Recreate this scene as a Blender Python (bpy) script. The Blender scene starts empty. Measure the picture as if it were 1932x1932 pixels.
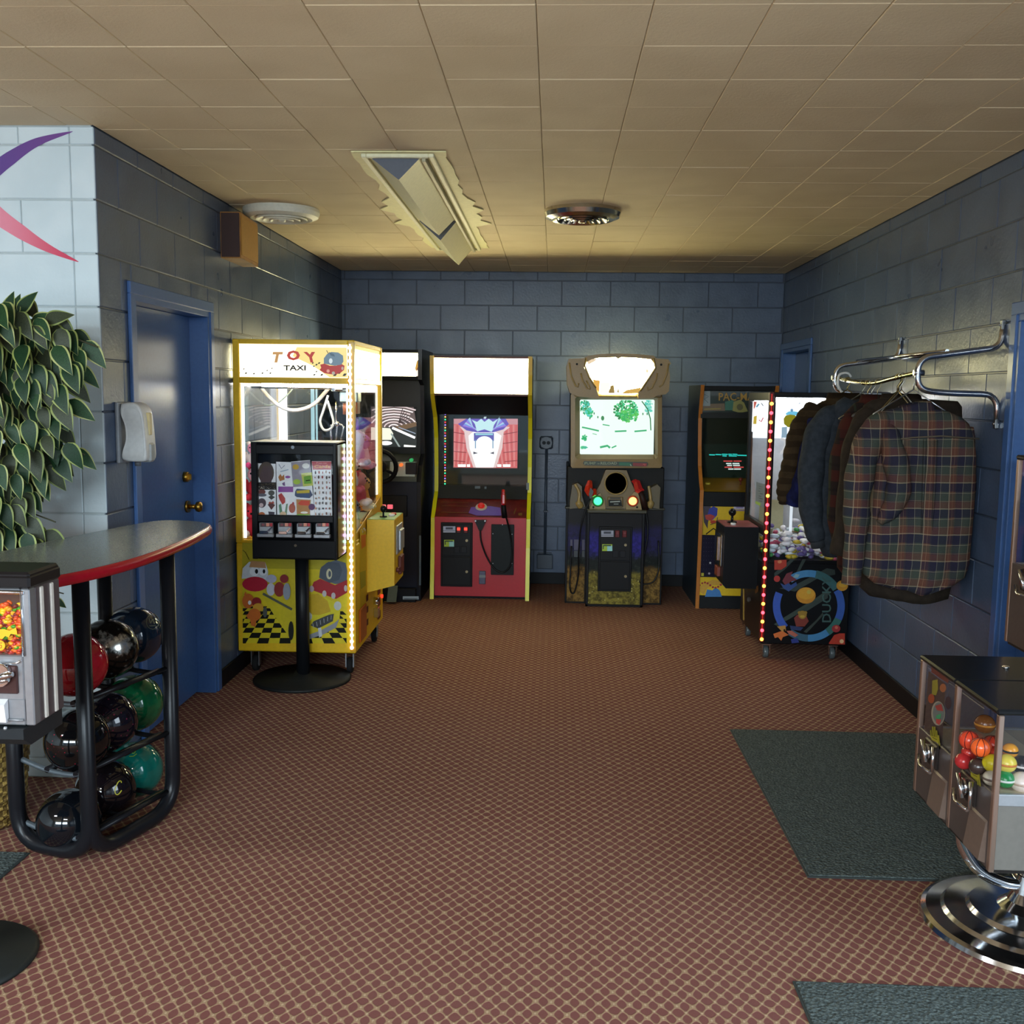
import bpy, bmesh, math, random
from mathutils import Vector, Matrix
random.seed(7)
sc = bpy.context.scene
COL = sc.collection
pi = math.pi

# ------------------------------------------------------------------ camera, world, light, exposure
H, XL, XR, YB, WY = 2.539, -1.735, 1.824, 8.218, 3.82      # ceiling, left wall, right wall, back wall, white wall
EYE = Vector((0, 0, 1.5622)); F = 1891.4; CX = 966.0
def basis(yaw, pitch, roll):
    r0 = Vector((math.cos(yaw), math.sin(yaw), 0))
    fw = Vector((-math.sin(yaw) * math.cos(pitch), math.cos(yaw) * math.cos(pitch), math.sin(pitch)))
    u0 = r0.cross(fw)
    return r0 * math.cos(roll) + u0 * math.sin(roll), fw, u0 * math.cos(roll) - r0 * math.sin(roll)
R_, F_, U_ = basis(0.039724, -0.1171, 0.012323)
cam = bpy.data.objects.new('camera', bpy.data.cameras.new('camera'))
COL.objects.link(cam)
cam.matrix_world = Matrix(((R_.x, U_.x, -F_.x, 0), (R_.y, U_.y, -F_.y, 0), (R_.z, U_.z, -F_.z, EYE.z), (0, 0, 0, 1)))
cam.data.sensor_width = 36; cam.data.lens = F / 1932 * 36; cam.data.clip_start = 0.05
sc.camera = cam
def ray(px, py): return F_ + R_ * ((px - CX) / F) + U_ * (-(py - CX) / F)
def PY(px, py, y): d = ray(px, py); return EYE + d * (y / d.y)
def PX(px, py, x): d = ray(px, py); return EYE + d * (x / d.x)
def PZ(px, py, z): d = ray(px, py); return EYE + d * ((z - EYE.z) / d.z)

sc.view_settings.view_transform = 'Standard'; sc.view_settings.look = 'None'
sc.view_settings.gamma = 1; sc.view_settings.use_curve_mapping = False
sc.view_settings.exposure = 0.0
w = bpy.data.worlds.new('world'); sc.world = w; w.use_nodes = True
w.node_tree.nodes['Background'].inputs[0].default_value = (.62, .80, 1, 1)
w.node_tree.nodes['Background'].inputs[1].default_value = 1.0
def area(name, loc, rot, sx, sy, power, col):
    l = bpy.data.lights.new(name, 'AREA'); l.shape = 'RECTANGLE'; l.size = sx; l.size_y = sy; l.energy = power; l.color = col
    o = bpy.data.objects.new(name, l); o.location = loc; o.rotation_euler = rot; COL.objects.link(o); return o
area('daylight_sky', (-1.9, -7.4, 3.3), (pi / 2 - .30, 0, 0), 8.0, 2.4, 2600, (.74, .90, 1))      # sky light falling in through the front windows
area('added_uplight', (-1.9, -6.5, .02), (pi, 0, 0), 9.0, 4.4, 3900, (.86, .95, 1))     # added unseen up-light outside, brightens ceiling and white wall
area('daylight_entry', (3.3, 1.1, 2.0), (0, pi / 2 - .35, 0), 2.2, 2.6, 150, (.74, .88, 1))      # daylight through the glass entry on the right
area('added_hall_lamp', (-3.2, 0.2, H - .06), (0, 0, 0), 1.2, .3, 90, (.95, .98, 1))                 # assumed lamps of the unseen hall, added to lift ceiling and white wall
area('added_hall_lamp', (-.6, -1.4, H - .06), (0, 0, 0), 1.2, .3, 90, (.95, .98, 1))

# ------------------------------------------------------------------ materials
def srgb(h):
    h = h.lstrip('#'); c = [int(h[i:i + 2], 16) / 255 for i in (0, 2, 4)]
    return tuple(x / 12.92 if x <= .04045 else ((x + .055) / 1.055) ** 2.4 for x in c) + (1,)
MC = {}
class S:                                                     # a small wrapper so that node maths reads as maths
    def __init__(s, t, k): s.t, s.k = t, k
    def op(s, o, b=None, c=None):
        n = s.t.nodes.new('ShaderNodeMath'); n.operation = o
        for i, v in enumerate((s, b, c)):
            if v is None: continue
            if isinstance(v, S): s.t.links.new(v.k, n.inputs[i])
            else: n.inputs[i].default_value = v
        return S(s.t, n.outputs[0])
    def __add__(s, b): return s.op('ADD', b)
    def __sub__(s, b): return s.op('SUBTRACT', b)
    def __mul__(s, b): return s.op('MULTIPLY', b)
    def __truediv__(s, b): return s.op('DIVIDE', b)
    def __lt__(s, b): return s.op('LESS_THAN', b)
    def __gt__(s, b): return s.op('GREATER_THAN', b)
    def fract(s): return s.op('FRACT')
    def abs(s): return s.op('ABSOLUTE')
    def sin(s): return s.op('SINE')
    def max(s, b): return s.op('MAXIMUM', b)
    def min(s, b): return s.op('MINIMUM', b)
    def smooth(s, a, b):
        n = s.t.nodes.new('ShaderNodeMapRange'); n.interpolation_type = 'SMOOTHSTEP'
        s.t.links.new(s.k, n.inputs[0]); n.inputs[1].default_value = a; n.inputs[2].default_value = b
        return S(s.t, n.outputs[0])
class T:
    def __init__(s, name):
        s.m = bpy.data.materials.new(name); s.m.use_nodes = True; s.t = s.m.node_tree
        s.b = s.t.nodes['Principled BSDF']
    def coord(s, kind='Object'):
        n = s.t.nodes.new('ShaderNodeTexCoord'); x = s.t.nodes.new('ShaderNodeSeparateXYZ')
        s.t.links.new(n.outputs[kind], x.inputs[0]); s.vec = n.outputs[kind]
        return [S(s.t, x.outputs[i]) for i in range(3)]
    def wcoord(s):
        n = s.t.nodes.new('ShaderNodeNewGeometry'); x = s.t.nodes.new('ShaderNodeSeparateXYZ')
        s.t.links.new(n.outputs['Position'], x.inputs[0]); s.vec = n.outputs['Position']
        return [S(s.t, x.outputs[i]) for i in range(3)]
    def noise(s, scale, detail=3, rough=.5, vec=None):
        n = s.t.nodes.new('ShaderNodeTexNoise'); n.inputs['Scale'].default_value = scale
        n.inputs['Detail'].default_value = detail; n.inputs['Roughness'].default_value = rough
        s.t.links.new(vec or s.vec, n.inputs['Vector']); return S(s.t, n.outputs[0])
    def voro(s, scale, out='Distance'):
        n = s.t.nodes.new('ShaderNodeTexVoronoi'); n.inputs['Scale'].default_value = scale
        s.t.links.new(s.vec, n.inputs['Vector']); return n.outputs[out] if out == 'Color' else S(s.t, n.outputs[out])
    def mix(s, f, a, b):
        n = s.t.nodes.new('ShaderNodeMix'); n.data_type = 'RGBA'
        if isinstance(f, S): s.t.links.new(f.k, n.inputs[0])
        else: n.inputs[0].default_value = f
        for i, v in ((6, a), (7, b)):
            if isinstance(v, str): n.inputs[i].default_value = srgb(v)
            elif isinstance(v, tuple): n.inputs[i].default_value = v
            else: s.t.links.new(v, n.inputs[i])
        return n.outputs[2]
    def set(s, col=None, rough=None, metal=None, spec=None, bump=None, bs=.3, dist=.002, coat=None):
        for k, v in (('Base Color', col), ('Roughness', rough), ('Metallic', metal), ('Specular IOR Level', spec), ('Coat Weight', coat)):
            if v is None: continue
            i = s.b.inputs[k]
            if isinstance(v, str): i.default_value = srgb(v)
            elif isinstance(v, (float, int, tuple)): i.default_value = v
            else: s.t.links.new(v.k if isinstance(v, S) else v, i)
        if bump is not None:
            n = s.t.nodes.new('ShaderNodeBump'); n.inputs['Strength'].default_value = bs; n.inputs['Distance'].default_value = dist
            s.t.links.new(bump.k, n.inputs['Height']); s.t.links.new(n.outputs[0], s.b.inputs['Normal'])
        return s.m
def P(col, rough=.5, metal=0.0, emit=0.0, bump=0, spec=.5):
    """plain procedural material with slight grain; emit > 0 for light sources, and as painted glow on some prints and tags"""
    k = (col, rough, metal, emit, bump, spec)
    if k in MC: return MC[k]
    t = T('mat_' + col.strip('#'))
    if emit:
        t.set(col='#050505', rough=.4)
        t.b.inputs['Emission Color'].default_value = srgb(col); t.b.inputs['Emission Strength'].default_value = emit
    else:
        t.coord(); n = t.noise(60, 2)
        c = srgb(col)
        if not metal and max(c[:3]) < .03: spec = min(spec, .22)
        lo = tuple(x * .955 for x in c[:3]) + (1,); hi = tuple(min(1, x * 1.035) for x in c[:3]) + (1,)
        t.set(col=t.mix(n.smooth(.3, .7), lo, hi), rough=rough, metal=metal, spec=spec,
              bump=t.noise(bump) if bump else None, bs=.25)
    MC[k] = t.m; return t.m
def mat_glass(name='clear_glass', tint=(1, 1, 1, 1), refl=1.0):
    if name in MC: return MC[name]
    t = T(name); nt = t.t; nt.nodes.remove(t.b)
    tr = nt.nodes.new('ShaderNodeBsdfTransparent'); tr.inputs[0].default_value = tint
    gl = nt.nodes.new('ShaderNodeBsdfGlossy'); gl.inputs['Roughness'].default_value = .03
    fr = nt.nodes.new('ShaderNodeLayerWeight'); fr.inputs['Blend'].default_value = .5
    f = (S(nt, fr.outputs['Facing']).op('POWER', 5.0) * .6 + .03) * refl; mx = nt.nodes.new('ShaderNodeMixShader')
    nt.links.new(f.k, mx.inputs[0]); nt.links.new(tr.outputs[0], mx.inputs[1]); nt.links.new(gl.outputs[0], mx.inputs[2])
    nt.links.new(mx.outputs[0], nt.nodes['Material Output'].inputs[0]); MC[name] = t.m; return t.m
GLASS = mat_glass(); TINT = mat_glass('smoked_glass', (.80, .85, .83, 1))

# ------------------------------------------------------------------ mesh builder
class MB:
    def __init__(s): s.v = []; s.f = []; s.mi = []; s.sm = []; s.c = 0
    def add(s, vs, fs, smooth=False):
        b = len(s.v); s.v += [tuple(v) for v in vs]
        for f in fs: s.f.append([b + i for i in f]); s.mi.append(s.c); s.sm.append(smooth)
        return s
    def m(s, i): s.c = i; return s
    def box(s, x0, x1, y0, y1, z0, z1, c=0):
        if x0 > x1: x0, x1 = x1, x0
        if y0 > y1: y0, y1 = y1, y0
        if z0 > z1: z0, z1 = z1, z0
        c = min(c, .45 * min(x1 - x0, y1 - y0, z1 - z0))
        if c <= 0:
            v = [(x, y, z) for x in (x0, x1) for y in (y0, y1) for z in (z0, z1)]
            return s.add(v, [(0, 1, 3, 2), (4, 6, 7, 5), (0, 4, 5, 1), (2, 3, 7, 6), (0, 2, 6, 4), (1, 5, 7, 3)])
        lo, hi = (x0, y0, z0), (x1, y1, z1); v = []
        for i in (0, 1):
            for j in (0, 1):
                for k in (0, 1):
                    p = [hi[a] if q else lo[a] for a, q in enumerate((i, j, k))]
                    for a in range(3):                       # vertex a lies on the face of axis a
                        v.append(tuple(p[b] if b == a else p[b] + (-c if (i, j, k)[b] else c) for b in range(3)))
        I = lambda i, j, k, a: 3 * (4 * i + 2 * j + k) + a
        f = []
        for a in range(3):
            b, d = (a + 1) % 3, (a + 2) % 3
            for q in (0, 1):
                def cn(r, t): z = [0, 0, 0]; z[a] = q; z[b] = r; z[d] = t; return z
                f.append([I(*cn(r, t), a) for r, t in ((0, 0), (1, 0), (1, 1), (0, 1))][::1 if q else -1])
            for r in (0, 1):
                for t in (0, 1):                             # edge parallel to a, between faces b and d
                    def e(q): z = [0, 0, 0]; z[a] = q; z[b] = r; z[d] = t; return z
                    f.append([I(*e(0), b), I(*e(1), b), I(*e(1), d), I(*e(0), d)])
        for i in (0, 1):
            for j in (0, 1):
                for k in (0, 1): f.append([I(i, j, k, 0), I(i, j, k, 1), I(i, j, k, 2)])
        return s.add(v, f)
    def prism(s, poly, axis, a, b, smooth=False):
        """poly in the two other axes (order x,y,z without axis), extruded from a to b"""
        def mk(p, t): q = list(p); q.insert(axis, t); return tuple(q)
        n = len(poly); v = [mk(p, a) for p in poly] + [mk(p, b) for p in poly]
        s.add(v, [list(range(n))[::-1], list(range(n, 2 * n))])
        bse = len(s.v) - 2 * n
        for i in range(n):
            s.f.append([bse + i, bse + (i + 1) % n, bse + n + (i + 1) % n, bse + n + i]); s.mi.append(s.c); s.sm.append(smooth)
        return s
    def tube(s, pts, r, n=8, caps=True, closed=False):
        pts = [Vector(p) for p in pts]; N = len(pts); rr = r if isinstance(r, (list, tuple)) else [r] * N
        base = len(s.v); up = None
        for i, p in enumerate(pts):
            a = pts[(i - 1) % N] if (closed or i > 0) else pts[0]; b = pts[(i + 1) % N] if (closed or i < N - 1) else pts[-1]
            d = (b - a).normalized()
            if up is None: up = d.orthogonal().normalized()
            up = (up - d * up.dot(d)); up = up.normalized() if up.length > 1e-6 else d.orthogonal().normalized()
            w2 = d.cross(up)
            for k in range(n):
                t = 2 * pi * k / n; s.v.append(tuple(p + (up * math.cos(t) + w2 * math.sin(t)) * rr[i]))
        for i in range(N if closed else N - 1):
            j = (i + 1) % N
            for k in range(n):
                s.f.append([base + i * n + k, base + i * n + (k + 1) % n, base + j * n + (k + 1) % n, base + j * n + k]); s.mi.append(s.c); s.sm.append(True)
        if caps and not closed:
            for i in (0, N - 1): s.f.append([base + i * n + k for k in range(n)]); s.mi.append(s.c); s.sm.append(False)
        return s
    def cyl(s, p0, p1, r0, r1=None, n=16): return s.tube([p0, p1], [r0, r0 if r1 is None else r1], n)
    def lathe(s, o, prof, n=32, ax='z', smooth=True, sharp=False):
        if sharp:
            for i in range(len(prof) - 1): s.lathe(o, prof[i:i + 2], n, ax, True, None)
            return s
        b = len(s.v); L = len(prof)
        for (r, h) in prof:
            for k in range(n):
                t = 2 * pi * k / n; a, c = r * math.cos(t), r * math.sin(t)
                p = (a, c, h) if ax == 'z' else ((h, a, c) if ax == 'x' else (a, h, c))
                s.v.append((o[0] + p[0], o[1] + p[1], o[2] + p[2]))
        for i in range(L - 1):
            for k in range(n):
                s.f.append([b + i * n + k, b + i * n + (k + 1) % n, b + (i + 1) * n + (k + 1) % n, b + (i + 1) * n + k]); s.mi.append(s.c); s.sm.append(smooth)
        for i in ((0, L - 1) if sharp is False else ()):
            if prof[i][0] > 1e-5: s.f.append([b + i * n + k for k in range(n)]); s.mi.append(s.c); s.sm.append(False)
        return s
    def ell(s, c, rx, ry=None, rz=None, n=14, m=9, M=None):
        ry = rx if ry is None else ry; rz = rx if rz is None else rz; b = len(s.v); c = Vector(c)
        def pt(a, z, r):
            q = Vector((rx * r * math.cos(a), ry * r * math.sin(a), rz * z)); return tuple(c + (M @ q if M else q))
        s.v.append(pt(0, 1, 0))
        for i in range(1, m):
            t = pi * i / m
            for k in range(n): s.v.append(pt(2 * pi * k / n, math.cos(t), math.sin(t)))
        s.v.append(pt(0, -1, 0)); e = len(s.v) - 1
        def F3(f): s.f.append(f); s.mi.append(s.c); s.sm.append(True)
        for k in range(n):
            F3([b, b + 1 + k, b + 1 + (k + 1) % n]); F3([e, e - n + (k + 1) % n, e - n + k])
        for i in range(m - 2):
            for k in range(n): F3([b + 1 + i * n + k, b + 1 + (i + 1) * n + k, b + 1 + (i + 1) * n + (k + 1) % n, b + 1 + i * n + (k + 1) % n])
        return s
    def loft(s, rings, caps=True, smooth=True):
        b = len(s.v); n = len(rings[0])
        for r in rings: s.v += [tuple(p) for p in r]
        for i in range(len(rings) - 1):
            for k in range(n):
                s.f.append([b + i * n + k, b + i * n + (k + 1) % n, b + (i + 1) * n + (k + 1) % n, b + (i + 1) * n + k]); s.mi.append(s.c); s.sm.append(smooth)
        if caps:
            for i in (0, len(rings) - 1): s.f.append([b + i * n + k for k in range(n)]); s.mi.append(s.c); s.sm.append(False)
        return s
def bez(pts, n=8):
    """Catmull-Rom through the points"""
    P_ = [Vector(p) for p in pts]; o = []
    for i in range(len(P_) - 1):
        a, b, c, d = P_[max(i - 1, 0)], P_[i], P_[i + 1], P_[min(i + 2, len(P_) - 1)]
        for k in range(n):
            t = k / n
            o.append(.5 * ((2 * b) + (c - a) * t + (2 * a - 5 * b + 4 * c - d) * t * t + (3 * b - a - 3 * c + d) * t ** 3))
    o.append(P_[-1]); return o
def fillet(pts, r, n=5):
    """polyline with rounded corners"""
    P_ = [Vector(p) for p in pts]; o = [P_[0]]
    for i in range(1, len(P_) - 1):
        a, b = (P_[i - 1] - P_[i]), (P_[i + 1] - P_[i]); q = min(r, a.length * .48, b.length * .48)
        s0, s1 = P_[i] + a.normalized() * q, P_[i] + b.normalized() * q
        for k in range(n + 1):
            t = k / n; o.append(s0 * (1 - t) ** 2 + P_[i] * 2 * t * (1 - t) + s1 * t * t)
    o.append(P_[-1]); return o
def wloc(o):
    v = Vector((0, 0, 0))
    while o is not None: v = v + Vector(o.location); o = o.parent
    return v
def mesh(name, mb, mats, off=Vector((0, 0, 0)), fix=True):
    me = bpy.data.meshes.new(name)
    me.from_pydata([(v[0] - off[0], v[1] - off[1], v[2] - off[2]) for v in mb.v], [], mb.f)
    for m in (mats if isinstance(mats, (list, tuple)) else [mats]): me.materials.append(m)
    me.polygons.foreach_set('material_index', mb.mi); me.polygons.foreach_set('use_smooth', mb.sm)
    if fix:
        bm = bmesh.new(); bm.from_mesh(me); bmesh.ops.recalc_face_normals(bm, faces=bm.faces[:]); bm.to_mesh(me); bm.free()
    me.update(); return me
def obj(name, mb, mats, parent=None, label=None, kind=None, fix=True):
    """one mesh object; geometry is given in world metres; a part's origin is its thing's base"""
    o = bpy.data.objects.new(name, mesh(name, mb, mats, wloc(parent) if parent else Vector((0, 0, 0)), fix))
    COL.objects.link(o)
    if parent: o.parent = parent
    if label: o['label'] = label
    if kind: o['kind'] = kind
    return o
def tag(o, label, cat, group=None):
    o['label'] = label; o['category'] = cat
    if group: o['group'] = group
    return o
def thing(name, label, cat, loc=(0, 0, 0), group=None):
    o = bpy.data.objects.new(name, None); o.empty_display_size = .1; COL.objects.link(o); o.location = loc
    return tag(o, label, cat, group)
def struct(o): o['kind'] = 'structure'; return o
def B(*a, **k): return MB().box(*a, **k)

# flat print: shapes given in pixels of the photograph, laid on a real plane (y = v or x = v)
class Art:
    def __init__(s, ax, v, side=-1, step=.0005):
        s.ax, s.vl, s.side, s.step = ax, v, side, step; s.mb = MB(); s.mats = []; s.k = 1; s.mx = {}
    def pt(s, px, py):
        v = s.vl + s.side * s.step * s.k
        return PY(px, py, v) if s.ax == 'y' else (PX(px, py, v) if s.ax == 'x' else PZ(px, py, v))
    def col(s, c, emit, rough=.45):
        k = (c, emit, rough)
        if k not in s.mx: s.mx[k] = len(s.mats); s.mats.append(P(c, rough, 0, emit))
        s.mb.c = s.mx[k]
    def poly(s, pts, c, e=0, r=.45, nk=True):
        s.col(c, e, r); s.mb.add([s.pt(*p) for p in pts], [list(range(len(pts)))]); s.k += 1 if nk else 0; return s
    def rect(s, x0, y0, x1, y1, c, e=0, r=.45): return s.poly([(x0, y0), (x1, y0), (x1, y1), (x0, y1)], c, e, r)
    def ell(s, x, y, rx, ry, c, e=0, n=20, a0=0, a1=2 * pi): return s.poly([(x + rx * math.cos(a0 + (a1 - a0) * i / n), y + ry * math.sin(a0 + (a1 - a0) * i / n)) for i in range(n + (a1 - a0 < 6))], c, e)
    def line(s, pts, w, c, e=0):
        s.col(c, e); n = len(pts); L = []
        for i, p in enumerate(pts):
            a, b = pts[max(i - 1, 0)], pts[min(i + 1, n - 1)]; dx, dy = b[0] - a[0], b[1] - a[1]; l = math.hypot(dx, dy) or 1
            ww = w[i] if isinstance(w, (list, tuple)) else w
            L.append(((p[0] - dy / l * ww / 2, p[1] + dx / l * ww / 2), (p[0] + dy / l * ww / 2, p[1] - dx / l * ww / 2)))
        for i in range(n - 1): s.mb.add([s.pt(*q) for q in (L[i][0], L[i][1], L[i + 1][1], L[i + 1][0])], [(0, 1, 2, 3)])
        s.k += 1; return s
    def done(s, name, parent, label=None): return obj(name, s.mb, s.mats, parent, label, fix=False)
def text(parent, name, string, art, x0, y0, x1, y1, c, e=0, skew=0, rot=0, mat=None, bold=.012):
    """lettering fitted in a pixel box on the plane of an Art"""
    cu = bpy.data.curves.new('t', 'FONT'); cu.body = string; cu.resolution_u = 2; cu.offset = bold
    to = bpy.data.objects.new('t', cu); me = bpy.data.meshes.new_from_object(to)
    bpy.data.objects.remove(to); bpy.data.curves.remove(cu)
    xs = [v.co.x for v in me.vertices]; ys = [v.co.y for v in me.vertices]
    a, b, c0, d = min(xs), max(xs), min(ys), max(ys); mb = MB(); vs = []
    for v in me.vertices:
        u = (v.co.x - a) / (b - a); t = 1 - (v.co.y - c0) / (d - c0)
        if rot: u, t = (t, 1 - u) if rot == 1 else (1 - t, u)
        vs.append(art.pt(x0 + u * (x1 - x0) + skew * (.5 - t), y0 + t * (y1 - y0)))
    mb.add(vs, [list(p.vertices) for p in me.polygons]); bpy.data.meshes.remove(me); art.k += 1
    return obj(name, mb, mat or P(c, .5, 0, e), parent, fix=False)

# metals and common finishes
CHROME = P('#d8dadd', .12, 1.0); STEEL = P('#a9adb2', .32, 1.0); SILVER = P('#b4b8bc', .45, .7)
BLACK = P('#101114', .4, spec=.3); BLACKM = P('#0c0d0f', .55); BLACKG = P('#101216', .15); BRASS = P('#b08a3a', .3, 1.0)
RUBBER = P('#1b1b1c', .8); WHITEP = P('#e6e8ea', .5); YEL = P('#e3b80e', .42); RED = P('#a01c26', .45)
def caster(parent, x, y, ztop, r=.045, wheel=RUBBER, hubc=STEEL):
    f = MB().box(x - .03, x + .03, y - .03, y + .03, ztop - .012, ztop, .003)
    f.box(x - .024, x - .018, y - .012, y + .02, r * .8, ztop - .01, 0); f.box(x + .018, x + .024, y - .012, y + .02, r * .8, ztop - .01, 0)
    c = obj('caster', f, hubc, parent)
    obj('wheel', MB().lathe((x - .014, y + .01, r), [(r * .3, 0), (r * .92, 0), (r, .006), (r, .022), (r * .92, .028), (r * .3, .028)], 20, 'x'), [wheel], c)
    obj('wheel_hub', MB().cyl((x - .018, y + .01, r), (x + .018, y + .01, r), r * .42), [hubc], c)
    return c
# ------------------------------------------------------------------ setting
t = T('carpet'); X, Y, Z = t.wcoord()
nz = t.noise(34, 2); wob = (nz - .5) * .22
u = X / .0405 + Y / .0535 + wob; v = X / .0405 - Y / .0535 - wob
su = (u * pi).sin().abs(); sv = (v * pi).sin().abs()
fl = t.noise(520, 3, .7); big = t.noise(1.3, 3); f2 = t.noise(190, 2)
d = su * sv + (fl - .5) * .34 + (f2 - .5) * .2 + ((u - v) * pi + pi / 2).sin() * .10
line = d.smooth(.36, .10)
node = ((su.max(sv)) + (fl - .5) * .5).smooth(.38, .12)
red = t.mix(fl.smooth(.3, .7), '#6f4540', '#80544e')
red = t.mix(big.smooth(.35, .7), red, '#744842')
gold = t.mix(fl.smooth(.35, .65), '#94785a', '#bda480')
gold = t.mix(node * .8, gold, '#dcc8a0')
CARPET = t.set(col=t.mix(line.max(node) * .68, red, gold), rough=.95, spec=.1, bump=fl + line * .6, bs=.5, dist=.004)
floor = struct(obj('floor', B(-6, XR + .1, -4, YB + .1, -.1, 0), CARPET))

t = T('wall_blue'); t.wcoord(); n1 = t.noise(55, 4, .6); n2 = t.noise(7, 2)
WBLUE = t.set(col=t.mix(n2.smooth(.3, .7), '#47566e', '#506079'), rough=n2.smooth(.2, .8) * .1 + .27, spec=.5, bump=n1, bs=.35, dist=.004)
t = T('wall_white'); t.wcoord(); n1 = t.noise(55, 4, .6); n2 = t.noise(5, 2)
WWHITE = t.set(col=t.mix(n2.smooth(.3, .7), '#c0d0d6', '#cad8dd'), rough=.5, bump=n1, bs=.3, dist=.004)
t = T('ceiling_paint'); t.wcoord(); n1 = t.noise(90, 4, .7); n2 = t.noise(3, 2)
CEIL = t.set(col=t.mix(n2.smooth(.3, .7), '#cbb995', '#d4c39f'), rough=.75, bump=n1, bs=.5, dist=.003)
t = T('dark_joint'); t.wcoord(); JOINT = t.set(col=t.mix(t.noise(20), '#333d4c', '#3b4656'), rough=.4)
JOINTW = P('#aeb9bb', .6); JOINTC = P('#7c6a4c', .8)

JZ = [0] + [round(2.470 - .199 * k, 4) for k in range(12, -1, -1)] + [H]
BC = {}
def piece(name, key, w_, h_, t_, c, mat, ax):
    """cached block: ax is the wall's normal axis; face at 0, body behind along +normal side"""
    k = (key, round(w_, 3), round(h_, 3), ax)
    if k not in BC:
        mb = MB()
        if ax == 'y': mb.box(-w_ / 2, w_ / 2, 0, t_, -h_ / 2, h_ / 2, c)
        elif ax == '-x': mb.box(-t_, 0, -w_ / 2, w_ / 2, -h_ / 2, h_ / 2, c)
        elif ax == 'x': mb.box(0, t_, -w_ / 2, w_ / 2, -h_ / 2, h_ / 2, c)
        else: mb.box(-w_ / 2, w_ / 2, -h_ / 2, h_ / 2, 0, t_, c)
        BC[k] = mesh(name, mb, mat)
    return BC[k]
def blocks(parent, ax, pos, u0, u1, off, mat, L=.391, holes=(), key='b', z1=H, zj=JZ, joints=None):
    J = .006
    for ci in range(len(zj) - 1):
        za, zb = zj[ci], min(zj[ci + 1], z1)
        if zb - za < .02: continue
        us = []
        s0 = off + (L / 2 if ci % 2 else 0)
        k0 = math.floor((u0 - s0) / L)
        us = [s0 + k * L for k in range(k0, k0 + int((u1 - u0) / L) + 3)]
        if joints: us = joints(ci)
        for i in range(len(us) - 1):
            a, b = max(us[i], u0), min(us[i + 1], u1)
            if b - a < .012: continue
            rs = [(a, b, za, zb)]
            for h in holes:
                nr = []
                for (a_, b_, c_, d_) in rs:
                    if h[0] >= b_ or h[1] <= a_ or h[2] >= d_ or h[3] <= c_: nr.append((a_, b_, c_, d_)); continue
                    if h[0] > a_: nr.append((a_, h[0], c_, d_))
                    if h[1] < b_: nr.append((h[1], b_, c_, d_))
                    m0, m1 = max(a_, h[0]), min(b_, h[1])
                    if h[2] > c_: nr.append((m0, m1, c_, h[2]))
                    if h[3] < d_: nr.append((m0, m1, h[3], d_))
                rs = nr
            for (a_, b_, c_, d_) in rs:
                if b_ - a_ < .02 or d_ - c_ < .015: continue
                me = piece('block', key, b_ - a_ - (J if ax == 'y' and key == 'b' else .0032), d_ - c_ - J, .03, .0028, mat, ax)
                o = bpy.data.objects.new('block', me); COL.objects.link(o); o.parent = parent
                q = (random.random() - .5) * .0016; uc, zc = (a_ + b_) / 2, (c_ + d_) / 2
                o.location = (uc, pos + q, zc) if ax == 'y' else (pos + q, uc, zc)
# openings
D1 = (4.115, 5.03, 0, 1.955); D2 = (3.15, 4.075, 0, 1.90); D3 = (7.30, 8.16, 0, 1.94)
R = .005                                                   # mortar joints are recessed
wb = struct(obj('wall_back', B(XL - .2, XR + .2, YB + R, YB + .2, 0, H + .1), JOINT))
blocks(wb, 'y', YB, XL, XR, -.338, WBLUE)
m = MB().box(XL - .2, XL - R, WY + .012, D1[0], 0, H + .1).box(XL - .2, XL - R, D1[1], YB + R, 0, H + .1).box(XL - .2, XL - R, D1[0], D1[1], D1[3], H + .1)
m.box(XL - .2, XL - .16, D1[0], D1[1], 0, D1[3])
wl = struct(obj('wall_left', m, JOINT))
blocks(wl, '-x', XL, WY + .002, YB, 4.02, WBLUE, holes=[D1])
m = MB().box(XR + R, XR + .2, -4, 0, 0, H + .1).box(XR + R, XR + .2, 2.3, D2[0], 0, H + .1).box(XR + R, XR + .2, 0, 2.3, 2.1, H + .1).box(XR + R, XR + .2, D2[1], D3[0], 0, H + .1).box(XR + R, XR + .2, D3[1], YB + R, 0, H + .1)
m.box(XR + R, XR + .2, D2[0], D2[1], D2[3], H + .1).box(XR + R, XR + .2, D3[0], D3[1], D3[3], H + .1)
m.box(XR + .16, XR + .2, D2[0], D2[1], 0, D2[3]).box(XR + .16, XR + .2, D3[0], D3[1], 0, D3[3])
wr = struct(obj('wall_right', m, JOINT))
blocks(wr, 'x', XR, 2.6, YB, 2.78, WBLUE, holes=[D2, D3])
ww = struct(obj('wall_white', B(-6, XL - .012, WY + R, WY + .2, 0, H + .1), JOINTW))
blocks(ww, 'y', WY, -2.62, XL, 0, WWHITE, key='w', joints=lambda ci: [-3.0 + (.195 if ci % 2 else 0), -2.61 + (.195 if ci % 2 else 0), -2.22 + (.195 if ci % 2 else 0), -1.829, XL])
# hall behind the camera, seen only in reflections and by its light
m = MB().box(-6, XR + .2, -4.2, -4, 0, .45).box(-6, XR + .2, -4.2, -4, 2.4, H + .1).box(-6, -4.7, -4.2, -4, .45, 2.4).box(.9, XR + .2, -4.2, -4, .45, 2.4)
for x in (-2.85, -1.0): m.box(x - .05, x + .05, -4.2, -4, .45, 2.4)
struct(obj('wall_front', m, WWHITE))
struct(obj('wall_hall', B(-6.2, -6, -4.2, WY + .2, 0, H + .1), WWHITE))
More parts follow.
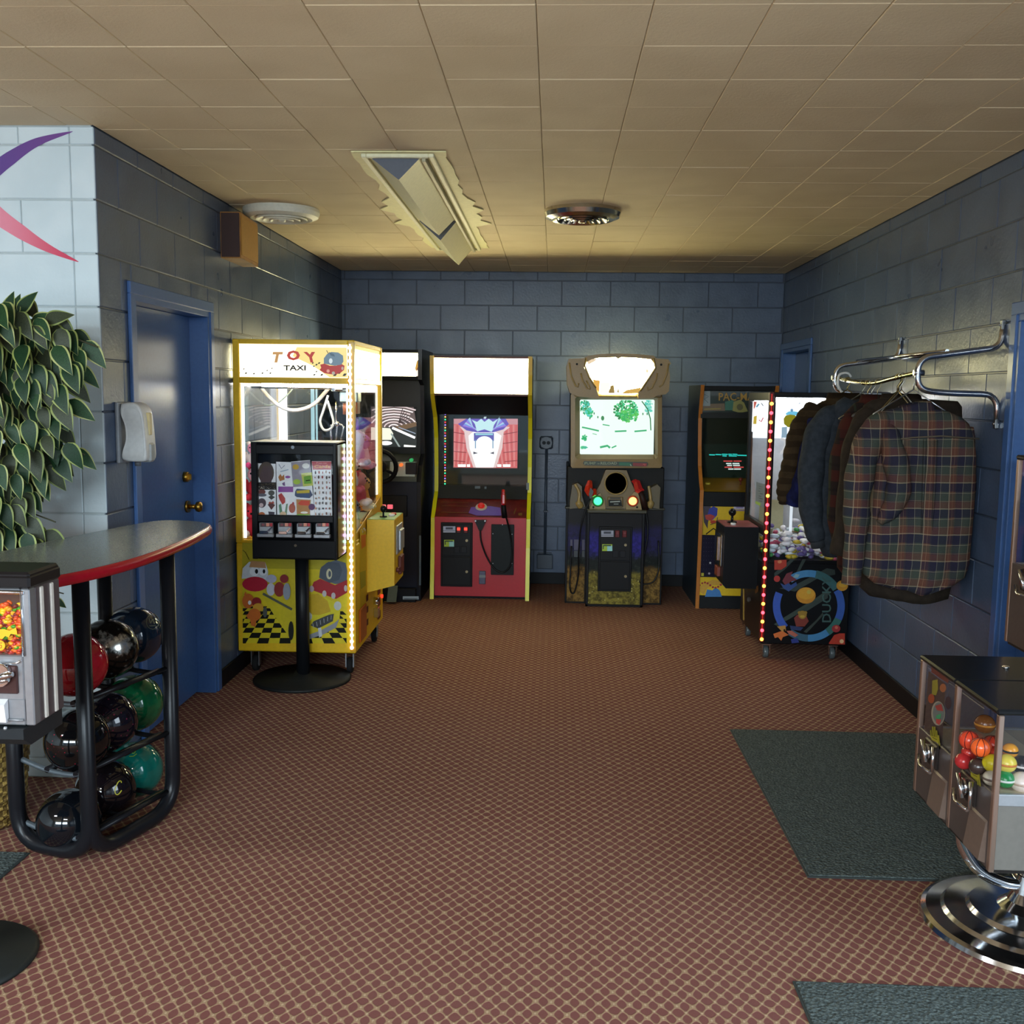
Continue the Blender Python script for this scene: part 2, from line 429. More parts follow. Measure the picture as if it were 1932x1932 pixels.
# ceiling with its square tiles
ce = struct(obj('ceiling', B(-6.2, XR + .2, -4.2, YB + .2, H + .012, H + .1), JOINTC))
for i in range(-11, 8):
    for j in range(-2, 20):
        x0, x1 = max(-.061 + .2955 * i, -3.0), min(-.061 + .2955 * (i + 1), XR)
        y0, y1 = max(2.661 + .303 * (j - 0), 2.2), min(2.661 + .303 * (j + 1), YB)
        if y1 > WY + .005: rs_ = [(max(x0, XL), x1, y0, y1)] + ([(x0, min(x1, XL), y0, WY)] if x0 < XL - .01 and y0 < WY - .02 else [])
        else: rs_ = [(x0, x1, y0, y1)]
        for (x0, x1, y0, y1) in rs_:
            if x1 - x0 < .02 or y1 - y0 < .02: continue
            me = piece('ceiling_tile', 'c', x1 - x0 - .0012, y1 - y0 - .0012, .014, .0028, CEIL, 'z')
            o = bpy.data.objects.new('ceiling_tile', me); COL.objects.link(o); o.parent = ce
            o.location = ((x0 + x1) / 2, (y0 + y1) / 2, H + (random.random() - .5) * .0022)
            o.rotation_euler = ((random.random() - .5) * .004, 0, 0)
# baseboards
BB = P('#121316', .5)
def bbd(name, *a): struct(obj(name, B(*a, c=.003), BB))
bbd('baseboard_left', XL, XL + .012, D1[1] + .05, YB, 0, .095)
bbd('baseboard_back', XL + .012, XR - .012, YB - .012, YB, 0, .095)
bbd('baseboard_right', XR - .012, XR, D2[1] + .05, D3[0] - .05, 0, .095)
# doors
DBL = P('#42659a', .3, bump=0); DBL2 = P('#3f6296', .25)
def door(n, ax, D, wall, sgn, dep):
    """slab recessed by dep in the wall; frame of jambs, head and a narrow casing; sgn points into the wall"""
    a, b, _, h = D; xs = wall + sgn * dep
    def bx(x0, x1, y0, y1, z0, z1, c=.003): return MB().box(x0, x1, y0, y1, z0, z1, c)
    s_ = struct(obj('door_%d' % n, bx(xs, xs + sgn * .04, a + .03, b - .03, .008, h - .03), DBL2))
    f = MB()
    for (y0, y1) in ((a, a + .03), (b - .03, b)): f.box(wall - sgn * .008, wall + sgn * .14, y0, y1, 0, h - .03, .003)
    f.box(wall - sgn * .008, wall + sgn * .14, a, b, h - .03, h, .003)
    obj('door_frame', f, DBL, s_)
    c = MB()
    for (y0, y1) in ((a - .045, a + .004), (b - .004, b + .045)): c.box(wall - sgn * .016, wall, y0, y1, 0, h - .004, .003)
    c.box(wall - sgn * .016, wall, a - .045, b + .045, h - .004, h + .045, .003)
    obj('door_casing', c, DBL, s_)
    return s_, xs
d1, xs = door(1, 'x', D1, XL, -1, .085)
k = MB().cyl((xs, 4.90, .985), (xs + .012, 4.90, .985), .030).cyl((xs + .012, 4.90, .985), (xs + .05, 4.90, .985), .011).lathe((xs + .045, 4.90, .985), [(.012, 0), (.024, .006), (.027, .018), (.022, .03), (.0, .034)], 18, 'x')
obj('door_knob', k, BRASS, d1, 'brass door knob')
obj('deadbolt', MB().cyl((xs, 4.88, 1.135), (xs + .022, 4.88, 1.135), .027, .024).box(xs + .02, xs + .036, 4.876, 4.884, 1.12, 1.15, .002), BRASS, d1, 'brass deadbolt')
d2, xs = door(2, 'x', D2, XR, 1, .06)
d3, xs = door(3, 'x', D3, XR, 1, .09)
for d_ in (d1, d2, d3): d_['label'] = {d1: 'blue door recessed in the left wall with brass lock', d2: 'blue door at the right edge of the photo', d3: 'dark door in the far right corner behind the prize machine'}[d_]
# painted strokes on the white wall
def stroke(pts, ws, c0, c1, name):
    t = T(name); X, Y, Z = t.wcoord(); m_ = t.set(col=t.mix((X.smooth(-2.15, -1.82)), c0, c1), rough=.5)
    L = bez([Vector((p[0], p[1], 0)) for p in pts], 6); n = len(L); mb = MB(); A = []
    for i, p in enumerate(L):
        a, b = L[max(i - 1, 0)], L[min(i + 1, n - 1)]; d_ = (b - a).normalized(); f = i / (n - 1) * (len(ws) - 1)
        w_ = ws[int(f)] + (ws[min(int(f) + 1, len(ws) - 1)] - ws[int(f)]) * (f - int(f))
        A.append((PY(p.x + d_.y * w_ / 2, p.y - d_.x * w_ / 2, WY - .0012), PY(p.x - d_.y * w_ / 2, p.y + d_.x * w_ / 2, WY - .0012)))
    for i in range(n - 1): mb.add([A[i][0], A[i][1], A[i + 1][1], A[i + 1][0]], [(0, 1, 2, 3)])
    return obj(name, mb, m_, ww, fix=False)
stroke([(-60, 372), (-20, 330), (20, 298), (70, 268), (137, 248)], [28, 30, 26, 16, 1], '#5a3a8a', '#6a3a86', 'painted_stroke')
stroke([(-50, 360), (-10, 402), (40, 438), (90, 468), (148, 494)], [34, 32, 26, 15, 1], '#e0889c', '#c8254e', 'painted_stroke')
# ------------------------------------------------------------------ ceiling lamp, vents, speaker, dispenser, outlet, mats
lx0, lx1, ly0, ly1 = -.805, -.505, 4.215, 6.90
lamp = thing('ceiling_lamp', 'long unlit fluorescent fixture with V-shaped diffuser on the tiled ceiling', 'lamp', (lx0 / 2 + lx1 / 2, ly0 / 2 + ly1 / 2, H))
FRW = P('#d8d6b4', .5); DIFF = P('#d9d3b0', .4); DIFF2 = P('#c9c8a8', .45); CAPD = P('#565c66', .6)
m = MB()
for (a, b, c, d) in ((lx0, lx0 + .022, ly0, ly1), (lx1 - .022, lx1, ly0, ly1), (lx0 + .022, lx1 - .022, ly0, ly0 + .022), (lx0 + .022, lx1 - .022, ly1 - .022, ly1)): m.box(a, b, c, d, H - .022, H, .003)
m.box(lx0, lx1, ly0, ly1, H - .004, H)
obj('lamp_frame', m, FRW, lamp)
obj('lamp_rail', MB().box(lx1 - .052, lx1 - .036, ly0 + .02, ly1 - .02, H - .034, H - .004, .002), P('#a7a184', .5), lamp)
# V shaped diffuser panels, one after the other along the fixture
mid = lx0 * .46 + lx1 * .54
for i, (a, b) in enumerate(((ly0 + .03, 5.70), (5.78, ly1 - .03))):
    dz = .105 if i == 0 else .12
    m = MB().m(0).add([(lx0 + .03, a, H - .012), (mid - .01, a, H - dz), (mid - .01, b, H - dz), (lx0 + .03, b, H - .012)], [(0, 1, 2, 3)])
    m.m(1).add([(mid - .01, a, H - dz), (lx1 - .055, a, H - .012), (lx1 - .055, b, H - .012), (mid - .01, b, H - dz)], [(0, 1, 2, 3)])
    m.m(1).add([(lx0 + .03, b, H - .012), (mid - .01, b, H - dz), (lx1 - .055, b, H - .012)], [(0, 1, 2)])
    m.m(2).add([(lx0 + .03, a, H - .012), (mid - .01, a, H - dz), (lx1 - .055, a, H - .012)], [(0, 1, 2)])
    obj('diffuser', m, [DIFF2, DIFF, CAPD], lamp, fix=False)
# ragged pale paint left around the fixture
rnd = random.Random(3); pl = []
for side in (0, 1):
    L = []
    for i in range(26):
        y = ly0 - .03 + (ly1 - ly0 + .0) * i / 25; o_ = .028 + rnd.random() * .03 + (.035 if 9 < i < 17 else 0) + (.05 if i in (12, 16) else 0)
        L.append(((lx0 - o_) if side == 0 else (lx1 + o_), y))
    pl.append(L)
poly = pl[0] + pl[1][::-1]
obj('paint_patch', MB().prism(poly, 2, H - .0075, H - .003), P('#ded9a2', .6), lamp)
def vent(x, y, label, col, dark):
    v = thing('ceiling_vent', label, 'vent', (x, y, H))
    obj('outer_ring', MB().lathe((x, y, H), [(.10, -.03), (.165, -.052), (.196, -.040), (.205, -.018), (.203, 0), (.10, 0)], 40, sharp=True), col, v)
    for k, (r, z) in enumerate(((.135, -.058), (.098, -.062), (.062, -.064))):
        obj('louver_ring', MB().lathe((x, y, H), [(r - .028, z + .030), (r, z), (r + .004, z + .006), (r - .020, z + .034)], 36, sharp=True), col, v)
    obj('center_cone', MB().lathe((x, y, H), [(.028, -.045), (.02, -.066), (0, -.068)], 24), col, v)
    obj('throat', MB().lathe((x, y, H), [(.150, -.026), (.0, -.024)], 30), dark, v)
vent(-1.488, 5.52, 'round white ceiling air diffuser above the wooden wall speaker', P('#dcdccb', .45), P('#8d8a72', .6))
vent(.138, 5.50, 'round chrome ceiling air diffuser near the middle of the ceiling', P('#cfcabc', .16, 1.0), P('#25211c', .5))
t = T('speaker_wood'); X, Y, Z = t.wcoord(); wv = (Z * 60 + t.noise(9) * 8).sin()
WOODO = t.set(col=t.mix(wv.smooth(-1, 1), '#8d5f26', '#a8742f'), rough=.5)
sp = thing('wall_speaker', 'wooden box speaker mounted high on the left wall under the white vent', 'speaker', (XL, 5.42, 2.25))
bm_ = MB().prism([(XL, 5.25), (XL + .105, 5.25), (XL + .085, 5.62), (XL, 5.62)], 2, 2.245, 2.478)
obj('speaker_box', bm_, WOODO, sp)
obj('side_panel', MB().box(XL + .004, XL + .100, 5.246, 5.25, 2.25, 2.473, .001), P('#3b2420', .6), sp, 'dark brown end panel')
obj('speaker_trim', MB().prism([(XL + .104, 5.26), (XL + .109, 5.26), (XL + .089, 5.612), (XL + .084, 5.612)], 2, 2.262, 2.462), P('#b07f30', .7), sp)
# dispenser
dy = 3.985
di = thing('soap_dispenser', 'white plastic wall dispenser beside the left blue door', 'dispenser', (XL, dy, 1.27))
prof = bez([(XL + a_, 0, z_) for a_, z_ in ((.020, 1.506), (.07, 1.510), (.100, 1.482), (.110, 1.42), (.115, 1.34), (.116, 1.292), (.10, 1.276), (.03, 1.278), (.016, 1.30), (.034, 1.36), (.032, 1.42), (.016, 1.47), (.020, 1.506))], 4)[:-1]
pc_ = Vector((XL + .066, 0, 1.392))
obj('cover', MB().loft([[(pc_.x + (p.x - pc_.x) * k, dy + o_, pc_.z + (p.z - pc_.z) * k) for p in prof] for o_, k in ((-.050, .80), (-.054, .92), (-.050, .985), (-.040, 1), (.040, 1), (.050, .985), (.054, .92), (.050, .8))]), P('#d6d8d7', .38), di)
obj('back_plate', MB().box(XL, XL + .014, dy - .068, dy + .068, 1.268, 1.512, .004), P('#8b9096', .4), di)
obj('push_bar', MB().box(XL + .07, XL + .122, dy - .02, dy + .03, 1.272, 1.35, .008), P('#a5a9a8', .3), di)
obj('sight_window', MB().box(XL + .100, XL + .117, dy - .012, dy + .016, 1.38, 1.47, .003), P('#d7c48c', .2), di)
obj('nozzle', MB().cyl((XL + .06, dy, 1.255), (XL + .06, dy, 1.275), .012), P('#5d6167', .4), di)
# outlet with conduit on the back wall
ou = thing('wall_outlet', 'round painted outlet box on the back wall between the red and tan cabinets', 'outlet', (-.05, YB, .13))
GB = P('#3f4a58', .4)
obj('outlet_box', MB().box(-.108, .002, YB - .045, YB, 1.12, 1.225, .014), GB, ou)
o1 = obj('face_plate', MB().cyl((-.053, YB - .052, 1.172), (-.053, YB - .044, 1.172), .048, .048, 24), P('#4a5563', .35), ou)
obj('socket', MB().cyl((-.071, YB - .056, 1.172), (-.071, YB - .05, 1.172), .015), P('#20262d', .5), o1)
obj('socket', MB().cyl((-.035, YB - .056, 1.172), (-.035, YB - .05, 1.172), .015), P('#20262d', .5), o1)
obj('conduit', MB().tube([(-.050, YB - .018, 1.13), (-.050, YB - .018, .24)], .011, 10), GB, ou)
obj('conduit_strap', MB().box(-.105, .005, YB - .02, YB, .255, .265, .002).box(-.068, -.032, YB - .034, YB, .6, .615, .002), GB, ou)
obj('junction_box', MB().box(-.115, .015, YB - .04, YB, .13, .25, .004), GB, ou)
# mats
t = T('mat_rubber'); X, Y, Z = t.wcoord(); vv = t.voro(95); nn = t.noise(160, 3)
MAT = t.set(col=t.mix(nn.smooth(.35, .7), '#3a4242', '#5c6664'), rough=.9, spec=.2, bump=vv + nn * .6, bs=.9, dist=.006)
MEDGE = P('#2c3332', .8)
def floor_mat(x0, x1, y0, y1, label):
    o = thing('floor_mat', label, 'mat', ((x0 + x1) / 2, (y0 + y1) / 2, 0))
    obj('mat_pile', MB().box(x0 + .007, x1 - .007, y0 + .007, y1 - .007, .001, .009, .002), MAT, o)
    obj('mat_border', MB().box(x0, x1, y0, y1, .0, .0055, .002), MEDGE, o)
floor_mat(.857, 1.72, 3.158, 4.617, 'dark green-grey entrance mat in front of the hanging coats')
floor_mat(.668, 1.75, 1.65, 2.560, 'dark green-grey mat cut off by the bottom edge of the photo')
floor_mat(-2.55, -1.74, 2.86, 3.16, 'dark grey mat corner at the left edge behind the ball rack foot')

# ------------------------------------------------------------------ yellow claw machine
cx0, cx1, cy0, cy1, cz0, cz1 = -1.722, -1.064, 5.36, 6.236, .13, 1.837
cl = thing('claw_machine', 'yellow crane prize machine with lit header against the left wall', 'arcade machine', ((cx0 + cx1) / 2, (cy0 + cy1) / 2, 0))
m = MB()
obj('lower_cabinet', MB().box(cx0, cx1, cy0, cy1, cz0, .735, .006), YEL, cl)
m = MB(); pw = .036
for x in (cx0, cx1 - pw):
    for y in (cy0, cy1 - pw): m.box(x, x + pw, y, y + pw, .735, cz1, .004)
for (a, b) in ((.735, .752), (1.604, 1.636), (1.812, cz1)):
    for y in (cy0, cy1 - pw): m.box(cx0 + pw, cx1 - pw, y + .002, y + pw - .002, a, b, .003)
    for x in (cx0, cx1 - pw): m.box(x + .002, x + pw - .002, cy0 + pw, cy1 - pw, a, b, .003)
m.box(cx0 + .004, cx1 - .004, cy0 + .004, cy1 - .004, cz1 - .012, cz1 - .002)
obj('cabinet_frame', m, YEL, cl)
WL = P('#fffdf2', .4, 0, 1.15)
hd = obj('header_sign', MB().box(cx0 + pw, cx1 - pw, cy0 + .010, cy0 + .016, 1.634, 1.813), [P('#fff6d8', .4, 0, 2.2)], cl)
obj('header_sign', MB().box(cx1 - .016, cx1 - .010, cy0 + pw, cy1 - pw, 1.634, 1.813), [P('#fff4c8', .4, 0, 12)], cl)
A = Art('y', cy0 + .0095)
A.poly([(560, 655), (654, 656), (655, 712), (622, 712), (590, 690), (552, 672)], '#f7dd8a', 1.05)
for (x, y, k) in ((451, 704, 1), (460, 696, .7), (464, 704, 1), (479, 705, .9), (495, 704, .9), (510, 704, .9), (513, 695, .7), (504, 699, .7), (592, 691, .8), (590, 685, .8), (597, 688, 1), (602, 685, 1), (597, 701, .8), (593, 707, 1), (607, 707, 1.2), (632, 707, 1.6), (640, 703, 1.5), (650, 707, 1.6)):
    A.poly([(x - 2.4 * k, y + 1.5 * k), (x - .6 * k, y - 1.4 * k), (x + 2.6 * k, y - 1.4 * k), (x + .8 * k, y + 1.5 * k)], '#3b3a1c', .12)
A.poly([(604, 688), (612, 686), (622, 690), (634, 690), (645, 687), (650, 690), (649, 698), (643, 703), (630, 707), (612, 704), (603, 698), (606, 694)], '#d0342c', .62)
A.ell(619, 700, 3, 3.2, '#f0a894', .8).ell(629, 704, 3, 3.2, '#c9c2b0', .7).ell(646, 695, 2, 3.2, '#c9b3a8', .8)
A.poly([(611, 686), (611, 676), (617, 668), (625, 664), (638, 665), (647, 671), (648, 682), (644, 688), (632, 690), (621, 688)], '#7f9db0', .6)
A.line([(616, 661), (620, 668)], 1.2, '#5a5040', .3).poly([(620, 664), (630, 668), (632, 673), (624, 671)], '#5d7d92', .5).ell(624, 681, 3.4, 5, '#d9e6ea', .9)
A.done('header_print', hd)
A = Art('y', cy0 + .008)
text(hd, 'lettering', 'T', A, 513, 664, 532, 684, '#d8a468', .8, 4, bold=.05); text(hd, 'lettering', 'O', A, 541, 661, 566, 680, '#d44a3a', .75, bold=.05); text(hd, 'lettering', 'Y', A, 575, 664, 597, 684, '#cf3d34', .72, -5, bold=.05)
text(hd, 'lettering', 'TAXI', A, 535, 689, 577, 699, '#2e2e2e', .03, bold=.03)
text(hd, 'lettering', 'TOY TAXI', Art('x', cx1 - .0095, 1), 676, 675, 716, 690, '#c8882a', 1.6)
obj('sign_edge', MB().box(cx1 - .0095, cx1 - .008, cy0 + pw, cy1 - pw, 1.792, 1.813), P('#b9b423', .4, 0, .55), cl)
# clear panes
for n_, a in (('front_pane', (cx0 + pw, cx1 - pw, cy0 + .016, cy0 + .020, .752, 1.604)), ('rear_pane', (cx0 + pw, cx1 - pw, cy1 - .02, cy1 - .016, .752, 1.604)),
              ('door_pane', (cx1 - .020, cx1 - .016, cy0 + pw, cy1 - pw, .752, 1.604)), ('side_pane', (cx0 + .016, cx0 + .02, cy0 + pw, cy1 - pw, .752, 1.604))):
    obj(n_, MB().box(*a), GLASS, cl)
# lit inside: white posts and lamps
m = MB()
for x in (cx0 + pw + .001, cx1 - pw - .014):
    m.box(x, x + .013, cy0 + .024, cy0 + .034, .76, 1.60)
m.box(cx0 + pw, cx1 - pw, cy0 + .024, cy0 + .036, 1.588, 1.603)
obj('lamp_strip', m, P('#f4fbff', .4, 0, 2.5), cl)
obj('rear_post', MB().box(cx0 + .022, cx0 + .066, cy1 - .060, cy1 - .024, .752, 1.603), P('#f6fbff', .4, 0, 2.2), cl)
obj('rear_strips', MB().box(-1.505, -1.485, cy1 - .034, cy1 - .022, .752, 1.6).box(-1.474, -1.466, cy1 - .034, cy1 - .022, .752, 1.6), P('#b4e6f0', .4, 0, .8), cl)  # two thin pale blue strips with a faint emission
obj('top_lamp', MB().cyl((-1.62, cy0 + .2, 1.598), (-1.16, cy0 + .2, 1.598), .012).cyl((-1.62, cy1 - .2, 1.598), (-1.16, cy1 - .2, 1.598), .012), P('#ffffff', .4, 0, 34), cl)
obj('door_frame_strip', MB().box(cx1 - .03, cx1 - .021, cy1 - .075, cy1 - .045, .93, 1.60).box(cx1 - .03, cx1 - .021, cy0 + .04, cy1 - .05, 1.565, 1.60), P('#fffef4', .4, 0, 1.6), cl)
obj('ledge_panel', MB().prism([(cy0 + .03, .752), (cy1 - .04, .752), (cy1 - .04, .915), (cy0 + .03, .785)], 0, cx1 - .012, cx1 - .006), P('#c99c1c', .4), cl)
# gantry and claw
g = obj('gantry', MB().box(-1.25, -1.095, 5.62, 5.76, 1.565, 1.60, .004).box(-1.205, -1.10, 5.64, 5.74, 1.505, 1.565, .006), P('#b4c6c8', .3, .5), cl)
obj('motor', MB().cyl((-1.165, 5.69, 1.50), (-1.165, 5.69, 1.435), .032).box(-1.135, -1.105, 5.65, 5.73, 1.44, 1.52, .003), P('#a05a28', .4), g)
obj('gantry_rail', MB().cyl((cx0 + .03, 5.60, 1.585), (cx1 - .03, 5.60, 1.585), .009).cyl((-1.185, cy0 + .03, 1.575), (-1.185, cy1 - .03, 1.575), .009), CHROME, g)
obj('coil_hose', MB().tube(bez([PY(485, 722, 5.72), PY(510, 752, 5.72), PY(535, 770, 5.72), PY(560, 774, 5.72), PY(590, 764, 5.72), PY(612, 742, 5.72), PY(622, 730, 5.72)], 6), .011, 8), P('#eef2f2', .4), cl, 'white hanging supply hose')
obj('hose_loop', MB().tube(bez([PY(619, 746, 5.66), PY(610, 775, 5.66), PY(604, 795, 5.66), PY(610, 810, 5.66), PY(620, 811, 5.66), PY(628, 803, 5.66), PY(628, 790, 5.66), PY(618, 756, 5.66)], 6), .007, 8), P('#eef2f2', .4), cl)
obj('thin_cable', MB().tube(bez([PY(458, 742, 6.0), PY(485, 763, 6.0), PY(520, 762, 6.0), PY(545, 742, 6.0), PY(556, 725, 6.0)], 6), .004, 6), P('#c9e4e8', .4), cl)
m = MB().cyl(PY(634, 758, 5.66), PY(634, 796, 5.66), .004).ell(PY(636, 800, 5.66), .014)
for d in (-1, 0, 1): m.tube(bez([PY(636, 800, 5.66) + Vector((.01 * d, 0, 0)), PY(636 + 12 * d, 806, 5.66), PY(634 + 9 * d, 830, 5.66)], 5), [.006] * 10 + [.004], 6)
obj('grabber', m, CHROME, cl)
# lower art panel facing the room
A = Art('y', cy0 - .0005)
A.poly([(457, 1024), (654, 1028), (655, 1214), (458, 1213)], '#dcc814', 0)
A.poly([(457, 1024), (654, 1028), (654, 1075), (457, 1072)], '#b6a80c', 0)
# chequered floor drawn in perspective
for r in range(9):
    y0 = 1144 + 70 * (1 - (1 - r / 9) ** 1.0) ** 1.35; y1 = 1144 + 70 * (1 - (1 - (r + 1) / 9) ** 1.0) ** 1.35
    for c in range(-3, 13):
        if (r + c) % 2: continue
        def fx(c_, y): return 548 + (c_ - 5) * (11 + (y - 1144) * .145)
        q = [(fx(c, y0), y0), (fx(c + 1, y0), y0), (fx(c + 1, y1), y1), (fx(c, y1), y1)]
        q = [(min(max(a, 458), 654), b) for a, b in q]
        if q[1][0] - q[0][0] > 1 or q[2][0] - q[3][0] > 1: A.poly(q, '#15150c', nk=False)
A.k += 1
A.poly([(497, 1128), (505, 1100), (540, 1112), (600, 1120), (640, 1128), (642, 1150), (640, 1180), (610, 1196), (570, 1205), (548, 1205), (520, 1165)], '#d6c412')
A.poly([(576, 1122), (600, 1119), (626, 1134), (640, 1142), (640, 1168), (612, 1160), (592, 1178), (578, 1160)], '#d8cc1a')
A.poly([(578, 1122), (600, 1120), (618, 1134), (624, 1154), (604, 1160), (590, 1160), (578, 1150)], '#c8a512')
A.ell(637, 1143, 7, 8.5, '#c6cbc4').ell(581, 1163, 8, 8.5, '#c6cbc4')
A.poly([(586, 1180), (592, 1172), (620, 1160), (630, 1158), (628, 1172), (600, 1186)], '#3a3d40')
for i in range(6): A.line([(590 + i * 7, 1176 - i * 3), (592 + i * 6.5, 1185 - i * 3.2)], 1, '#a9b0b4')
A.poly([(576, 1200), (604, 1190), (630, 1176), (640, 1168), (634, 1184), (612, 1196), (578, 1208)], '#8d9198').poly([(600, 1185), (606, 1184), (608, 1200), (602, 1203)], '#c9ced2')
A.poly([(495, 1122), (550, 1152), (552, 1148), (497, 1118)], '#56584a')
A.ell(500, 1155, 4, 10, '#4e534e').ell(549, 1190, 5, 18, '#22251f')
# cap on a red car, figures
A.poly([(602, 1090), (604, 1074), (616, 1062), (634, 1057), (652, 1062), (655, 1076), (654, 1100), (632, 1102)], '#566170').poly([(602, 1090), (606, 1070), (620, 1060), (640, 1062), (646, 1076), (640, 1094), (622, 1100)], '#46515e')
A.ell(621, 1083, 5.5, 10, '#cfc9a4').ell(622, 1083, 2.6, 6, '#46515e')
A.poly([(586, 1112), (592, 1098), (604, 1092), (632, 1104), (655, 1094), (655, 1118), (634, 1130), (612, 1122)], '#a81824')
A.ell(612, 1120, 4, 6, '#c8c2c0').ell(629, 1124, 4, 6, '#c8c2c0').ell(655 - 3, 1110, 3, 6, '#c8c2c0').ell(588, 1111, 4.5, 6, '#b9a2a6')
A.poly([(456, 1092), (458, 1072), (470, 1060), (500, 1060), (506, 1078), (505, 1096), (482, 1090)], '#c9cfd2').ell(481, 1102, 24, 14, '#b40f2e')
A.ell(480, 1078, 9, 9, '#e2e7ea').ell(496, 1078, 8, 8, '#e2e7ea').ell(484, 1078, 3, 4.5, '#101010').ell(498, 1078, 2.4, 4, '#101010').poly([(470, 1070), (474, 1058), (500, 1060), (502, 1072)], '#b98a5a')
A.ell(512, 1092, 10, 8, '#b4b6c8').ell(511, 1112, 8, 12, '#c8cad2').ell(536, 1092, 8, 8, '#8e1c24').ell(527, 1112, 10, 14, '#8e2a20').ell(541, 1116, 7, 16, '#9aa2ac')
A.ell(468, 1134, 11, 14, '#c4641c').poly([(460, 1122), (463, 1116), (467, 1124)], '#c4641c').ell(484, 1136, 9, 9, '#8e1a1c').ell(487, 1146, 10, 8, '#d6a02a').ell(480, 1160, 12, 12, '#cc6a1e').poly([(464, 1160), (474, 1156), (476, 1166), (468, 1168)], '#cc6a1e').poly([(472, 1168), (484, 1166), (482, 1183), (474, 1180)], '#cc6a1e').ell(471, 1137, 3, 4, '#e8e8e0')
A.line([(458, 1038), (463, 1042), (470, 1056)], .9, '#2a2a18')
A.done('side_print', cl)
# coin box on the room side
bx = obj('control_box', MB().prism([(cx1, .405), (-.905, .449), (-.905, .833), (cx1, .833)], 1, 5.70, 6.04), YEL, cl)
obj('box_top', MB().box(cx1 + .004, -.907, 5.704, 6.036, .833, .836), P('#4f8a22', .4), bx)
obj('joystick', MB().cyl((-.985, 5.80, .835), (-.985, 5.80, .87), .006).ell((-.985, 5.80, .885), .018, .018, .022).cyl((-.985, 5.8, .835), (-.985, 5.8, .842), .022), BLACKG, bx)
obj('push_button', MB().cyl((-.945, 5.86, .835), (-.945, 5.86, .850), .02, .017), P('#f2e4e0', .3), bx)
obj('push_button', MB().cyl((-.945, 5.93, .835), (-.945, 5.93, .848), .018, .015), P('#c22830', .3), bx)
obj('coin_mechanism', MB().box(-.905, -.897, 5.76, 5.97, .62, .79, .003).box(-.897, -.880, 5.80, 5.93, .64, .76, .004), SILVER, bx)
obj('coin_return', MB().box(-.905, -.885, 5.84, 5.95, .49, .60, .004).cyl((-.905, 5.77, .53), (-.885, 5.77, .53), .015), P('#6a3a34', .4, .3), bx)
A = Art('x', cx1 + .0005, 1)
A.poly([(679, 1000), (691, 998), (691, 1160), (680, 1178)], '#c9a80e').poly([(681, 1010), (690, 1008), (690, 1030), (682, 1036)], '#d2521c').poly([(679, 1080), (690, 1076), (690, 1104), (681, 1112)], '#8e8a1c')
for i, y in enumerate((1124, 1146, 1170)): A.poly([(691, y), (695, y - 4), (695, y + 8), (691, y + 12)], '#5a1c14').poly([(713, y - 16), (718, y - 20), (718, y - 6), (713, y)], '#6e2018')
A.done('front_print', cl)
obj('prize_door', MB().box(cx1, cx1 + .012, 5.44, 5.62, .17, .36, .004), P('#a8540f', .3), cl)
obj('door_lock', MB().cyl((cx1, 5.92, .31), (cx1 + .03, 5.92, .31), .022).box(cx1 + .0, cx1 + .03, 5.90, 5.95, .21, .27, .004), CHROME, cl)
obj('indicator', MB().cyl((cx1, 6.16, .29), (cx1 + .014, 6.16, .29), .012), P('#ff3a20', .4, 0, 1.5), cl)
# corner light strip
st = obj('strip_or_reflection', MB().box(cx1 - .026, cx1 - .018, cy0 - .006, cy0, .155, 1.815), P('#fff4ff', .4, 0, 3.5), cl)
for q, c in enumerate(('#f4d0ff', '#fff0c4', '#d4ffdc')):
    m = MB()
    for i in range(q, 48, 3): m.ell((cx1 - .022, cy0 - .008, .165 + i * .0347), .0105, None, None, 8, 5)
    obj('bulbs_or_reflection', m, P(c, .4, 0, 5), st, kind='stuff')
obj('corner_trim', MB().box(cx1 - .03, cx1 + .001, cy0 - .0035, cy0 + .02, .14, 1.825, .001), P('#c89a1e', .3), cl)
for (x, y) in ((-1.645, cy0 + .07), (-1.112, cy0 + .07), (-1.105, cy1 - .09), (-1.645, cy1 - .09)): caster(cl, x, y, cz0)
# plush toys piled inside
def plush(loc, r, cols, label, rot=0, ears=0, group=None):
    q = thing('plush_toy', label, 'plush toy', loc, group); x, y, z = loc
    a = [P(c, .95) for c in cols]; M = Matrix.Rotation(rot, 3, 'Z')
    def o(dx, dy, dz): return Vector(loc) + M @ Vector((dx * r, dy * r, dz * r))
    obj('body', MB().ell(o(0, 0, .8), r * .72, r * .62, r * .8, 14, 9, M), a[0], q)
    h = obj('head', MB().ell(o(0, -.1, 1.95), r * .62, r * .56, r * .56, 14, 9, M), a[min(1, len(a) - 1)], q)
    m = MB()
    for s_ in (-1, 1):
        if ears: m.ell(o(.5 * s_, -.05, 2.75), r * .16, r * .10, r * .5, 8, 6, M)
        else: m.ell(o(.48 * s_, -.05, 2.4), r * .24, r * .14, r * .24, 8, 6, M)
    obj('ears', m, a[0], h)
    m = MB()
    for s_ in (-1, 1): m.ell(o(.22 * s_, -.6, 2.05), r * .08, None, None, 6, 5)
    m.ell(o(0, -.66, 1.86), r * .09, None, None, 6, 5); obj('eyes', m, BLACKG, h)
    for s_ in (-1, 1):
        obj('arm', MB().ell(o(.74 * s_, -.15, 1.15), r * .26, r * .26, r * .48, 8, 6, M), a[0], q)
        obj('foot', MB().ell(o(.42 * s_, -.55, .3), r * .28, r * .46, r * .28, 8, 6, M), a[-1], q)
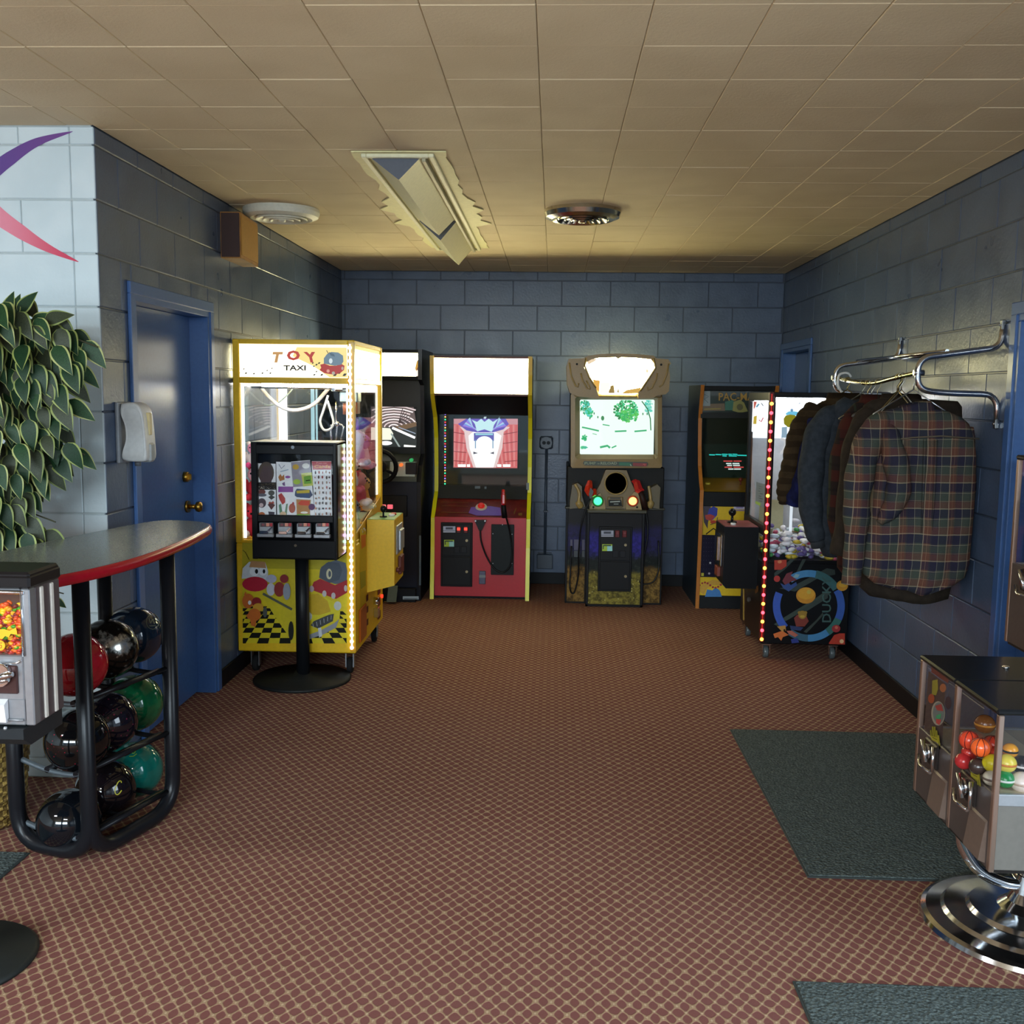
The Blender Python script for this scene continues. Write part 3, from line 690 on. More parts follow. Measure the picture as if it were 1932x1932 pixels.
PT = [((-1.655, 5.47, .755), .072, ('#b01326', '#c21a30', '#f0e8e8'), 'dark red plush toy low behind the left pane of the yellow machine', 0),
      ((-1.645, 5.50, .955), .075, ('#c42238', '#e8a8b8', '#c42238'), 'red plush toy with pink head above the dark red one at the left pane', 0),
      ((-1.650, 5.48, 1.14), .055, ('#f2eef2', '#ee9ac0', '#e04a90'), 'white and pink plush toy topmost in the left corner of the yellow machine', 0),
      ((-1.50, 5.55, .755), .09, ('#3f6fc0', '#5d8ad0', '#e8e8f0'), 'blue plush toy behind the black sticker dispenser in the yellow machine', 0),
      ((-1.34, 5.58, .755), .09, ('#e0b030', '#e8c860', '#c07820'), 'golden plush toy behind the black sticker dispenser in the yellow machine', 0),
      ((-1.145, 5.45, .755), .060, ('#3a9a4a', '#c8508c', '#f0f0f0'), 'green plush toy with magenta head beside the corner light strip', 0),
      ((-1.15, 5.46, .93), .055, ('#f2f2f2', '#e8d8d8', '#c04848'), 'white plush toy above the green one beside the corner light strip', 0),
      ((-1.145, 5.60, .755), .085, ('#d8dce4', '#7f9fc8', '#d8dce4'), 'grey plush toy with blue head low behind the room-side pane', 1.57),
      ((-1.150, 5.62, .99), .085, ('#f4eef6', '#f6f2f8', '#d86a7a'), 'white plush toy with pink feet in the middle of the room-side pane', 1.57),
      ((-1.135, 5.80, .90), .080, ('#e2566a', '#f0a0a0', '#f4e8e8'), 'coral pink plush toy behind the room-side pane by the rear post', 1.57),
      ((-1.150, 5.82, 1.13), .085, ('#8a6ad0', '#a890e0', '#d8d0f0'), 'purple plush toy high behind the room-side pane', 1.57),
      ((-1.150, 5.99, 1.10), .085, ('#c8c4e8', '#7a5cc4', '#e0a0c0'), 'lilac plush toy with purple head at the rear of the room-side pane', 1.57),
      ((-1.150, 5.98, .85), .085, ('#f0a03c', '#f4c070', '#f0f0e0'), 'orange plush toy low at the rear of the room-side pane', 1.57),
      ((-1.16, 5.80, .755), .06, ('#60b0b0', '#90d0d0', '#e0f0f0'), 'teal plush toy at the bottom behind the room-side pane', 1.57),
      ((-1.45, 5.95, .755), .11, ('#b04a8a', '#d080b0', '#e8d0e0'), 'magenta plush toy at the back wall of the yellow machine', 0)]
for i, a in enumerate(PT): plush(a[0], a[1], a[2], a[3], a[4], i % 3 == 1, 'plush toys in the yellow machine')

# ------------------------------------------------------------------ black sticker dispenser on a pedestal
sx0, sx1, sy0, sy1, sz0, sz1 = -1.545, -1.103, 5.08, 5.315, .697, 1.302
sd = thing('sticker_dispenser', 'black coin sticker dispenser on round pedestal before the yellow machine', 'vending machine', (-1.33, 5.28, 0))
obj('pedestal_base', MB().lathe((-1.345, 5.285, 0), [(.262, 0), (.264, .010), (.255, .018), (.05, .034), (.038, .05)], 48), P('#1a1c1c', .5), sd)
obj('pedestal_post', MB().tube([(-1.338, 5.275, .03), (-1.338, 5.275, sz0 + .02)], .036, 20), P('#15171a', .4), sd)
m = MB().box(sx0, sx0 + .012, sy0, sy1, sz0, sz1, .003).box(sx1 - .012, sx1, sy0, sy1, sz0, sz1, .003).box(sx0, sx1, sy1 - .012, sy1, sz0, sz1, .002)
m.box(sx0, sx1, sy0, sy1, sz1 - .014, sz1, .003).box(sx0, sx1, sy0, sy1, sz0, sz0 + .012, .003).box(sx0 + .01, sx1 - .01, sy0 + .04, sy1, sz0 + .01, sz1 - .01)
obj('cabinet', m, P('#15171a', .12), sd)
obj('painted_light_top', MB().box(sx0 + .004, sx1 - .004, sy0 + .002, sy1 - .002, sz1 + .0002, sz1 + .003, .001), P('#d2d6d0', .4), sd, 'top with the crane machine light painted pale')  # added pale plate; light falling on the black top is put into its colour
m = MB().box(sx0 + .012, sx1 - .012, sy0 - .004, sy0 + .04, 1.242, sz1 - .012, .003).box(sx0, sx0 + .03, sy0 - .006, sy0 + .03, sz0, sz1, .003).box(sx1 - .018, sx1, sy0 - .006, sy0 + .03, sz0, sz1, .003)
m.box(sx0 + .03, sx1 - .018, sy0 - .006, sy0 + .03, .892, .927, .003)
obj('face_frame', m, BLACK, sd)
obj('lock', MB().cyl((-1.325, sy0 - .006, 1.279), (-1.325, sy0 - .014, 1.279), .009), CHROME, sd)
obj('lower_door', MB().box(sx0 + .006, sx1 - .006, sy0 - .008, sy0 + .02, sz0 + .006, .800, .004), P('#101215', .4), sd)
obj('lock', MB().cyl((-1.318, sy0 - .008, .772), (-1.318, sy0 - .013, .772), .007), P('#8a8270', .3, 1), sd)
obj('display_pane', MB().box(sx0 + .03, sx1 - .018, sy0 + .008, sy0 + .010, .927, 1.242), GLASS, sd)
# four printed display cards
yc = sy0 + .022
def card(pts): return obj('display_card', MB().add([PY(p[0], p[1], yc + .003) for p in pts] + [PY(p[0], p[1], yc + .006) for p in pts], [(0, 1, 2, 3), (4, 7, 6, 5), (0, 4, 5, 1), (1, 5, 6, 2), (2, 6, 7, 3), (3, 7, 4, 0)]), P('#f2f4f6', .45), sd)
c1 = card([(483, 874), (520, 875), (521, 975), (484, 975)]); c2 = card([(521, 871), (549, 872), (556, 975), (523, 975)])
c3 = card([(549, 871), (585, 868), (594, 975), (556, 975)]); c4 = card([(588, 870), (625, 870), (627, 975), (594, 975)])
A = Art('y', yc + .0025)
A.ell(502, 892, 15, 21, '#4a3826').poly([(490, 898), (496, 880), (510, 880), (514, 900), (512, 910), (492, 910)], '#4a3030')
A.rect(484, 910, 521, 924, '#2a2420'); A.done('card_print', c1)
text(c1, 'lettering', 'TATTOOS', Art('y', yc + .0015), 487, 917.5, 519, 922.5, '#d8d2c0'); text(c1, 'lettering', 'FIERCE', Art('y', yc + .0015), 488, 912, 518, 916, '#7a6a48')
A = Art('y', yc + .0025); A.ell(494, 928, 7, 5, '#6a2a20').ell(512, 930, 6, 5, '#4a4a40').ell(494, 934, 9, 3, '#5a5a66').poly([(506, 938), (512, 934), (519, 938), (512, 943)], '#3a3a34').ell(494, 949, 8, 9, '#4a3a42').ell(493, 953, 4, 4, '#d0b8b8').poly([(505, 952), (512, 947), (519, 953), (512, 962)], '#5a2420').poly([(506, 950), (509, 946), (512, 949), (515, 945), (518, 950)], '#a83a20').ell(494, 971, 6, 5, '#b8622a').poly([(506, 965), (518, 966), (517, 975), (508, 975)], '#3a2e3a'); A.done('card_print', c1)
A = Art('y', yc + .0025)
A.line([(526, 876), (531, 884), (537, 878)], 1.2, '#5a5a80').line([(529, 890), (544, 886)], 1.5, '#8aa8c0').poly([(525, 900), (529, 894), (532, 899), (536, 895), (537, 905), (528, 908)], '#b4702c').ell(543, 900, 5, 2.5, '#9a4a9a').poly([(532, 912), (537, 909), (538, 917), (534, 916)], '#6a3a80').rect(525, 918, 553, 928.5, '#8a3a9a')
A.poly([(525, 934), (531, 930), (538, 940), (538, 948), (533, 952), (527, 942)], '#b82a24').poly([(526, 953), (530, 950), (533, 968), (528, 972)], '#5a8a6a').poly([(540, 951), (543, 950), (541, 972), (537, 968)], '#5a8a6a').ell(534, 970, 6, 5, '#d8b890').ell(551, 959, 6, 9, '#a8442a').ell(553, 950, 2, 3, '#a02030')
A.done('card_print', c2); text(c2, 'lettering', 'TATTOO', Art('y', yc + .0015), 527, 921, 551, 927.5, '#e8c8f0')
A = Art('y', yc + .0025)
A.poly([(549, 872), (585, 869), (590, 916), (553, 919)], '#9a94a0').poly([(568, 893), (588, 891), (591, 916), (572, 918)], '#c8d05a').ell(558, 881, 6, 5, '#d0a830').ell(577, 879, 7, 5, '#e8e6e0').ell(560, 909, 7, 5, '#a8c83a').poly([(573, 899), (586, 897), (588, 912), (574, 913)], '#6aa818').line([(577, 907), (585, 906)], 2, '#20280c')
A.poly([(557, 927), (560, 922), (585, 924), (590, 934), (584, 940), (560, 938), (556, 935)], '#3a4a6a').poly([(559, 926), (584, 924), (584, 930), (560, 931)], '#c8b020').rect(566, 933, 583, 939, '#2a4a78')
A.poly([(559, 942), (586, 943), (584, 975), (560, 975)], '#b88040').poly([(562, 950), (568, 944), (584, 945), (584, 954), (566, 953)], '#d0401c').ell(574, 967, 7, 2, '#f0ece0').rect(560, 970, 585, 975, '#7ab030').ell(588, 956.5, 6, 6, '#5a2a60')
A.done('card_print', c3); text(c3, 'lettering', 'PACK', Art('y', yc + .0015), 565, 928.5, 582, 932.5, '#e8e8e8')
A = Art('y', yc + .0025); A.poly([(588, 870.5), (625, 870.5), (625, 886), (590, 886)], '#c04a54')
rn = random.Random(5)
for r in range(9):
    for c in range(5):
        x, y = 595 + c * 6.8 + rn.uniform(-1, 1), 891 + r * 9.8 + rn.uniform(-1, 1)
        A.ell(x, y, rn.uniform(.8, 1.8), rn.uniform(1.6, 3.6), rn.choice(['#7a4a3a', '#a03030', '#4a3a34', '#9a7a5a', '#c08a6a', '#2a2a30']), n=8)
A.done('card_print', c4); text(c4, 'lettering', 'Cards', Art('y', yc + .0015), 593, 877, 623, 883, '#f0b060'); text(c4, 'lettering', 'Pop up', Art('y', yc + .0015), 597, 872, 617, 875.5, '#e8a0a0')
# four coin mechanisms
for i in range(4):
    x = PY(503 + i * 35.4, 1000, sy0).x
    me = obj('coin_mechanism', MB().box(x - .036, x + .036, sy0 - .014, sy0 + .01, .832, .888, .004).box(x - .043, x + .043, sy0 - .03, sy0 - .006, .815, .834, .003), SILVER, sd)
    obj('coin_slide', MB().box(x - .024, x + .02, sy0 - .045, sy0 - .012, .834, .850, .002).prism([(x + .0, .838), (x + .012, .834), (x + .04, .866), (x + .034, .870)], 1, sy0 - .04, sy0 - .03), CHROME, me)
    a_ = Art('y', sy0 - .0145); px = 503 + i * 35.4
    a_.rect(px - 12, 987, px + 12, 994, '#5a4a4a').rect(px - 1, 987, px + 5, 993, '#e89a80').rect(px + 6, 987, px + 11, 993, '#c0303a').rect(px - 9, 988, px - 4, 992, '#8a4a50'); a_.done('price_label', me)
# ------------------------------------------------------------------ shared coin door
def coin_door(parent, y, x0, y0, x1, y1, split, green=True, lit=True):
    """panel given by its pixel rectangle on plane y: upper mechanism door and lower cash door"""
    a, b = PY(x0, y0, y), PY(x1, y1, y); s0 = PY((x0 + x1) / 2, split, y).z
    fr = obj('coin_door_frame', MB().box(a.x, b.x, y - .012, y + .01, b.z, a.z, .004), P('#15161a', .45), parent)
    obj('upper_door', MB().box(a.x + .012, b.x - .012, y - .018, y - .01, s0 + .004, a.z - .012, .003), P('#101115', .4), fr)
    obj('cash_door', MB().box(a.x + .012, b.x - .012, y - .018, y - .01, b.z + .012, s0 - .004, .003), P('#0e0f12', .45), fr)
    W_, H_ = x1 - x0, y1 - y0
    A = Art('y', y - .019)
    A.rect(x0 + W_ * .07, y0 + H_ * .065, x0 + W_ * .46, y0 + H_ * .135, '#c2cbe0', .25).rect(x0 + W_ * .07, y0 + H_ * .142, x0 + W_ * .46, y0 + H_ * .16, '#d8dff0', .25)
    A.rect(x0 + W_ * .15, y0 + H_ * .08, x0 + W_ * .38, y0 + H_ * .115, '#6a7490', .1)
    A.rect(x0 + W_ * .10, y0 + H_ * .275, x0 + W_ * .42, y0 + H_ * .38, '#a8c832').rect(x0 + W_ * .26, y0 + H_ * .30, x0 + W_ * .42, y0 + H_ * .38, '#9ad8d8').rect(x0 + W_ * .12, y0 + H_ * .29, x0 + W_ * .15, y0 + H_ * .35, '#20381c').rect(x0 + W_ * .15, y0 + H_ * .285, x0 + W_ * .38, y0 + H_ * .305, '#2a4a20')
    A.done('door_stickers', fr)
    for k in (0, 1):
        px = x0 + W_ * (.575 + .225 * k); q = PY(px, y0 + H_ * .11, y)
        c = obj('coin_slot', MB().box(q.x - .016, q.x + .016, y - .026, y - .016, q.z - .026, q.z + .026, .003), P('#5a1014', .3), fr)
        obj('slot_light', MB().box(q.x - .012, q.x + .012, y - .030, y - .025, q.z - .006, q.z + .016, .003), P('#ff3a2a' if lit else '#8a1a20', .3, 0, 2.2 if lit else .25), c)
        q = PY(px - W_ * .06, y0 + H_ * .42, y); obj('coin_return', MB().box(q.x - .022, q.x + .022, y - .022, y - .016, q.z - .025, q.z + .025, .003), P('#1b1d22', .35), fr)
    for f in (.28, .76):
        q = PY(x0 + W_ * .83, y0 + H_ * f, y); obj('door_lock', MB().cyl((q.x, y - .018, q.z), (q.x, y - .026, q.z), .010), P('#a89a78', .3, 1), fr)
    return fr

# ------------------------------------------------------------------ black driving cabinet
kx0, kx1 = -1.635, -.978
kd = thing('driving_cabinet', 'black driving arcade cabinet with steering wheel half hidden by yellow machine', 'arcade machine', (-1.30, 7.8, 0))
BKS = P('#191b22', .3); BKF = P('#171b2b', .4)
side = [(7.47, 1.885), (8.15, 1.885), (8.15, 0), (7.42, 0), (7.42, .90), (7.50, 1.02), (7.64, 1.10), (7.60, 1.62), (7.47, 1.66)]
for x in (kx0, kx1 - .03): obj('side_panel', MB().prism(side, 0, x, x + .03), BKS, kd)
obj('edge_trim', MB().box(kx1 - .012, kx1 + .002, 7.416, 7.424, .12, .50, .001), P('#5d6f7c', .25), kd, 'worn shiny strip of edge trim')
a, b = kx0 + .03, kx1 - .03
mq = obj('marquee', MB().box(a, b, 7.49, 7.51, 1.685, 1.855), P('#fff4be', .4, 0, 24), kd)
A = Art('y', 7.489)
A.poly([(783, 694), (786, 682), (793, 672), (794, 711), (786, 711)], '#e2a83a', .8).poly([(785, 712), (786, 696), (790, 690), (794, 700), (794, 711)], '#b06a3a', .6).ell(787, 704, 2.2, 6, '#fff0e0', 1.2)
A.done('marquee_print', mq)
obj('marquee_frame', MB().box(a, b, 7.48, 7.52, 1.855, 1.88, .003).box(a, b, 7.48, 7.60, 1.655, 1.685, .003).box(a, b, 7.52, 8.1, 1.86, 1.875), BLACKM, kd)
obj('screen_bezel', MB().box(a, b, 7.62, 7.66, 1.455, 1.66).box(a, b, 7.62, 7.66, 1.10, 1.15).box(-1.035, b, 7.62, 7.66, 1.15, 1.455), P('#10140f', .35), kd)
sn = obj('screen', MB().box(a, -1.035, 7.665, 7.68, 1.14, 1.46), [P('#101414', .2)], kd)
A = Art('y', 7.664); E_ = .9
A.poly([(700, 764), (780, 766), (786, 800), (786, 848), (700, 846)], '#26302e', .55)
A.poly([(700, 764), (780, 766), (786, 804), (735, 806), (700, 806)], '#6a5a58', .8)
for i in range(9):
    r = 8 + i * 8; A.line([(743 + r * math.cos(t_) * 1.1, 806 + r * .62 * math.sin(t_)) for t_ in [pi + pi * k / 10 for k in range(11) if 700 < 743 + r * math.cos(pi + pi * k / 10) * 1.1 < 785]], 2.4, '#e8d4d4' if i % 2 else '#fff4f4', 1.0)
for i in range(7): A.line([(752, 798), (760 + i * 3.5, 770 + i * 4.5)], 1.3, '#4a3038', .4)
A.poly([(745, 805), (785, 796), (786, 804), (757, 812)], '#8a6a48', .6).line([(740, 807), (783, 826)], 4.5, '#ffffff', 1.3).line([(752, 806), (784, 818)], 1.5, '#b0c0d8', .8)
A.poly([(700, 806), (736, 808), (742, 818), (738, 830), (700, 830)], '#f0f2dc', 1.1).ell(728, 836, 12, 4, '#ffffff', 1.2).line([(738, 818), (755, 845)], 3, '#a8b8b4', .8).line([(762, 841), (784, 843)], 4, '#fdfdf4', 1.3)
A.done('screen_image', sn)
dz0, dz1 = .935, 1.06
dash = obj('dashboard', MB().prism([(7.40, .905), (7.40, .935), (7.44, 1.055), (7.64, 1.105), (7.64, .905)], 0, a, b), P('#3a4034', .5), kd)
pn = obj('dash_panel', MB().prism([(7.395, .945), (7.43, 1.050), (7.436, 1.048), (7.401, .943)], 0, -1.21, b - .012), P('#bcc8c2', .5), dash)
for (px, py, c, e) in ((757, 877, '#ff7a30', 1.0), (776, 868, '#28b060', .8)):
    q = PY(px, py, 7.405); obj('push_button', MB().cyl((q.x, 7.43, q.z), (q.x, 7.385, q.z), .013), P(c, .4, 0, e), pn)
q0, q1 = PY(765, 873, 7.39), PY(786, 895, 7.39); obj('card_slot', MB().box(q0.x, q1.x, 7.385, 7.43, q1.z, q0.z, .004), P('#1a1012', .4), pn)
wh = PY(717, 880, 7.28)
sw = obj('steering_wheel', MB().tube([wh + Vector((.118 * math.cos(t_), -.03 * math.sin(t_), .118 * math.sin(t_))) for t_ in [2 * pi * k / 28 for k in range(28)]], .017, 10, closed=True), P('#0e0f12', .45), kd)
m = MB().lathe((wh.x, 7.26, wh.z), [(0, 0), (.045, .004), (.05, .02), (.03, .15)], 20, 'y')
for t_ in (pi / 2, pi * 7 / 6, -pi / 6): m.box(-1, 0, 0, 0, 0, 0) if 0 else m.tube([wh, wh + Vector((.112 * math.cos(t_), -.028 * math.sin(t_), .112 * math.sin(t_)))], .011, 8)
obj('wheel_hub', m, P('#15171b', .4), sw)
obj('front_panel', MB().box(a, b, 7.43, 7.45, .10, .905, .002), BKF, kd)
cd = obj('coin_box', MB().box(-1.36, -1.08, 7.415, 7.43, .64, .80, .004), P('#0d0e12', .4), kd)
for px in (723, 736):
    q = PY(px, 956, 7.41); obj('coin_slot', MB().box(q.x - .020, q.x + .020, 7.40, 7.416, q.z - .016, q.z + .016, .003), P('#ff6a78', .3, 0, 1.0), cd)
obj('base_panel', MB().box(a, b, 7.36, 7.45, 0, .10, .004), P('#11141a', .5), kd)
q = PY(742, 1128, 7.30)
obj('pedal', MB().prism([(7.27, .018), (7.30, .012), (7.38, .115), (7.36, .125)], 0, q.x - .045, q.x + .025), P('#4d5d60', .4, .4), kd)
A = Art('y', 7.3595); A.rect(760, 1125, 790, 1131, '#cfe0e6', .15).rect(762, 1129, 788, 1130.5, '#40505a'); A.done('base_label', kd)

# ------------------------------------------------------------------ red shooting cabinet with yellow edges
rx0, rx1 = -.918, -.160
rd = thing('shooter_cabinet', 'red fronted arcade cabinet with yellow edges and one red light gun', 'arcade machine', (-.54, 7.8, 0))
prof_ = [(7.458, 1.838), (7.47, 1.70), (7.494, 1.555), (7.60, 1.45), (7.69, 1.38), (7.76, 1.22), (7.78, 1.0), (7.78, .80), (7.70, .745), (7.60, .66), (7.555, .62), (7.545, .40), (7.498, 0)]
for x in (rx0, rx1 - .03): obj('side_panel', MB().prism(prof_ + [(8.16, 0), (8.16, 1.838)], 0, x + .004, x + .026), P('#1a1a1c', .4), rd)
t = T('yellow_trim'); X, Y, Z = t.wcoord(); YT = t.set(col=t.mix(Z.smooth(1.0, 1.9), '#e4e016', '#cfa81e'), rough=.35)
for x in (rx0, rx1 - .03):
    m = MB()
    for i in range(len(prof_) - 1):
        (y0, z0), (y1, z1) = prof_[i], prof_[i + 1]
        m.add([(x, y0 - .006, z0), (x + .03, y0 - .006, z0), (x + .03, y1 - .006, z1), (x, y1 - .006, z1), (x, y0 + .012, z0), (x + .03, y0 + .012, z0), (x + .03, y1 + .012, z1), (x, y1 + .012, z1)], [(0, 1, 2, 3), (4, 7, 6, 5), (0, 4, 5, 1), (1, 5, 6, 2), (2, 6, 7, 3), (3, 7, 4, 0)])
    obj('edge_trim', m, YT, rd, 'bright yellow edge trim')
a, b = rx0 + .03, rx1 - .03
obj('marquee', MB().box(a, b, 7.50, 7.52, 1.562, 1.822), P('#fff4be', .4, 0, 24), rd)
m = MB().box(a, b, 7.47, 7.60, 1.822, 1.838, .002).box(a, b, 7.485, 7.72, 1.545, 1.562, .002).box(a, b, 7.6, 8.1, 1.822, 1.836)
obj('marquee_frame', m, P('#4a1a12', .5), rd)
obj('speaker_grille', MB().prism([(7.60, 1.545), (7.74, 1.40), (7.76, 1.40), (7.63, 1.545)], 0, a, b), BLACKM, rd)
obj('monitor_shroud', MB().box(a, -.775, 7.80, 7.84, .86, 1.50).box(-.26, b, 7.80, 7.84, .86, 1.50).box(-.775, -.26, 7.80, 7.84, .86, .985).box(-.775, -.26, 7.80, 7.84, 1.385, 1.50).box(a, b, 8.0, 8.02, .7, 1.55), P('#15161c', .35), rd)
sn = obj('screen', MB().box(-.80, -.25, 7.845, 7.86, .97, 1.40), P('#0c0c10', .2), rd)
A = Art('y', 7.844)
A.poly([(851, 790), (977, 790), (976, 883), (850, 882)], '#fa7478', 1.1)
A.poly([(851, 790), (977, 790), (977, 801), (851, 800)], '#f6a8b4', 1.0)
for i in range(10): A.line([(853 + i * 5, 802), (853 + i * 3.6, 880)], 1.6, '#ffa2a2' if i % 2 else '#e0585c', 1.1)
for i in range(10): A.line([(974 - i * 5, 802), (974 - i * 3.6, 880)], 1.6, '#ffa2a2' if i % 2 else '#e0585c', 1.1)
for i in range(4): A.line([(852, 815 + i * 18), (884 - i * 2, 820 + i * 17)], 1.5, '#c03a44', .8).line([(976, 815 + i * 18), (946 + i * 2, 820 + i * 17)], 1.5, '#c03a44', .8)
A.poly([(893, 882), (880, 845), (876, 815), (868, 806), (902, 800), (932, 800), (962, 806), (950, 815), (948, 845), (936, 882)], '#ffd8dc', 1.25)
A.poly([(898, 882), (886, 845), (884, 822), (896, 812), (930, 812), (946, 822), (941, 845), (931, 882)], '#ffffff', 1.8)
A.poly([(864, 800), (880, 790), (954, 790), (960, 800), (950, 810), (930, 816), (900, 816), (880, 812)], '#7a5ad8', 1.0)
for s_ in (-1, 1):
    for i in range(6):
        x = 914 + s_ * (10 + i * 2); A.poly([(x, 815 - i), (x + s_ * 2, 811 - i), (914 + s_ * (42 - i * 2.2), 804 - i * 2.6), (914 + s_ * (38 - i * 2.2), 801 - i * 2.6)], ('#b07ef0', '#8aa2ff', '#c4e4ff')[i % 3], 1.15)
A.poly([(900, 814), (896, 800), (890, 792), (900, 796), (908, 790), (914, 796), (922, 790), (930, 796), (940, 790), (932, 802), (928, 815), (914, 810)], '#d8f4ff', 1.3)
A.line([(914, 790), (921, 776), (924, 774)], [4, 5, 3], '#e8f4ff', 1.0).line([(934, 778), (944, 786)], 4, '#e0ecf8', .9)
A.rect(894, 817, 932, 832, '#7a6ad8', .9).rect(897, 818, 930, 821, '#a8e0f4', 1.2).ell(914, 836, 16, 13, '#ffffff', 1.8).rect(896, 830, 898, 846, '#90b8e8', .9).rect(929, 830, 931, 846, '#90b8e8', .9)
A.poly([(893, 852), (902, 855), (893, 857)], '#7a6a8a', .6).poly([(932, 852), (924, 855), (932, 857)], '#7a6a8a', .6)
for (x0, x1) in ((864, 879), (881, 887), (938, 946), (949, 963)): A.rect(x0, 876, x1, 881, '#ffffff', 1.6)
A.rect(864, 888, 962, 889.5, '#6a6ac0', .5)
A.done('screen_image', sn)
obj('front_pane', MB().box(a, b, 7.785, 7.79, .84, 1.50), TINT, rd)
st = obj('strip_or_reflection', MB().box(PY(840, 800, 7.77).x - .003, PY(840, 800, 7.77).x + .003, 7.774, 7.782, .85, 1.50), BLACKM, rd)  # added glowing strip in place of lamps mirrored in the front glass
m = MB()
for i in range(31): m.m(i % 4).ell((PY(840, 800, 7.77).x, 7.771, .86 + i * .0208), .0062, None, None, 8, 5)
obj('bulbs_or_reflection', m, [P('#40ffb0', .4, 0, 1.6), P('#ffc070', .4, 0, 1.6), P('#a080ff', .4, 0, 1.6), P('#ff4048', .4, 0, 1.6)], st, kind='stuff')
obj('lower_shelf', MB().prism([(7.79, .86), (7.84, .86), (7.84, .75), (7.74, .75)], 0, a, b), P('#23282c', .35), rd)
A = Art('y', 7.775); A.rect(896, 917, 906, 924, '#5d7472', .12).rect(914, 918, 918, 924, '#5d7472', .12).rect(993, 911, 998, 925, '#b8c4c4', .1); A.done('shelf_labels', rd)
t = T('red_overlay'); X, Y, Z = t.wcoord(); n_ = t.noise(14, 3)
OVL = t.set(col=t.mix(n_.smooth(.4, .7), '#5c1a18', '#78241c'), rough=.35)
cp = obj('control_panel', MB().prism([(7.785, .768), (7.80, .75), (7.56, .60), (7.535, .628)], 0, a, b), OVL, rd)
d_ = Vector((0, .25, .14)).normalized()
def onp(px, py):                                             # point on the sloping panel
    dr = ray(px, py); n = Vector((0, -.14, .25)).normalized(); p0 = Vector((0, 7.66, .6985 + .003)); k = (p0 - EYE).dot(n) / dr.dot(n); return EYE + dr * k
pm = MB(); N_ = Vector((0, -.14, .25)).normalized()
pm.add([onp(*q) + N_ * .001 for q in ((889, 957), (925, 955), (944, 958), (946, 973), (899, 973), (884, 968))], [(0, 1, 2, 3, 4, 5)])
pm.m(1)
for q in ([(832, 947), (884, 948), (884, 948.8), (832, 947.8)], [(833, 966), (883, 967), (883, 968), (833, 967)], [(834, 954), (884, 955), (884, 955.8), (834, 954.8)], [(969, 967), (974, 958), (975, 958.5), (970, 972)], [(978, 968), (985, 968), (985, 973), (978, 973)]): pm.add([onp(*z) + N_ * .0012 for z in q], [(0, 1, 2, 3)])
obj('panel_print', pm, [P('#6a48b0', .3), P('#7a5a28', .4)], cp, fix=False)
c0 = onp(908, 957)
bt = obj('button_ring', MB().tube([c0 - N_ * .004, c0 + N_ * .008], [.048, .042], 28), P('#c9c4b0', .4), cp)
obj('push_button', MB().tube([c0 + N_ * .006, c0 + N_ * .02, c0 + N_ * .032], [.028, .026, .016], 20), P('#e02a22', .25, 0, .5), bt)
obj('front_panel', MB().box(a, b, 7.535, 7.56, .02, .63, .002), P('#b01a28', .42), rd)
obj('base_panel', MB().box(a, b, 7.56, 7.60, 0, .03), BLACKM, rd)
coin_door(rd, 7.535, 832, 985, 891, 1107, 1049)
q0, q1 = PY(927, 989, 7.53), PY(969, 1085, 7.53)
sg = obj('vent_panel', MB().box(q0.x, q1.x, 7.524, 7.536, q1.z, q0.z, .003), P('#1b2225', .55), rd)
for (x, y) in ((930, 1007), (966, 1008), (930, 1063), (966, 1063), (948, 990)):
    q = PY(x, y, 7.523); obj('screw', MB().cyl((q.x, 7.526, q.z), (q.x, 7.521, q.z), .0035), STEEL, sg)
tri = [PY(895, 981, 7.52), PY(918, 981, 7.52), PY(909, 1001, 7.52), PY(904, 1001, 7.52)]
hb = obj('cable_bracket', MB().prism([(p.x, p.z) for p in tri], 1, 7.505, 7.536), P('#16171a', .4), rd)
for (x, y) in ((897, 983), (915, 983)):
    q = PY(x, y, 7.50); obj('screw', MB().cyl((q.x, 7.508, q.z), (q.x, 7.502, q.z), .006), STEEL, hb)
q0, q1 = PY(904, 1077, 7.53), PY(916, 1102, 7.53)
lp = obj('lock_plate', MB().box(q0.x, q1.x, 7.522, 7.536, q1.z, q0.z, .003), P('#5a5a6c', .35, .6), rd)
A = Art('y', 7.5215); A.rect(904, 1085, 916, 1090, '#d8e6e8', .1); A.done('lock_label', lp)
gz = PY(950, 940, 7.42)
gn = obj('light_gun', MB().loft([[PY(950 + dx * s_, py, 7.43 + dy * s_ * .004) for dx, dy in ((-1, -1), (-.4, -4), (.4, -4), (1, -1), (1, 4), (-1, 4))] for py, s_ in ((923.5, 3), (928, 4), (933, 4), (934, 4.6), (950, 5), (953, 4.4))], smooth=False), P('#c41a24', .3), rd)
obj('gun_grip', MB().tube([PY(950, 952, 7.44), PY(951, 966, 7.46), PY(952, 976, 7.47)], [.018, .020, .022], 10), BLACKM, gn)
obj('gun_cable', MB().tube(bez([PY(906, 1000, 7.51), PY(908, 1022, 7.50), PY(918, 1050, 7.50), PY(932, 1072, 7.495), (PY(948, 1080, 7.49)), PY(962, 1068, 7.49), PY(966, 1040, 7.495), PY(962, 1005, 7.495), PY(956, 980, 7.47), PY(953, 972, 7.465)], 6), .0065, 8), P('#0c0d10', .35), rd)

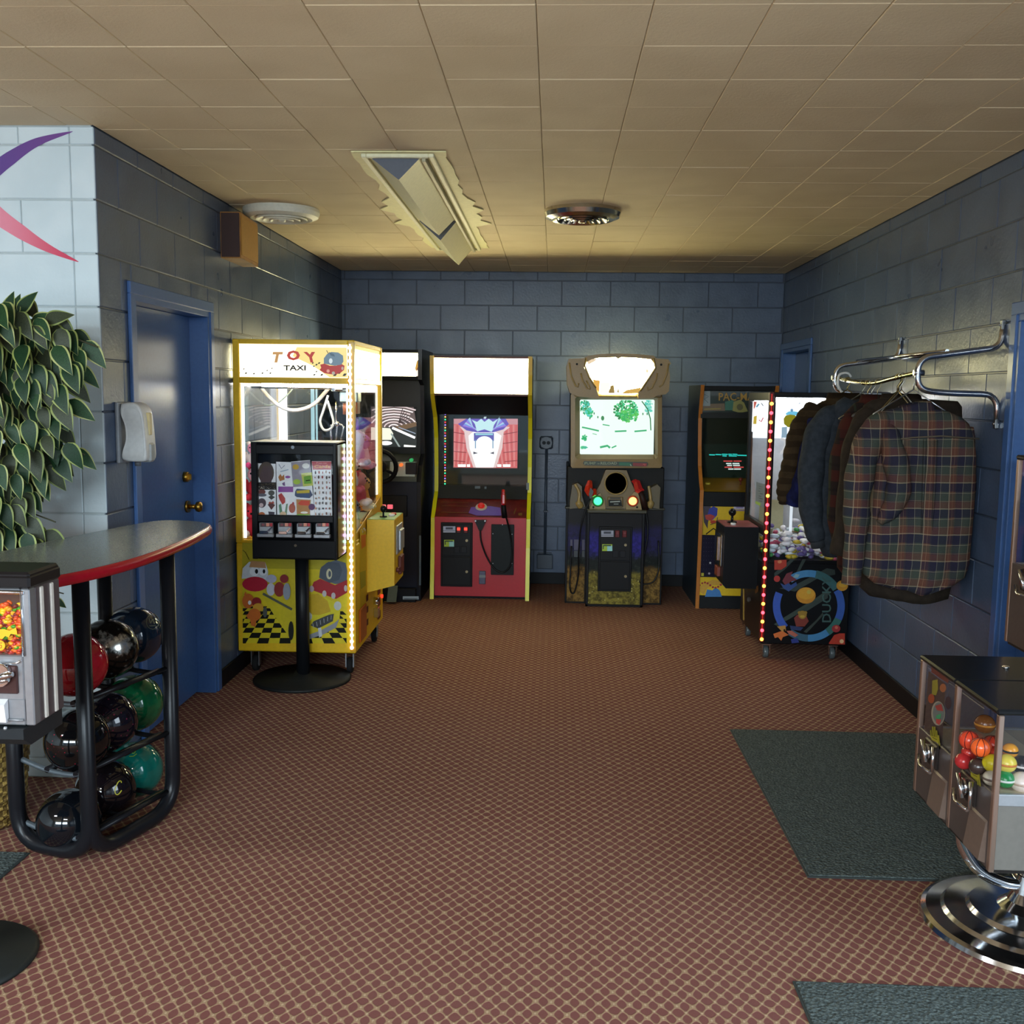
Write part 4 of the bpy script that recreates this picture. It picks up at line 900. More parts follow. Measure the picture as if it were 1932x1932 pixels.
# ------------------------------------------------------------------ tan hunting cabinet
tn = thing('hunting_cabinet', 'tan and black hunting arcade cabinet with two light guns and green screen', 'arcade machine', (.46, 7.8, 0))
TAN = P('#8c7548', .38); TAN2 = P('#7a673f', .4); TAN3 = P('#9a834f', .35)
def pyl(pts, y): return [(PY(p[0], p[1], y).x, PY(p[0], p[1], y).z) for p in pts]
obj('monitor_body', MB().box(.13, .80, 7.46, 8.14, 1.03, 1.60, .01), P('#17191a', .45), tn)
# front bezel: outer frame, sloping inner frame
def ringframe(o, i, y0, y1, y2):
    """frame between outer rect o on y0 and inner rect i on y1, with thickness back to y2 (pixel rects)"""
    mb = MB(); O = [PY(x, y, y0) for x, y in o]; I = [PY(x, y, y1) for x, y in i]
    n = len(o); Ob = [Vector((p.x, y2, p.z)) for p in O]; Ib = [Vector((p.x, y2, p.z)) for p in I]
    mb.add(O + I + Ob + Ib, [(k, (k + 1) % n, n + (k + 1) % n, n + k) for k in range(n)] + [(k, 2 * n + k, 2 * n + (k + 1) % n, (k + 1) % n) for k in range(n)] + [(n + k, n + (k + 1) % n, 3 * n + (k + 1) % n, 3 * n + k) for k in range(n)] + [(2 * n + k, 3 * n + k, 3 * n + (k + 1) % n, 2 * n + (k + 1) % n) for k in range(n)])
    return mb
def rc(x0, y0, x1, y1, e=4): return [(x0 + e, y0), (x1 - e, y0), (x1, y0 + e), (x1, y1 - e), (x1 - e, y1), (x0 + e, y1), (x0, y1 - e), (x0, y0 + e)]
obj('screen_frame', ringframe(rc(1077, 742, 1249, 883, 3), rc(1085, 748, 1241, 866, 4), 7.40, 7.395, 7.47), TAN, tn)
obj('inner_bezel', ringframe(rc(1085, 748, 1241, 866, 4), rc(1094, 754, 1235, 857.5, 2), 7.40, 7.45, 7.48), TAN2, tn)
sn = obj('screen', MB().box(.165, .775, 7.452, 7.465, 1.12, 1.55), P('#0c0d0c', .2), tn)
A = Art('y', 7.4515)
A.poly([(1093, 754), (1235, 754), (1233, 858), (1094, 857)], '#f4fff4', 1.6)
rn = random.Random(11)
def leafy(x, y, rx, ry, n, cs, e=.8):
    for i in range(n):
        a_, r_ = rn.uniform(0, 2 * pi), math.sqrt(rn.random()); cx_, cy_ = x + rx * r_ * math.cos(a_), y + ry * r_ * math.sin(a_)
        q = [(cx_ + rn.uniform(1, 3.4) * math.cos(t_), cy_ + rn.uniform(1, 3.4) * math.sin(t_)) for t_ in (0, 1.2, 2.5, 3.7, 5)]
        q = [(min(max(u_, 1095), 1233), min(max(v_, 755), 857)) for u_, v_ in q]; A.poly(q, rn.choice(cs), e, nk=(i % 6 == 0))
leafy(1103, 768, 10, 14, 70, ['#18b060', '#208a40', '#40c8a0', '#50d8c8']); leafy(1112, 778, 7, 9, 40, ['#28c878', '#50e0d0'])
leafy(1182, 774, 23, 20, 210, ['#20c060', '#18a04c', '#40d890', '#70f0b0', '#168a40']); leafy(1187, 784, 17, 13, 90, ['#30c060', '#60d860'])
leafy(1224, 768, 7, 14, 40, ['#58e0c8', '#a8f4e0'])
A.line([(1211, 757), (1222, 772), (1227, 790), (1228, 812)], 2, '#1a8a4c', .6).ell(1137, 789, 3, 4.5, '#3a9a58', .7)
for (x, y) in ((1121, 780), (1128, 787), (1113, 789), (1213, 781), (1221, 781)): A.ell(x, y, 1.2, 2.4, '#4a9a68', .7)
for (p, w_) in (([(1098, 806), (1108, 808), (1130, 813)], 3), ([(1137, 801), (1150, 803)], 2), ([(1160, 814), (1182, 813)], 3), ([(1197, 814), (1220, 812)], 3), ([(1118, 818), (1126, 820)], 1.2), ([(1132, 844), (1146, 841), (1151, 845)], 4), ([(1154, 845), (1163, 841)], 2.5)): A.line(p, w_, '#3ab878', .85)
leafy(1103, 827, 4, 5, 14, ['#20b868', '#30c880']); leafy(1102, 844, 6, 3, 12, ['#40c8a0', '#58d890'])
A.done('screen_image', sn)
obj('screen_pane', MB().box(.166, .774, 7.4490, 7.4505, 1.125, 1.545), TINT, tn)
# label bar with text
bar = obj('label_bar', MB().prism(pyl([(1102, 870), (1221, 872), (1223, 875), (1222, 878), (1219, 880), (1103, 878), (1100, 874)], 7.39), 1, 7.388, 7.402), P('#2c3d33', .4), tn)
A = Art('y', 7.3875); A.poly([(1168, 872), (1190, 873), (1192, 879), (1168, 878)], '#1f6a4c').poly([(1194, 873), (1221, 874), (1220, 880), (1194, 879)], '#8a2a2e').line([(1189, 876), (1191, 879)], 1.5, '#b0c0a8').line([(1213, 876), (1218, 876), (1216, 879)], 1.2, '#d86a5a'); A.done('bar_print', bar)
A = Art('y', 7.3865); text(bar, 'lettering', 'PUMP', A, 1103, 871.5, 1124, 876.5, '#8f9c7c'); text(bar, 'lettering', 'to', A, 1127, 873, 1131, 876, '#8f9c7c'); text(bar, 'lettering', 'RELOAD', A, 1133, 871.5, 1164, 876.5, '#9aa684')
# crown with lit window
outer = [(1073, 677), (1101, 676), (1110, 671), (1135, 668), (1165, 667), (1200, 668), (1233, 671), (1238, 676), (1261, 678), (1266, 686), (1264, 712), (1262, 738), (1256, 744), (1240, 746), (1232, 751), (1204, 752), (1207, 744), (1130, 745), (1131, 752), (1110, 750), (1090, 748), (1075, 741), (1070, 725), (1069, 700)]
inner = [(1102, 693), (1107, 683), (1116, 678), (1130, 675), (1162, 674), (1166, 677), (1172, 674), (1200, 675), (1228, 678), (1234, 686), (1236, 696), (1230, 704), (1216, 724), (1204, 741), (1198, 745), (1136, 744), (1130, 742), (1124, 730), (1112, 714)]
# crown built as three solid lobes around the window
crown = [[(1102, 693), (1107, 683), (1116, 678), (1130, 675), (1162, 674), (1166, 677), (1172, 674), (1200, 675), (1228, 678), (1234, 686), (1236, 696), (1262, 690), (1266, 686), (1261, 678), (1238, 676), (1233, 671), (1200, 668), (1165, 667), (1135, 668), (1110, 671), (1101, 676), (1073, 677), (1069, 690)],
         [(1069, 690), (1102, 693), (1112, 714), (1124, 730), (1131, 752), (1110, 750), (1090, 748), (1075, 741), (1070, 725), (1069, 700)],
         [(1262, 690), (1264, 712), (1262, 738), (1256, 744), (1240, 746), (1232, 751), (1204, 752), (1204, 741), (1216, 724), (1230, 704), (1236, 696)]]
m = MB()
for pl_ in crown: m.prism(pyl(pl_, 7.34), 1, 7.335, 7.56)
cw = obj('crown', m, TAN, tn)
obj('lit_window', MB().prism(pyl(inner, 7.36), 1, 7.352, 7.38), P('#fff4b4', .4, 0, 24), cw)
A = Art('y', 7.351)
A.poly([(1118, 716), (1132, 718), (1130, 742), (1125, 734)], '#f2b13c', .85).rect(1132, 722, 1150, 741, '#fff6d8', 1.3).poly([(1148, 742), (1152, 728), (1158, 726), (1160, 742)], '#b8963c', .6).poly([(1164, 741), (1166, 730), (1169, 741)], '#c8b070', .7).poly([(1172, 743), (1182, 736), (1210, 731), (1204, 742)], '#e2b24a', .8).poly([(1107, 681), (1114, 677), (1128, 677), (1120, 683), (1110, 688)], '#f2d6b0', .9).ell(1221, 700, 2.5, 3.5, '#f6e0b0', 1.0)
A.done('window_print', cw)
m = MB()
for pts in ([(1074, 684), (1078, 710), (1086, 728), (1090, 730), (1092, 723)], [(1096, 704), (1099, 718), (1108, 733), (1113, 734), (1112, 728), (1106, 718)], [(1262, 686), (1258, 706), (1250, 726), (1244, 730)], [(1240, 704), (1238, 716), (1230, 732), (1222, 736), (1222, 730)]):
    m.tube([PY(p[0], p[1], 7.333) for p in pts], .006, 6)
for pts in ([(1106, 676), (1103, 690), (1112, 712), (1125, 732)], [(1233, 676), (1237, 694), (1228, 708), (1208, 738)]): m.tube([PY(p[0], p[1], 7.332) for p in pts], .007, 6)
obj('crown_ridges', m, TAN3, cw)
for (x, y) in ((1088.5, 687), (1247.5, 688)):
    q = PY(x, y, 7.33); obj('crown_bolt', MB().cyl((q.x, 7.336, q.z), (q.x, 7.328, q.z), .008), BLACKM, cw)
obj('neck_bar', MB().box(.15, .79, 7.38, 7.46, 1.548, 1.60, .01), TAN2, tn)
# shelf of guns: dark recess, speaker and brackets
obj('gun_shelf', MB().box(.112, .838, 7.52, 8.1, .72, 1.03, .006), P('#14130f', .5), tn)
spk = obj('speaker_cone', MB().prism(pyl([(1143, 886), (1182, 887), (1190, 908), (1208, 948), (1208, 960), (1112, 960), (1112, 948), (1132, 914)], 7.44), 1, 7.43, 7.53), TAN2, tn)
q = PY(1162, 912, 7.425); obj('speaker_ring', MB().lathe((q.x, 7.43, q.z), [(.086, 0), (.088, -.012), (.080, -.014), (.076, .004)], 32, 'y'), TAN3, spk)
obj('speaker_grille', MB().lathe((q.x, 7.432, q.z), [(.078, 0), (.05, .008), (0, .012)][::1], 32, 'y'), P('#20211e', .7), spk)
q0, q1 = PY(1146, 937, 7.42), PY(1175, 957, 7.42); nb = obj('name_plate', MB().box(q0.x, q1.x, 7.415, 7.44, q1.z, q0.z, .005), TAN2, spk)
A = Art('y', 7.4145); A.poly([(1148, 943), (1172, 943), (1174, 955), (1148, 955)], '#15150f').line([(1151, 947), (1170, 946)], 2.4, '#9aa39a').line([(1158, 951), (1167, 951)], 1.6, '#8a938a').poly([(1151, 938), (1171, 938), (1171, 942), (1151, 942)], '#3c3524'); A.done('plate_print', nb)
for k, (px, pts, c, e) in enumerate(((1128, [(1112, 960), (1120, 940), (1132, 930), (1141, 945), (1142, 960)], '#30ff70', 5), (1194, [(1181, 962), (1181, 948), (1196, 928), (1204, 930), (1211, 962)], '#ff8a50', 5))):
    br = obj('gun_bracket', MB().prism(pyl(pts, 7.40), 1, 7.39, 7.53), TAN3, tn)
    q = PY(px, 945.5, 7.38); lr = obj('lamp_ring', MB().lathe((q.x, 7.39, q.z), [(.042, 0), (.042, -.010), (.030, -.012), (.030, 0)], 24, 'y'), P('#1c7a36' if k == 0 else '#b0451c', .3), br)
    obj('start_lamp', MB().lathe((q.x, 7.392, q.z), [(.031, 0), (.026, -.016), (0, -.022)], 20, 'y'), P(c, .4, 0, e), lr)
    q = PY(1119.5 if k == 0 else 1202, 957, 7.388); obj('bracket_hole', MB().cyl((q.x, 7.392, q.z), (q.x, 7.3885, q.z), .008), BLACKM, br)
for s_, pts in ((0, [(1075, 960), (1075, 946), (1080, 915), (1090, 911), (1098, 918), (1098, 935), (1104, 956)]), (1, [(1219, 956), (1226, 940), (1228, 920), (1240, 914), (1246, 920), (1244, 950), (1244, 960)])):
    w_ = obj('wing_cover', MB().prism(pyl(pts, 7.42), 1, 7.41, 7.56), P('#5b5136', .4), tn)
    cx_ = 1090 if s_ == 0 else 1229
    obj('wing_ridge', MB().tube(bez([PY(cx_ - 5, 914 + 3 * s_, 7.41), PY(cx_ + (3 - 6 * s_), 930, 7.405), PY(cx_ + (2 - 3 * s_), 948, 7.40), PY(cx_ + (6 - 10 * s_), 956, 7.41)], 5), [.012] * 10 + [.026] * 6, 8), TAN3, w_)
# the guns
gc = P('#c8341c', .35)
g1 = obj('light_gun', MB().loft([[PY(x + dx, y + dy, 7.37 + k) for dx, dy, k in ((-w, 0, 0), (0, -w * .4, -.03), (w, 0, 0), (0, w * .4, .03))] for x, y, w in ((1113, 907, 4), (1111, 918, 7), (1110, 926, 7.5), (1116, 936, 7))], smooth=False).loft([[PY(x + dx, y, 7.36 + k) for dx, k in ((-w, 0), (0, -.02), (w, 0), (0, .03))] for x, y, w in ((1122, 922, 3), (1122, 934, 4), (1116, 938, 4))], smooth=False), gc, tn, 'orange light gun with pale tag')
A = Art('y', 7.335); A.poly([(1114, 920), (1120, 927), (1116, 940), (1113, 941), (1111, 932)], '#b8c4bc', .05); A.done('gun_tag', g1)
obj('gun_cable', MB().tube(bez([PY(1114, 940, 7.37), PY(1098, 985, 7.36), PY(1092, 1040, 7.37), PY(1091, 1085, 7.38), PY(1084, 1116, 7.38), PY(1078, 1118, 7.38), PY(1075, 1105, 7.38), PY(1076, 1080, 7.40), PY(1078, 1030, 7.42)], 6), .006, 6), P('#121214', .35), tn)
g2 = obj('light_gun', MB().loft([[PY(x + dx, y + dy, 7.37 + k) for dx, dy, k in ((-w, w * .5, 0), (0, -w * .3, -.03), (w, -w * .5, 0), (0, w * .3, .03))] for x, y, w in ((1195, 906, 4), (1201, 910, 6), (1205, 924, 7), (1210, 928, 6))], smooth=False), P('#c42a2c', .3), tn, 'red light gun')
obj('gun_grip', MB().tube([PY(1208, 927, 7.38), PY(1214, 945, 7.39), PY(1219, 962, 7.40)], [.020, .022, .024], 10), P('#2c1a16', .5), g2)
obj('gun_cable', MB().tube(bez([PY(1219, 962, 7.40), PY(1222, 1010, 7.38), PY(1212, 1060, 7.37), PY(1206, 1095, 7.36), PY(1216, 1102, 7.36), PY(1234, 1096, 7.36), PY(1243, 1070, 7.37), PY(1242, 1020, 7.40)], 6), .006, 6), P('#121214', .35), tn)
# pedestal: centre block and two wings printed with a meadow
t = T('meadow_print'); X, Y, Z = t.wcoord(); nn = t.noise(38, 4, .65); vv = t.voro(30)
gr = t.mix(nn.smooth(.35, .65), '#4a4216', '#8f8334'); gr = t.mix((vv - nn * .2).smooth(.1, .0), gr, '#b8b06a')
dk = t.mix(nn.smooth(.45, .7), '#101614', '#2c352c'); up = t.mix(nn.smooth(.3, .7), '#1e1a66', '#322a92')
zz = Z + (nn - .5) * .10
c1_ = t.mix(zz.smooth(.24, .28), gr, dk); c2_ = t.mix(zz.smooth(.34, .44), c1_, up); MEAD = t.set(col=t.mix(zz.smooth(.52, .60), c2_, '#121013'), rough=.45, spec=.2)
t = T('meadow_print_side'); X, Y, Z = t.wcoord(); nn = t.noise(38, 4, .65)
gr = t.mix(nn.smooth(.35, .65), '#4a3616', '#8f6f34'); dk = t.mix(nn.smooth(.45, .7), '#101614', '#2c352c'); up = t.mix(nn.smooth(.3, .7), '#1c1a3a', '#26225a')
zz = Z + (nn - .5) * .12; MEAD2 = t.set(spec=.2, col=t.mix(zz.smooth(.56, .62), t.mix(zz.smooth(.34, .44), t.mix(zz.smooth(.26, .30), gr, dk), up), '#1a181a'), rough=.35)
KB = P('#121216', .4)
obj('center_pedestal', MB().box(.278, .670, 7.355, 8.1, .012, .700, .004), MEAD, tn)
obj('pedestal_edge', MB().box(.262, .282, 7.345, 7.40, 0, .705, .003).box(.666, .686, 7.345, 7.40, 0, .705, .003).box(.262, .686, 7.345, 7.40, 0, .018, .003), KB, tn)
for x0, x1 in ((.110, .262), (.686, .828)):
    obj('side_wing', MB().box(x0 + .006, x1, 7.46, 8.1, .008, .722, .004), MEAD2, tn)
    obj('wing_edge', MB().box(x0, x0 + .014, 7.452, 7.50, 0, .722, .002).box(x1 - .006, x1 + .006, 7.452, 7.50, 0, .722, .002).box(x0, x1, 7.452, 7.50, 0, .012, .002), KB, tn)
obj('counter_edge', MB().box(.262, .700, 7.33, 7.54, .700, .728, .006).box(.100, .262, 7.44, 7.54, .716, .734, .004).box(.690, .842, 7.44, 7.54, .716, .734, .004), P('#4a4a40', .25, .5), tn)
coin_door(tn, 7.352, 1130, 993, 1190, 1116, 1058, lit=False)
A = Art('y', 7.4595)
for (x0, x1) in ((1076, 1080), (1083, 1094), (1098, 1103)): A.rect(x0, 1018, x1, 1038, '#4e4a66').rect(x0, 1039, x1, 1051, '#8fa0ac', .05)
A.done('wing_print', tn)

# ------------------------------------------------------------------ maze game cabinet with orange edges
px0, px1 = 1.078, 1.645
pc = thing('maze_cabinet', 'narrow dark arcade cabinet with orange edge and yellow front in the right corner', 'arcade machine', (1.36, 7.75, 0))
pf = [(7.45, 1.646), (7.50, 1.50), (7.53, 1.40), (7.50, 1.20), (7.46, 1.05), (7.37, .93), (7.315, .885), (7.32, .80), (7.32, .60), (7.353, 0)]
for x in (px0, px1 - .026): obj('side_panel', MB().prism(pf + [(8.12, 0), (8.12, 1.646)], 0, x + .002, x + .022), P('#23303a', .45), pc)
for x in (px0 - .001, px1 - .026):
    m = MB()
    for i in range(len(pf) - 1):
        (y0, z0), (y1, z1) = pf[i], pf[i + 1]
        m.add([(x, y0 - .005, z0), (x + .026, y0 - .005, z0), (x + .026, y1 - .005, z1), (x, y1 - .005, z1), (x, y0 + .006, z0), (x + .026, y0 + .006, z0), (x + .026, y1 + .006, z1), (x, y1 + .006, z1)], [(0, 1, 2, 3), (4, 7, 6, 5), (0, 4, 5, 1), (1, 5, 6, 2), (2, 6, 7, 3), (3, 7, 4, 0)])
    obj('edge_trim', m, P('#b5702a', .4), pc, 'orange edge trim')
a, b = px0 + .026, px1 - .026
mq = obj('marquee', MB().box(a, b, 7.52, 7.54, 1.43, 1.605), P('#2c3a38', .2), pc)
A = Art('y', 7.519)
A.rect(1326, 738, 1340, 766, '#8e9a9a').line([(1329, 744), (1337, 748), (1329, 753), (1336, 760)], 1, '#4a5656').poly([(1340, 762), (1367, 761), (1368, 775), (1326, 775), (1326, 766), (1340, 766)], '#6b5a44').line([(1328, 772), (1360, 771)], 2.6, '#8a7c34').poly([(1368, 758), (1384, 754), (1384, 774), (1368, 774)], '#2c6a58').poly([(1382, 775), (1384, 758), (1396, 754), (1404, 760), (1411, 776), (1396, 779)], '#8a8a4a').poly([(1386, 781), (1406, 780), (1402, 787), (1388, 787)], '#6a4a34').rect(1322, 778, 1440, 789, '#1c1f1e').ell(1396, 768, 6, 6, '#5a5a38')
A.done('marquee_print', mq)
A = Art('y', 7.5165); text(mq, 'lettering', 'PAC-MAN', A, 1356, 741, 1436, 756, '#a8822c'); text(mq, 'lettering', 'namco', A, 1327, 780.5, 1355, 786, '#9a9c92')
obj('marquee_frame', MB().box(a, b, 7.47, 7.56, 1.605, 1.64, .003).box(a, b, 7.55, 8.1, 1.6, 1.635), BLACKM, pc)
sh = obj('screen_shroud', MB().box(a, b, 7.60, 7.62, 1.22, 1.43).box(a, b, 7.62, 7.64, .93, 1.23), P('#151b18', .25), pc)
A = Art('y', 7.6195)
A.poly([(1327, 838), (1420, 838), (1420, 908), (1336, 908)], '#18302a')
for i, (x0, x1, y) in enumerate(((1338, 1349, 858), (1350, 1361, 857.5), (1362, 1373, 857), (1363, 1371, 860), (1374, 1381, 857), (1375, 1390, 860), (1382, 1391, 857), (1391, 1410, 859))): A.line([(x0, y), (x1, y + .4)], 1.9, '#30e8e0', 1.1)
for (x0, x1, y, c) in ((1365, 1382, 870, '#d84848'), (1384, 1399, 870, '#d84848'), (1370, 1380, 874.5, '#f4fafa'), (1382, 1395, 874.5, '#f4fafa'), (1372, 1381, 878, '#f4fafa'), (1383, 1396, 878, '#f4fafa'), (1367, 1381, 881.5, '#d84848'), (1384, 1403, 881.5, '#d84848'), (1374, 1384, 885, '#f4fafa'), (1385, 1398, 885, '#f4fafa')): A.line([(x0, y), (x1, y)], 2, c, 1.3)
A.done('screen_image', sh)
obj('screen_pane', MB().box(a, b, 7.595, 7.598, .94, 1.43), TINT, pc)
cp = obj('control_panel', MB().prism([(7.33, .885), (7.345, .87), (7.62, .94), (7.62, .955)], 0, a, b), P('#8a6a14', .4), pc)
for (px, py, c) in ((1335, 912, '#c8b43a'), (1337, 920, '#c8b43a')):
    q = PY(px, py, 7.45); obj('push_button', MB().cyl((q.x, 7.47, .91), (q.x, 7.465, .928), .014), P(c, .4), cp)
q = PY(1397, 912, 7.46); obj('joystick', MB().cyl((q.x, 7.46, .90), (q.x, 7.455, .945), .006).ell((q.x, 7.455, .955), .016), P('#6a2a1a', .35), cp)
obj('knee_panel', MB().box(a, b, 7.335, 7.36, .765, .872, .003), P('#0f1012', .5), pc)
fp = obj('front_panel', MB().box(a, b, 7.35, 7.375, .10, .765, .002), P('#dcb814', .4), pc)
A = Art('y', 7.3495)
A.poly([(1326, 951), (1341, 951), (1341, 966), (1336, 985), (1335, 998), (1328, 985)], '#3a3040').poly([(1334, 975), (1338, 960), (1346, 955), (1354, 959), (1353, 972), (1345, 981), (1335, 982)], '#2c3aa0').poly([(1330, 972), (1340, 970), (1349, 974), (1342, 983), (1332, 980)], '#b03a30').ell(1346, 985, 6, 3.5, '#b83a20').line([(1340, 990), (1352, 986), (1354, 976)], 1.6, '#6a5a20').line([(1332, 1008), (1346, 997), (1360, 1006), (1352, 1002)], 2.2, '#2a2a20')
A.rect(1384, 952, 1406, 961, '#c8c4d4').rect(1384, 962, 1406, 964, '#8a78b0').rect(1389, 955, 1402, 959, '#9a8ac0')
A.done('front_print', fp)
q0, q1 = PY(1319, 1009, 7.345), PY(1412, 1090, 7.345); cdp = obj('coin_door', MB().box(q0.x, q1.x, 7.338, 7.352, q1.z, q0.z, .003), P('#191630', .4), pc)
A = Art('y', 7.3375)
for r in range(9):
    for c in range(9): A.ell(1323 + c * 4.8, 1016 + r * 8.2, .6, .6, '#3c3a58', n=6)
A.k += 1
A.rect(1351, 1016, 1356, 1026, '#8a8a90').ell(1340, 1062, 2, 2, '#a8acb8').ell(1338, 1082, 2, 2, '#a8a0b0').ell(1358, 1074, 2.2, 2.2, '#c0c4d0').rect(1323, 1081, 1328, 1087, '#b8b030')
A.done('door_print', cdp)
A = Art('y', 7.3495); A.poly([(1330, 1126), (1334, 1112), (1344, 1114), (1350, 1108), (1358, 1114), (1362, 1126)], '#3a78b8').poly([(1316, 1110), (1330, 1100), (1344, 1094), (1360, 1096), (1362, 1104), (1344, 1104), (1334, 1110), (1328, 1122), (1322, 1118)], '#c89a34')
for i in range(9): A.ell(1320 + i * 5, 1104 - 5 * math.sin(i * .8), 2.2, 2, '#9a2a2a', n=8)
A.done('lower_print', fp)
obj('base_panel', MB().box(a, b, 7.358, 7.40, 0, .10, .003), P('#14161a', .5), pc)

# ------------------------------------------------------------------ black prize machine with red and amber lamps
gx0, gx1, gy0, gy1, gz0, gz1 = 1.262, 1.775, 5.93, 6.60, .095, 1.592
pr = thing('prize_machine', 'black crane prize machine with red and amber corner lamps by the coats', 'arcade machine', ((gx0 + gx1) / 2, (gy0 + gy1) / 2, 0))
KBX = P('#101114', .3)
obj('lower_cabinet', MB().box(gx0, gx1, gy0, gy1, gz0, .590, .006), KBX, pr)
m = MB(); pw = .03
for x in (gx0 + .004, gx1 - pw):
    for y in (gy0 + .004, gy1 - pw): m.box(x, x + pw, y, y + pw, .59, gz1, .003)
for y in (gy0, gy1 - pw): m.box(gx0 + .004, gx1, y + .003, y + pw, gz1 - .028, gz1, .003); m.box(gx0 + .004, gx1, y + .003, y + pw, .585, .605, .003)
for x in (gx0 + .002, gx1 - pw): m.box(x, x + pw, gy0 + .01, gy1, gz1 - .05, gz1, .003); m.box(x, x + pw, gy0, gy1, .74, .80, .003)
m.box(gx0 + .006, gx1 - .004, gy0 + .006, gy1 - .004, gz1 - .012, gz1 - .004)
obj('cabinet_frame', m, KBX, pr)
for n_, q in (('side_pane', (gx0 + .04, gx1 - .03, gy0 + .014, gy0 + .017, .605, gz1 - .03)), ('door_pane', (gx0 + .014, gx0 + .017, gy0 + .04, gy1 - .03, .80, gz1 - .05))):
    obj(n_, MB().box(*q), GLASS, pr)
obj('rear_panel', MB().box(gx0 + .03, gx1 - .02, gy1 - .02, gy1 - .012, .605, gz1 - .03), P('#b8bcc2', .5), pr)
obj('wall_panel', MB().box(gx1 - .02, gx1 - .014, gy0 + .03, gy1 - .02, .605, gz1 - .03), P('#c0c5cc', .5), pr)
obj('top_lamp', MB().cyl((gx0 + .06, gy0 + .16, gz1 - .045), (gx1 - .06, gy0 + .16, gz1 - .045), .013).cyl((gx0 + .06, gy1 - .14, gz1 - .045), (gx1 - .06, gy1 - .14, gz1 - .045), .013), P('#ffffff', .4, 0, 40), pr)
hb = obj('header_panel', MB().box(gx0 + .03, gx1 - .03, gy1 - .05, gy1 - .04, 1.30, 1.555), P('#eef6ff', .4, 0, 2.2), pr)
hb2 = obj('header_panel', MB().box(gx0 + .020, gx0 + .028, gy0 + .05, gy1 - .05, 1.34, 1.535), P('#f6fbff', .4, 0, 2.0), pr)
A = Art('y', gy1 - .051)
A.line([(1507, 762), (1515, 756)], 2, '#6a8ab0', .5).poly([(1482, 780), (1488, 776), (1500, 776), (1508, 778), (1506, 784), (1484, 784)], '#40b8e0', .9).line([(1534, 760), (1538, 750), (1555, 748)], 4, '#8aa8c8', .6).ell(1494, 774, 3, 3, '#3a90c0', .7)
A.done('header_print', hb)
A = Art('x', gx0 + .0195, -1)
A.poly([(1422, 758), (1428, 758), (1424, 770), (1422, 772)], '#e85848', .9).line([(1427, 768), (1432, 762)], 3, '#4ab0d8', .9).line([(1436, 760), (1440, 766)], 1.6, '#8090a8', .5).poly([(1422, 786), (1428, 784), (1427, 800), (1421, 800)], '#f0d020', .9).line([(1432, 792), (1436, 796), (1440, 788)], 2, '#d84a60', .8).poly([(1448, 790), (1454, 786), (1453, 802), (1449, 800)], '#f09088', .9)
A.done('header_print', hb2)
obj('round_tag', MB().prism([(p.x, p.z) for p in [PY(x, y, gy0 + .012) for x, y in ((1478, 790), (1482, 784), (1490, 782), (1498, 783), (1505, 787), (1502, 798), (1497, 806), (1486, 806), (1479, 800))]], 1, gy0 + .006, gy0 + .009), P('#b5ae1c', .5, 0, .5), pr)  # light from behind the tag is put into its colour as glow
A = Art('y', gy0 + .0135)
A.poly([(1475, 806), (1485, 805), (1485, 826), (1474, 826)], '#b8dcf4', .55); A.done('blue_sticker', pr)
A = Art('x', gx0 + .0135, -1)
A.poly([(1427, 909), (1446, 915), (1444, 960), (1425, 950)], '#c4d2d0', .15)
for i in range(7): A.line([(1431, 917 + i * 4.5), (1431 + (7, 9, 4, 8, 5, 8, 6)[i], 918.5 + i * 4.6)], 1.3, '#5a6a6a')
A.poly([(1425, 945), (1435, 949), (1434, 955), (1425, 950)], '#b8d860', .3); A.done('price_notice', pr)
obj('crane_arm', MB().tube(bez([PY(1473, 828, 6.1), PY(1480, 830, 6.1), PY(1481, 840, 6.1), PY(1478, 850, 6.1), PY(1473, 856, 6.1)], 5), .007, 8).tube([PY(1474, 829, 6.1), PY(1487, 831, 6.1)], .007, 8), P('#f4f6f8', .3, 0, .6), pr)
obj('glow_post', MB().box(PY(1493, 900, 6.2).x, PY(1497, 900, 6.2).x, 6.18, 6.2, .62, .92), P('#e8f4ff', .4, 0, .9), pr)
obj('pale_panel', MB().box(gx0 + .05, PY(1478, 960, 6.35).x, 6.35, 6.36, .62, .92), P('#b9b48e', .5), pr)
# heap of wrapped sweets: nobody could count it
rn = random.Random(21); m = MB(); cs = ['#f0f0f0', '#e8e8f4', '#d8e4f0', '#c8b030', '#3a8a4a', '#6a5a9a', '#c04a6a', '#f4f4fa']
for i in range(420):
    x, y = rn.uniform(gx0 + .05, gx1 - .06), rn.uniform(gy0 + .04, gy1 - .06)
    top = .655 + .16 * max(0, 1 - abs(x - (gx0 + .13)) / .10) + .15 * max(0, 1 - abs(x - (gx0 + .30)) / .10) + rn.uniform(-.05, 0)
    M = Matrix.Rotation(rn.uniform(0, 6), 3, 'Z') @ Matrix.Rotation(rn.uniform(-.8, .8), 3, 'X')
    m.m(rn.randrange(8)).ell((x, y, rn.uniform(.61, top)), .034, .017, .014, 7, 4, M)
obj('sweets_heap', m, [P(c, .3) for c in cs], pr, kind='stuff')
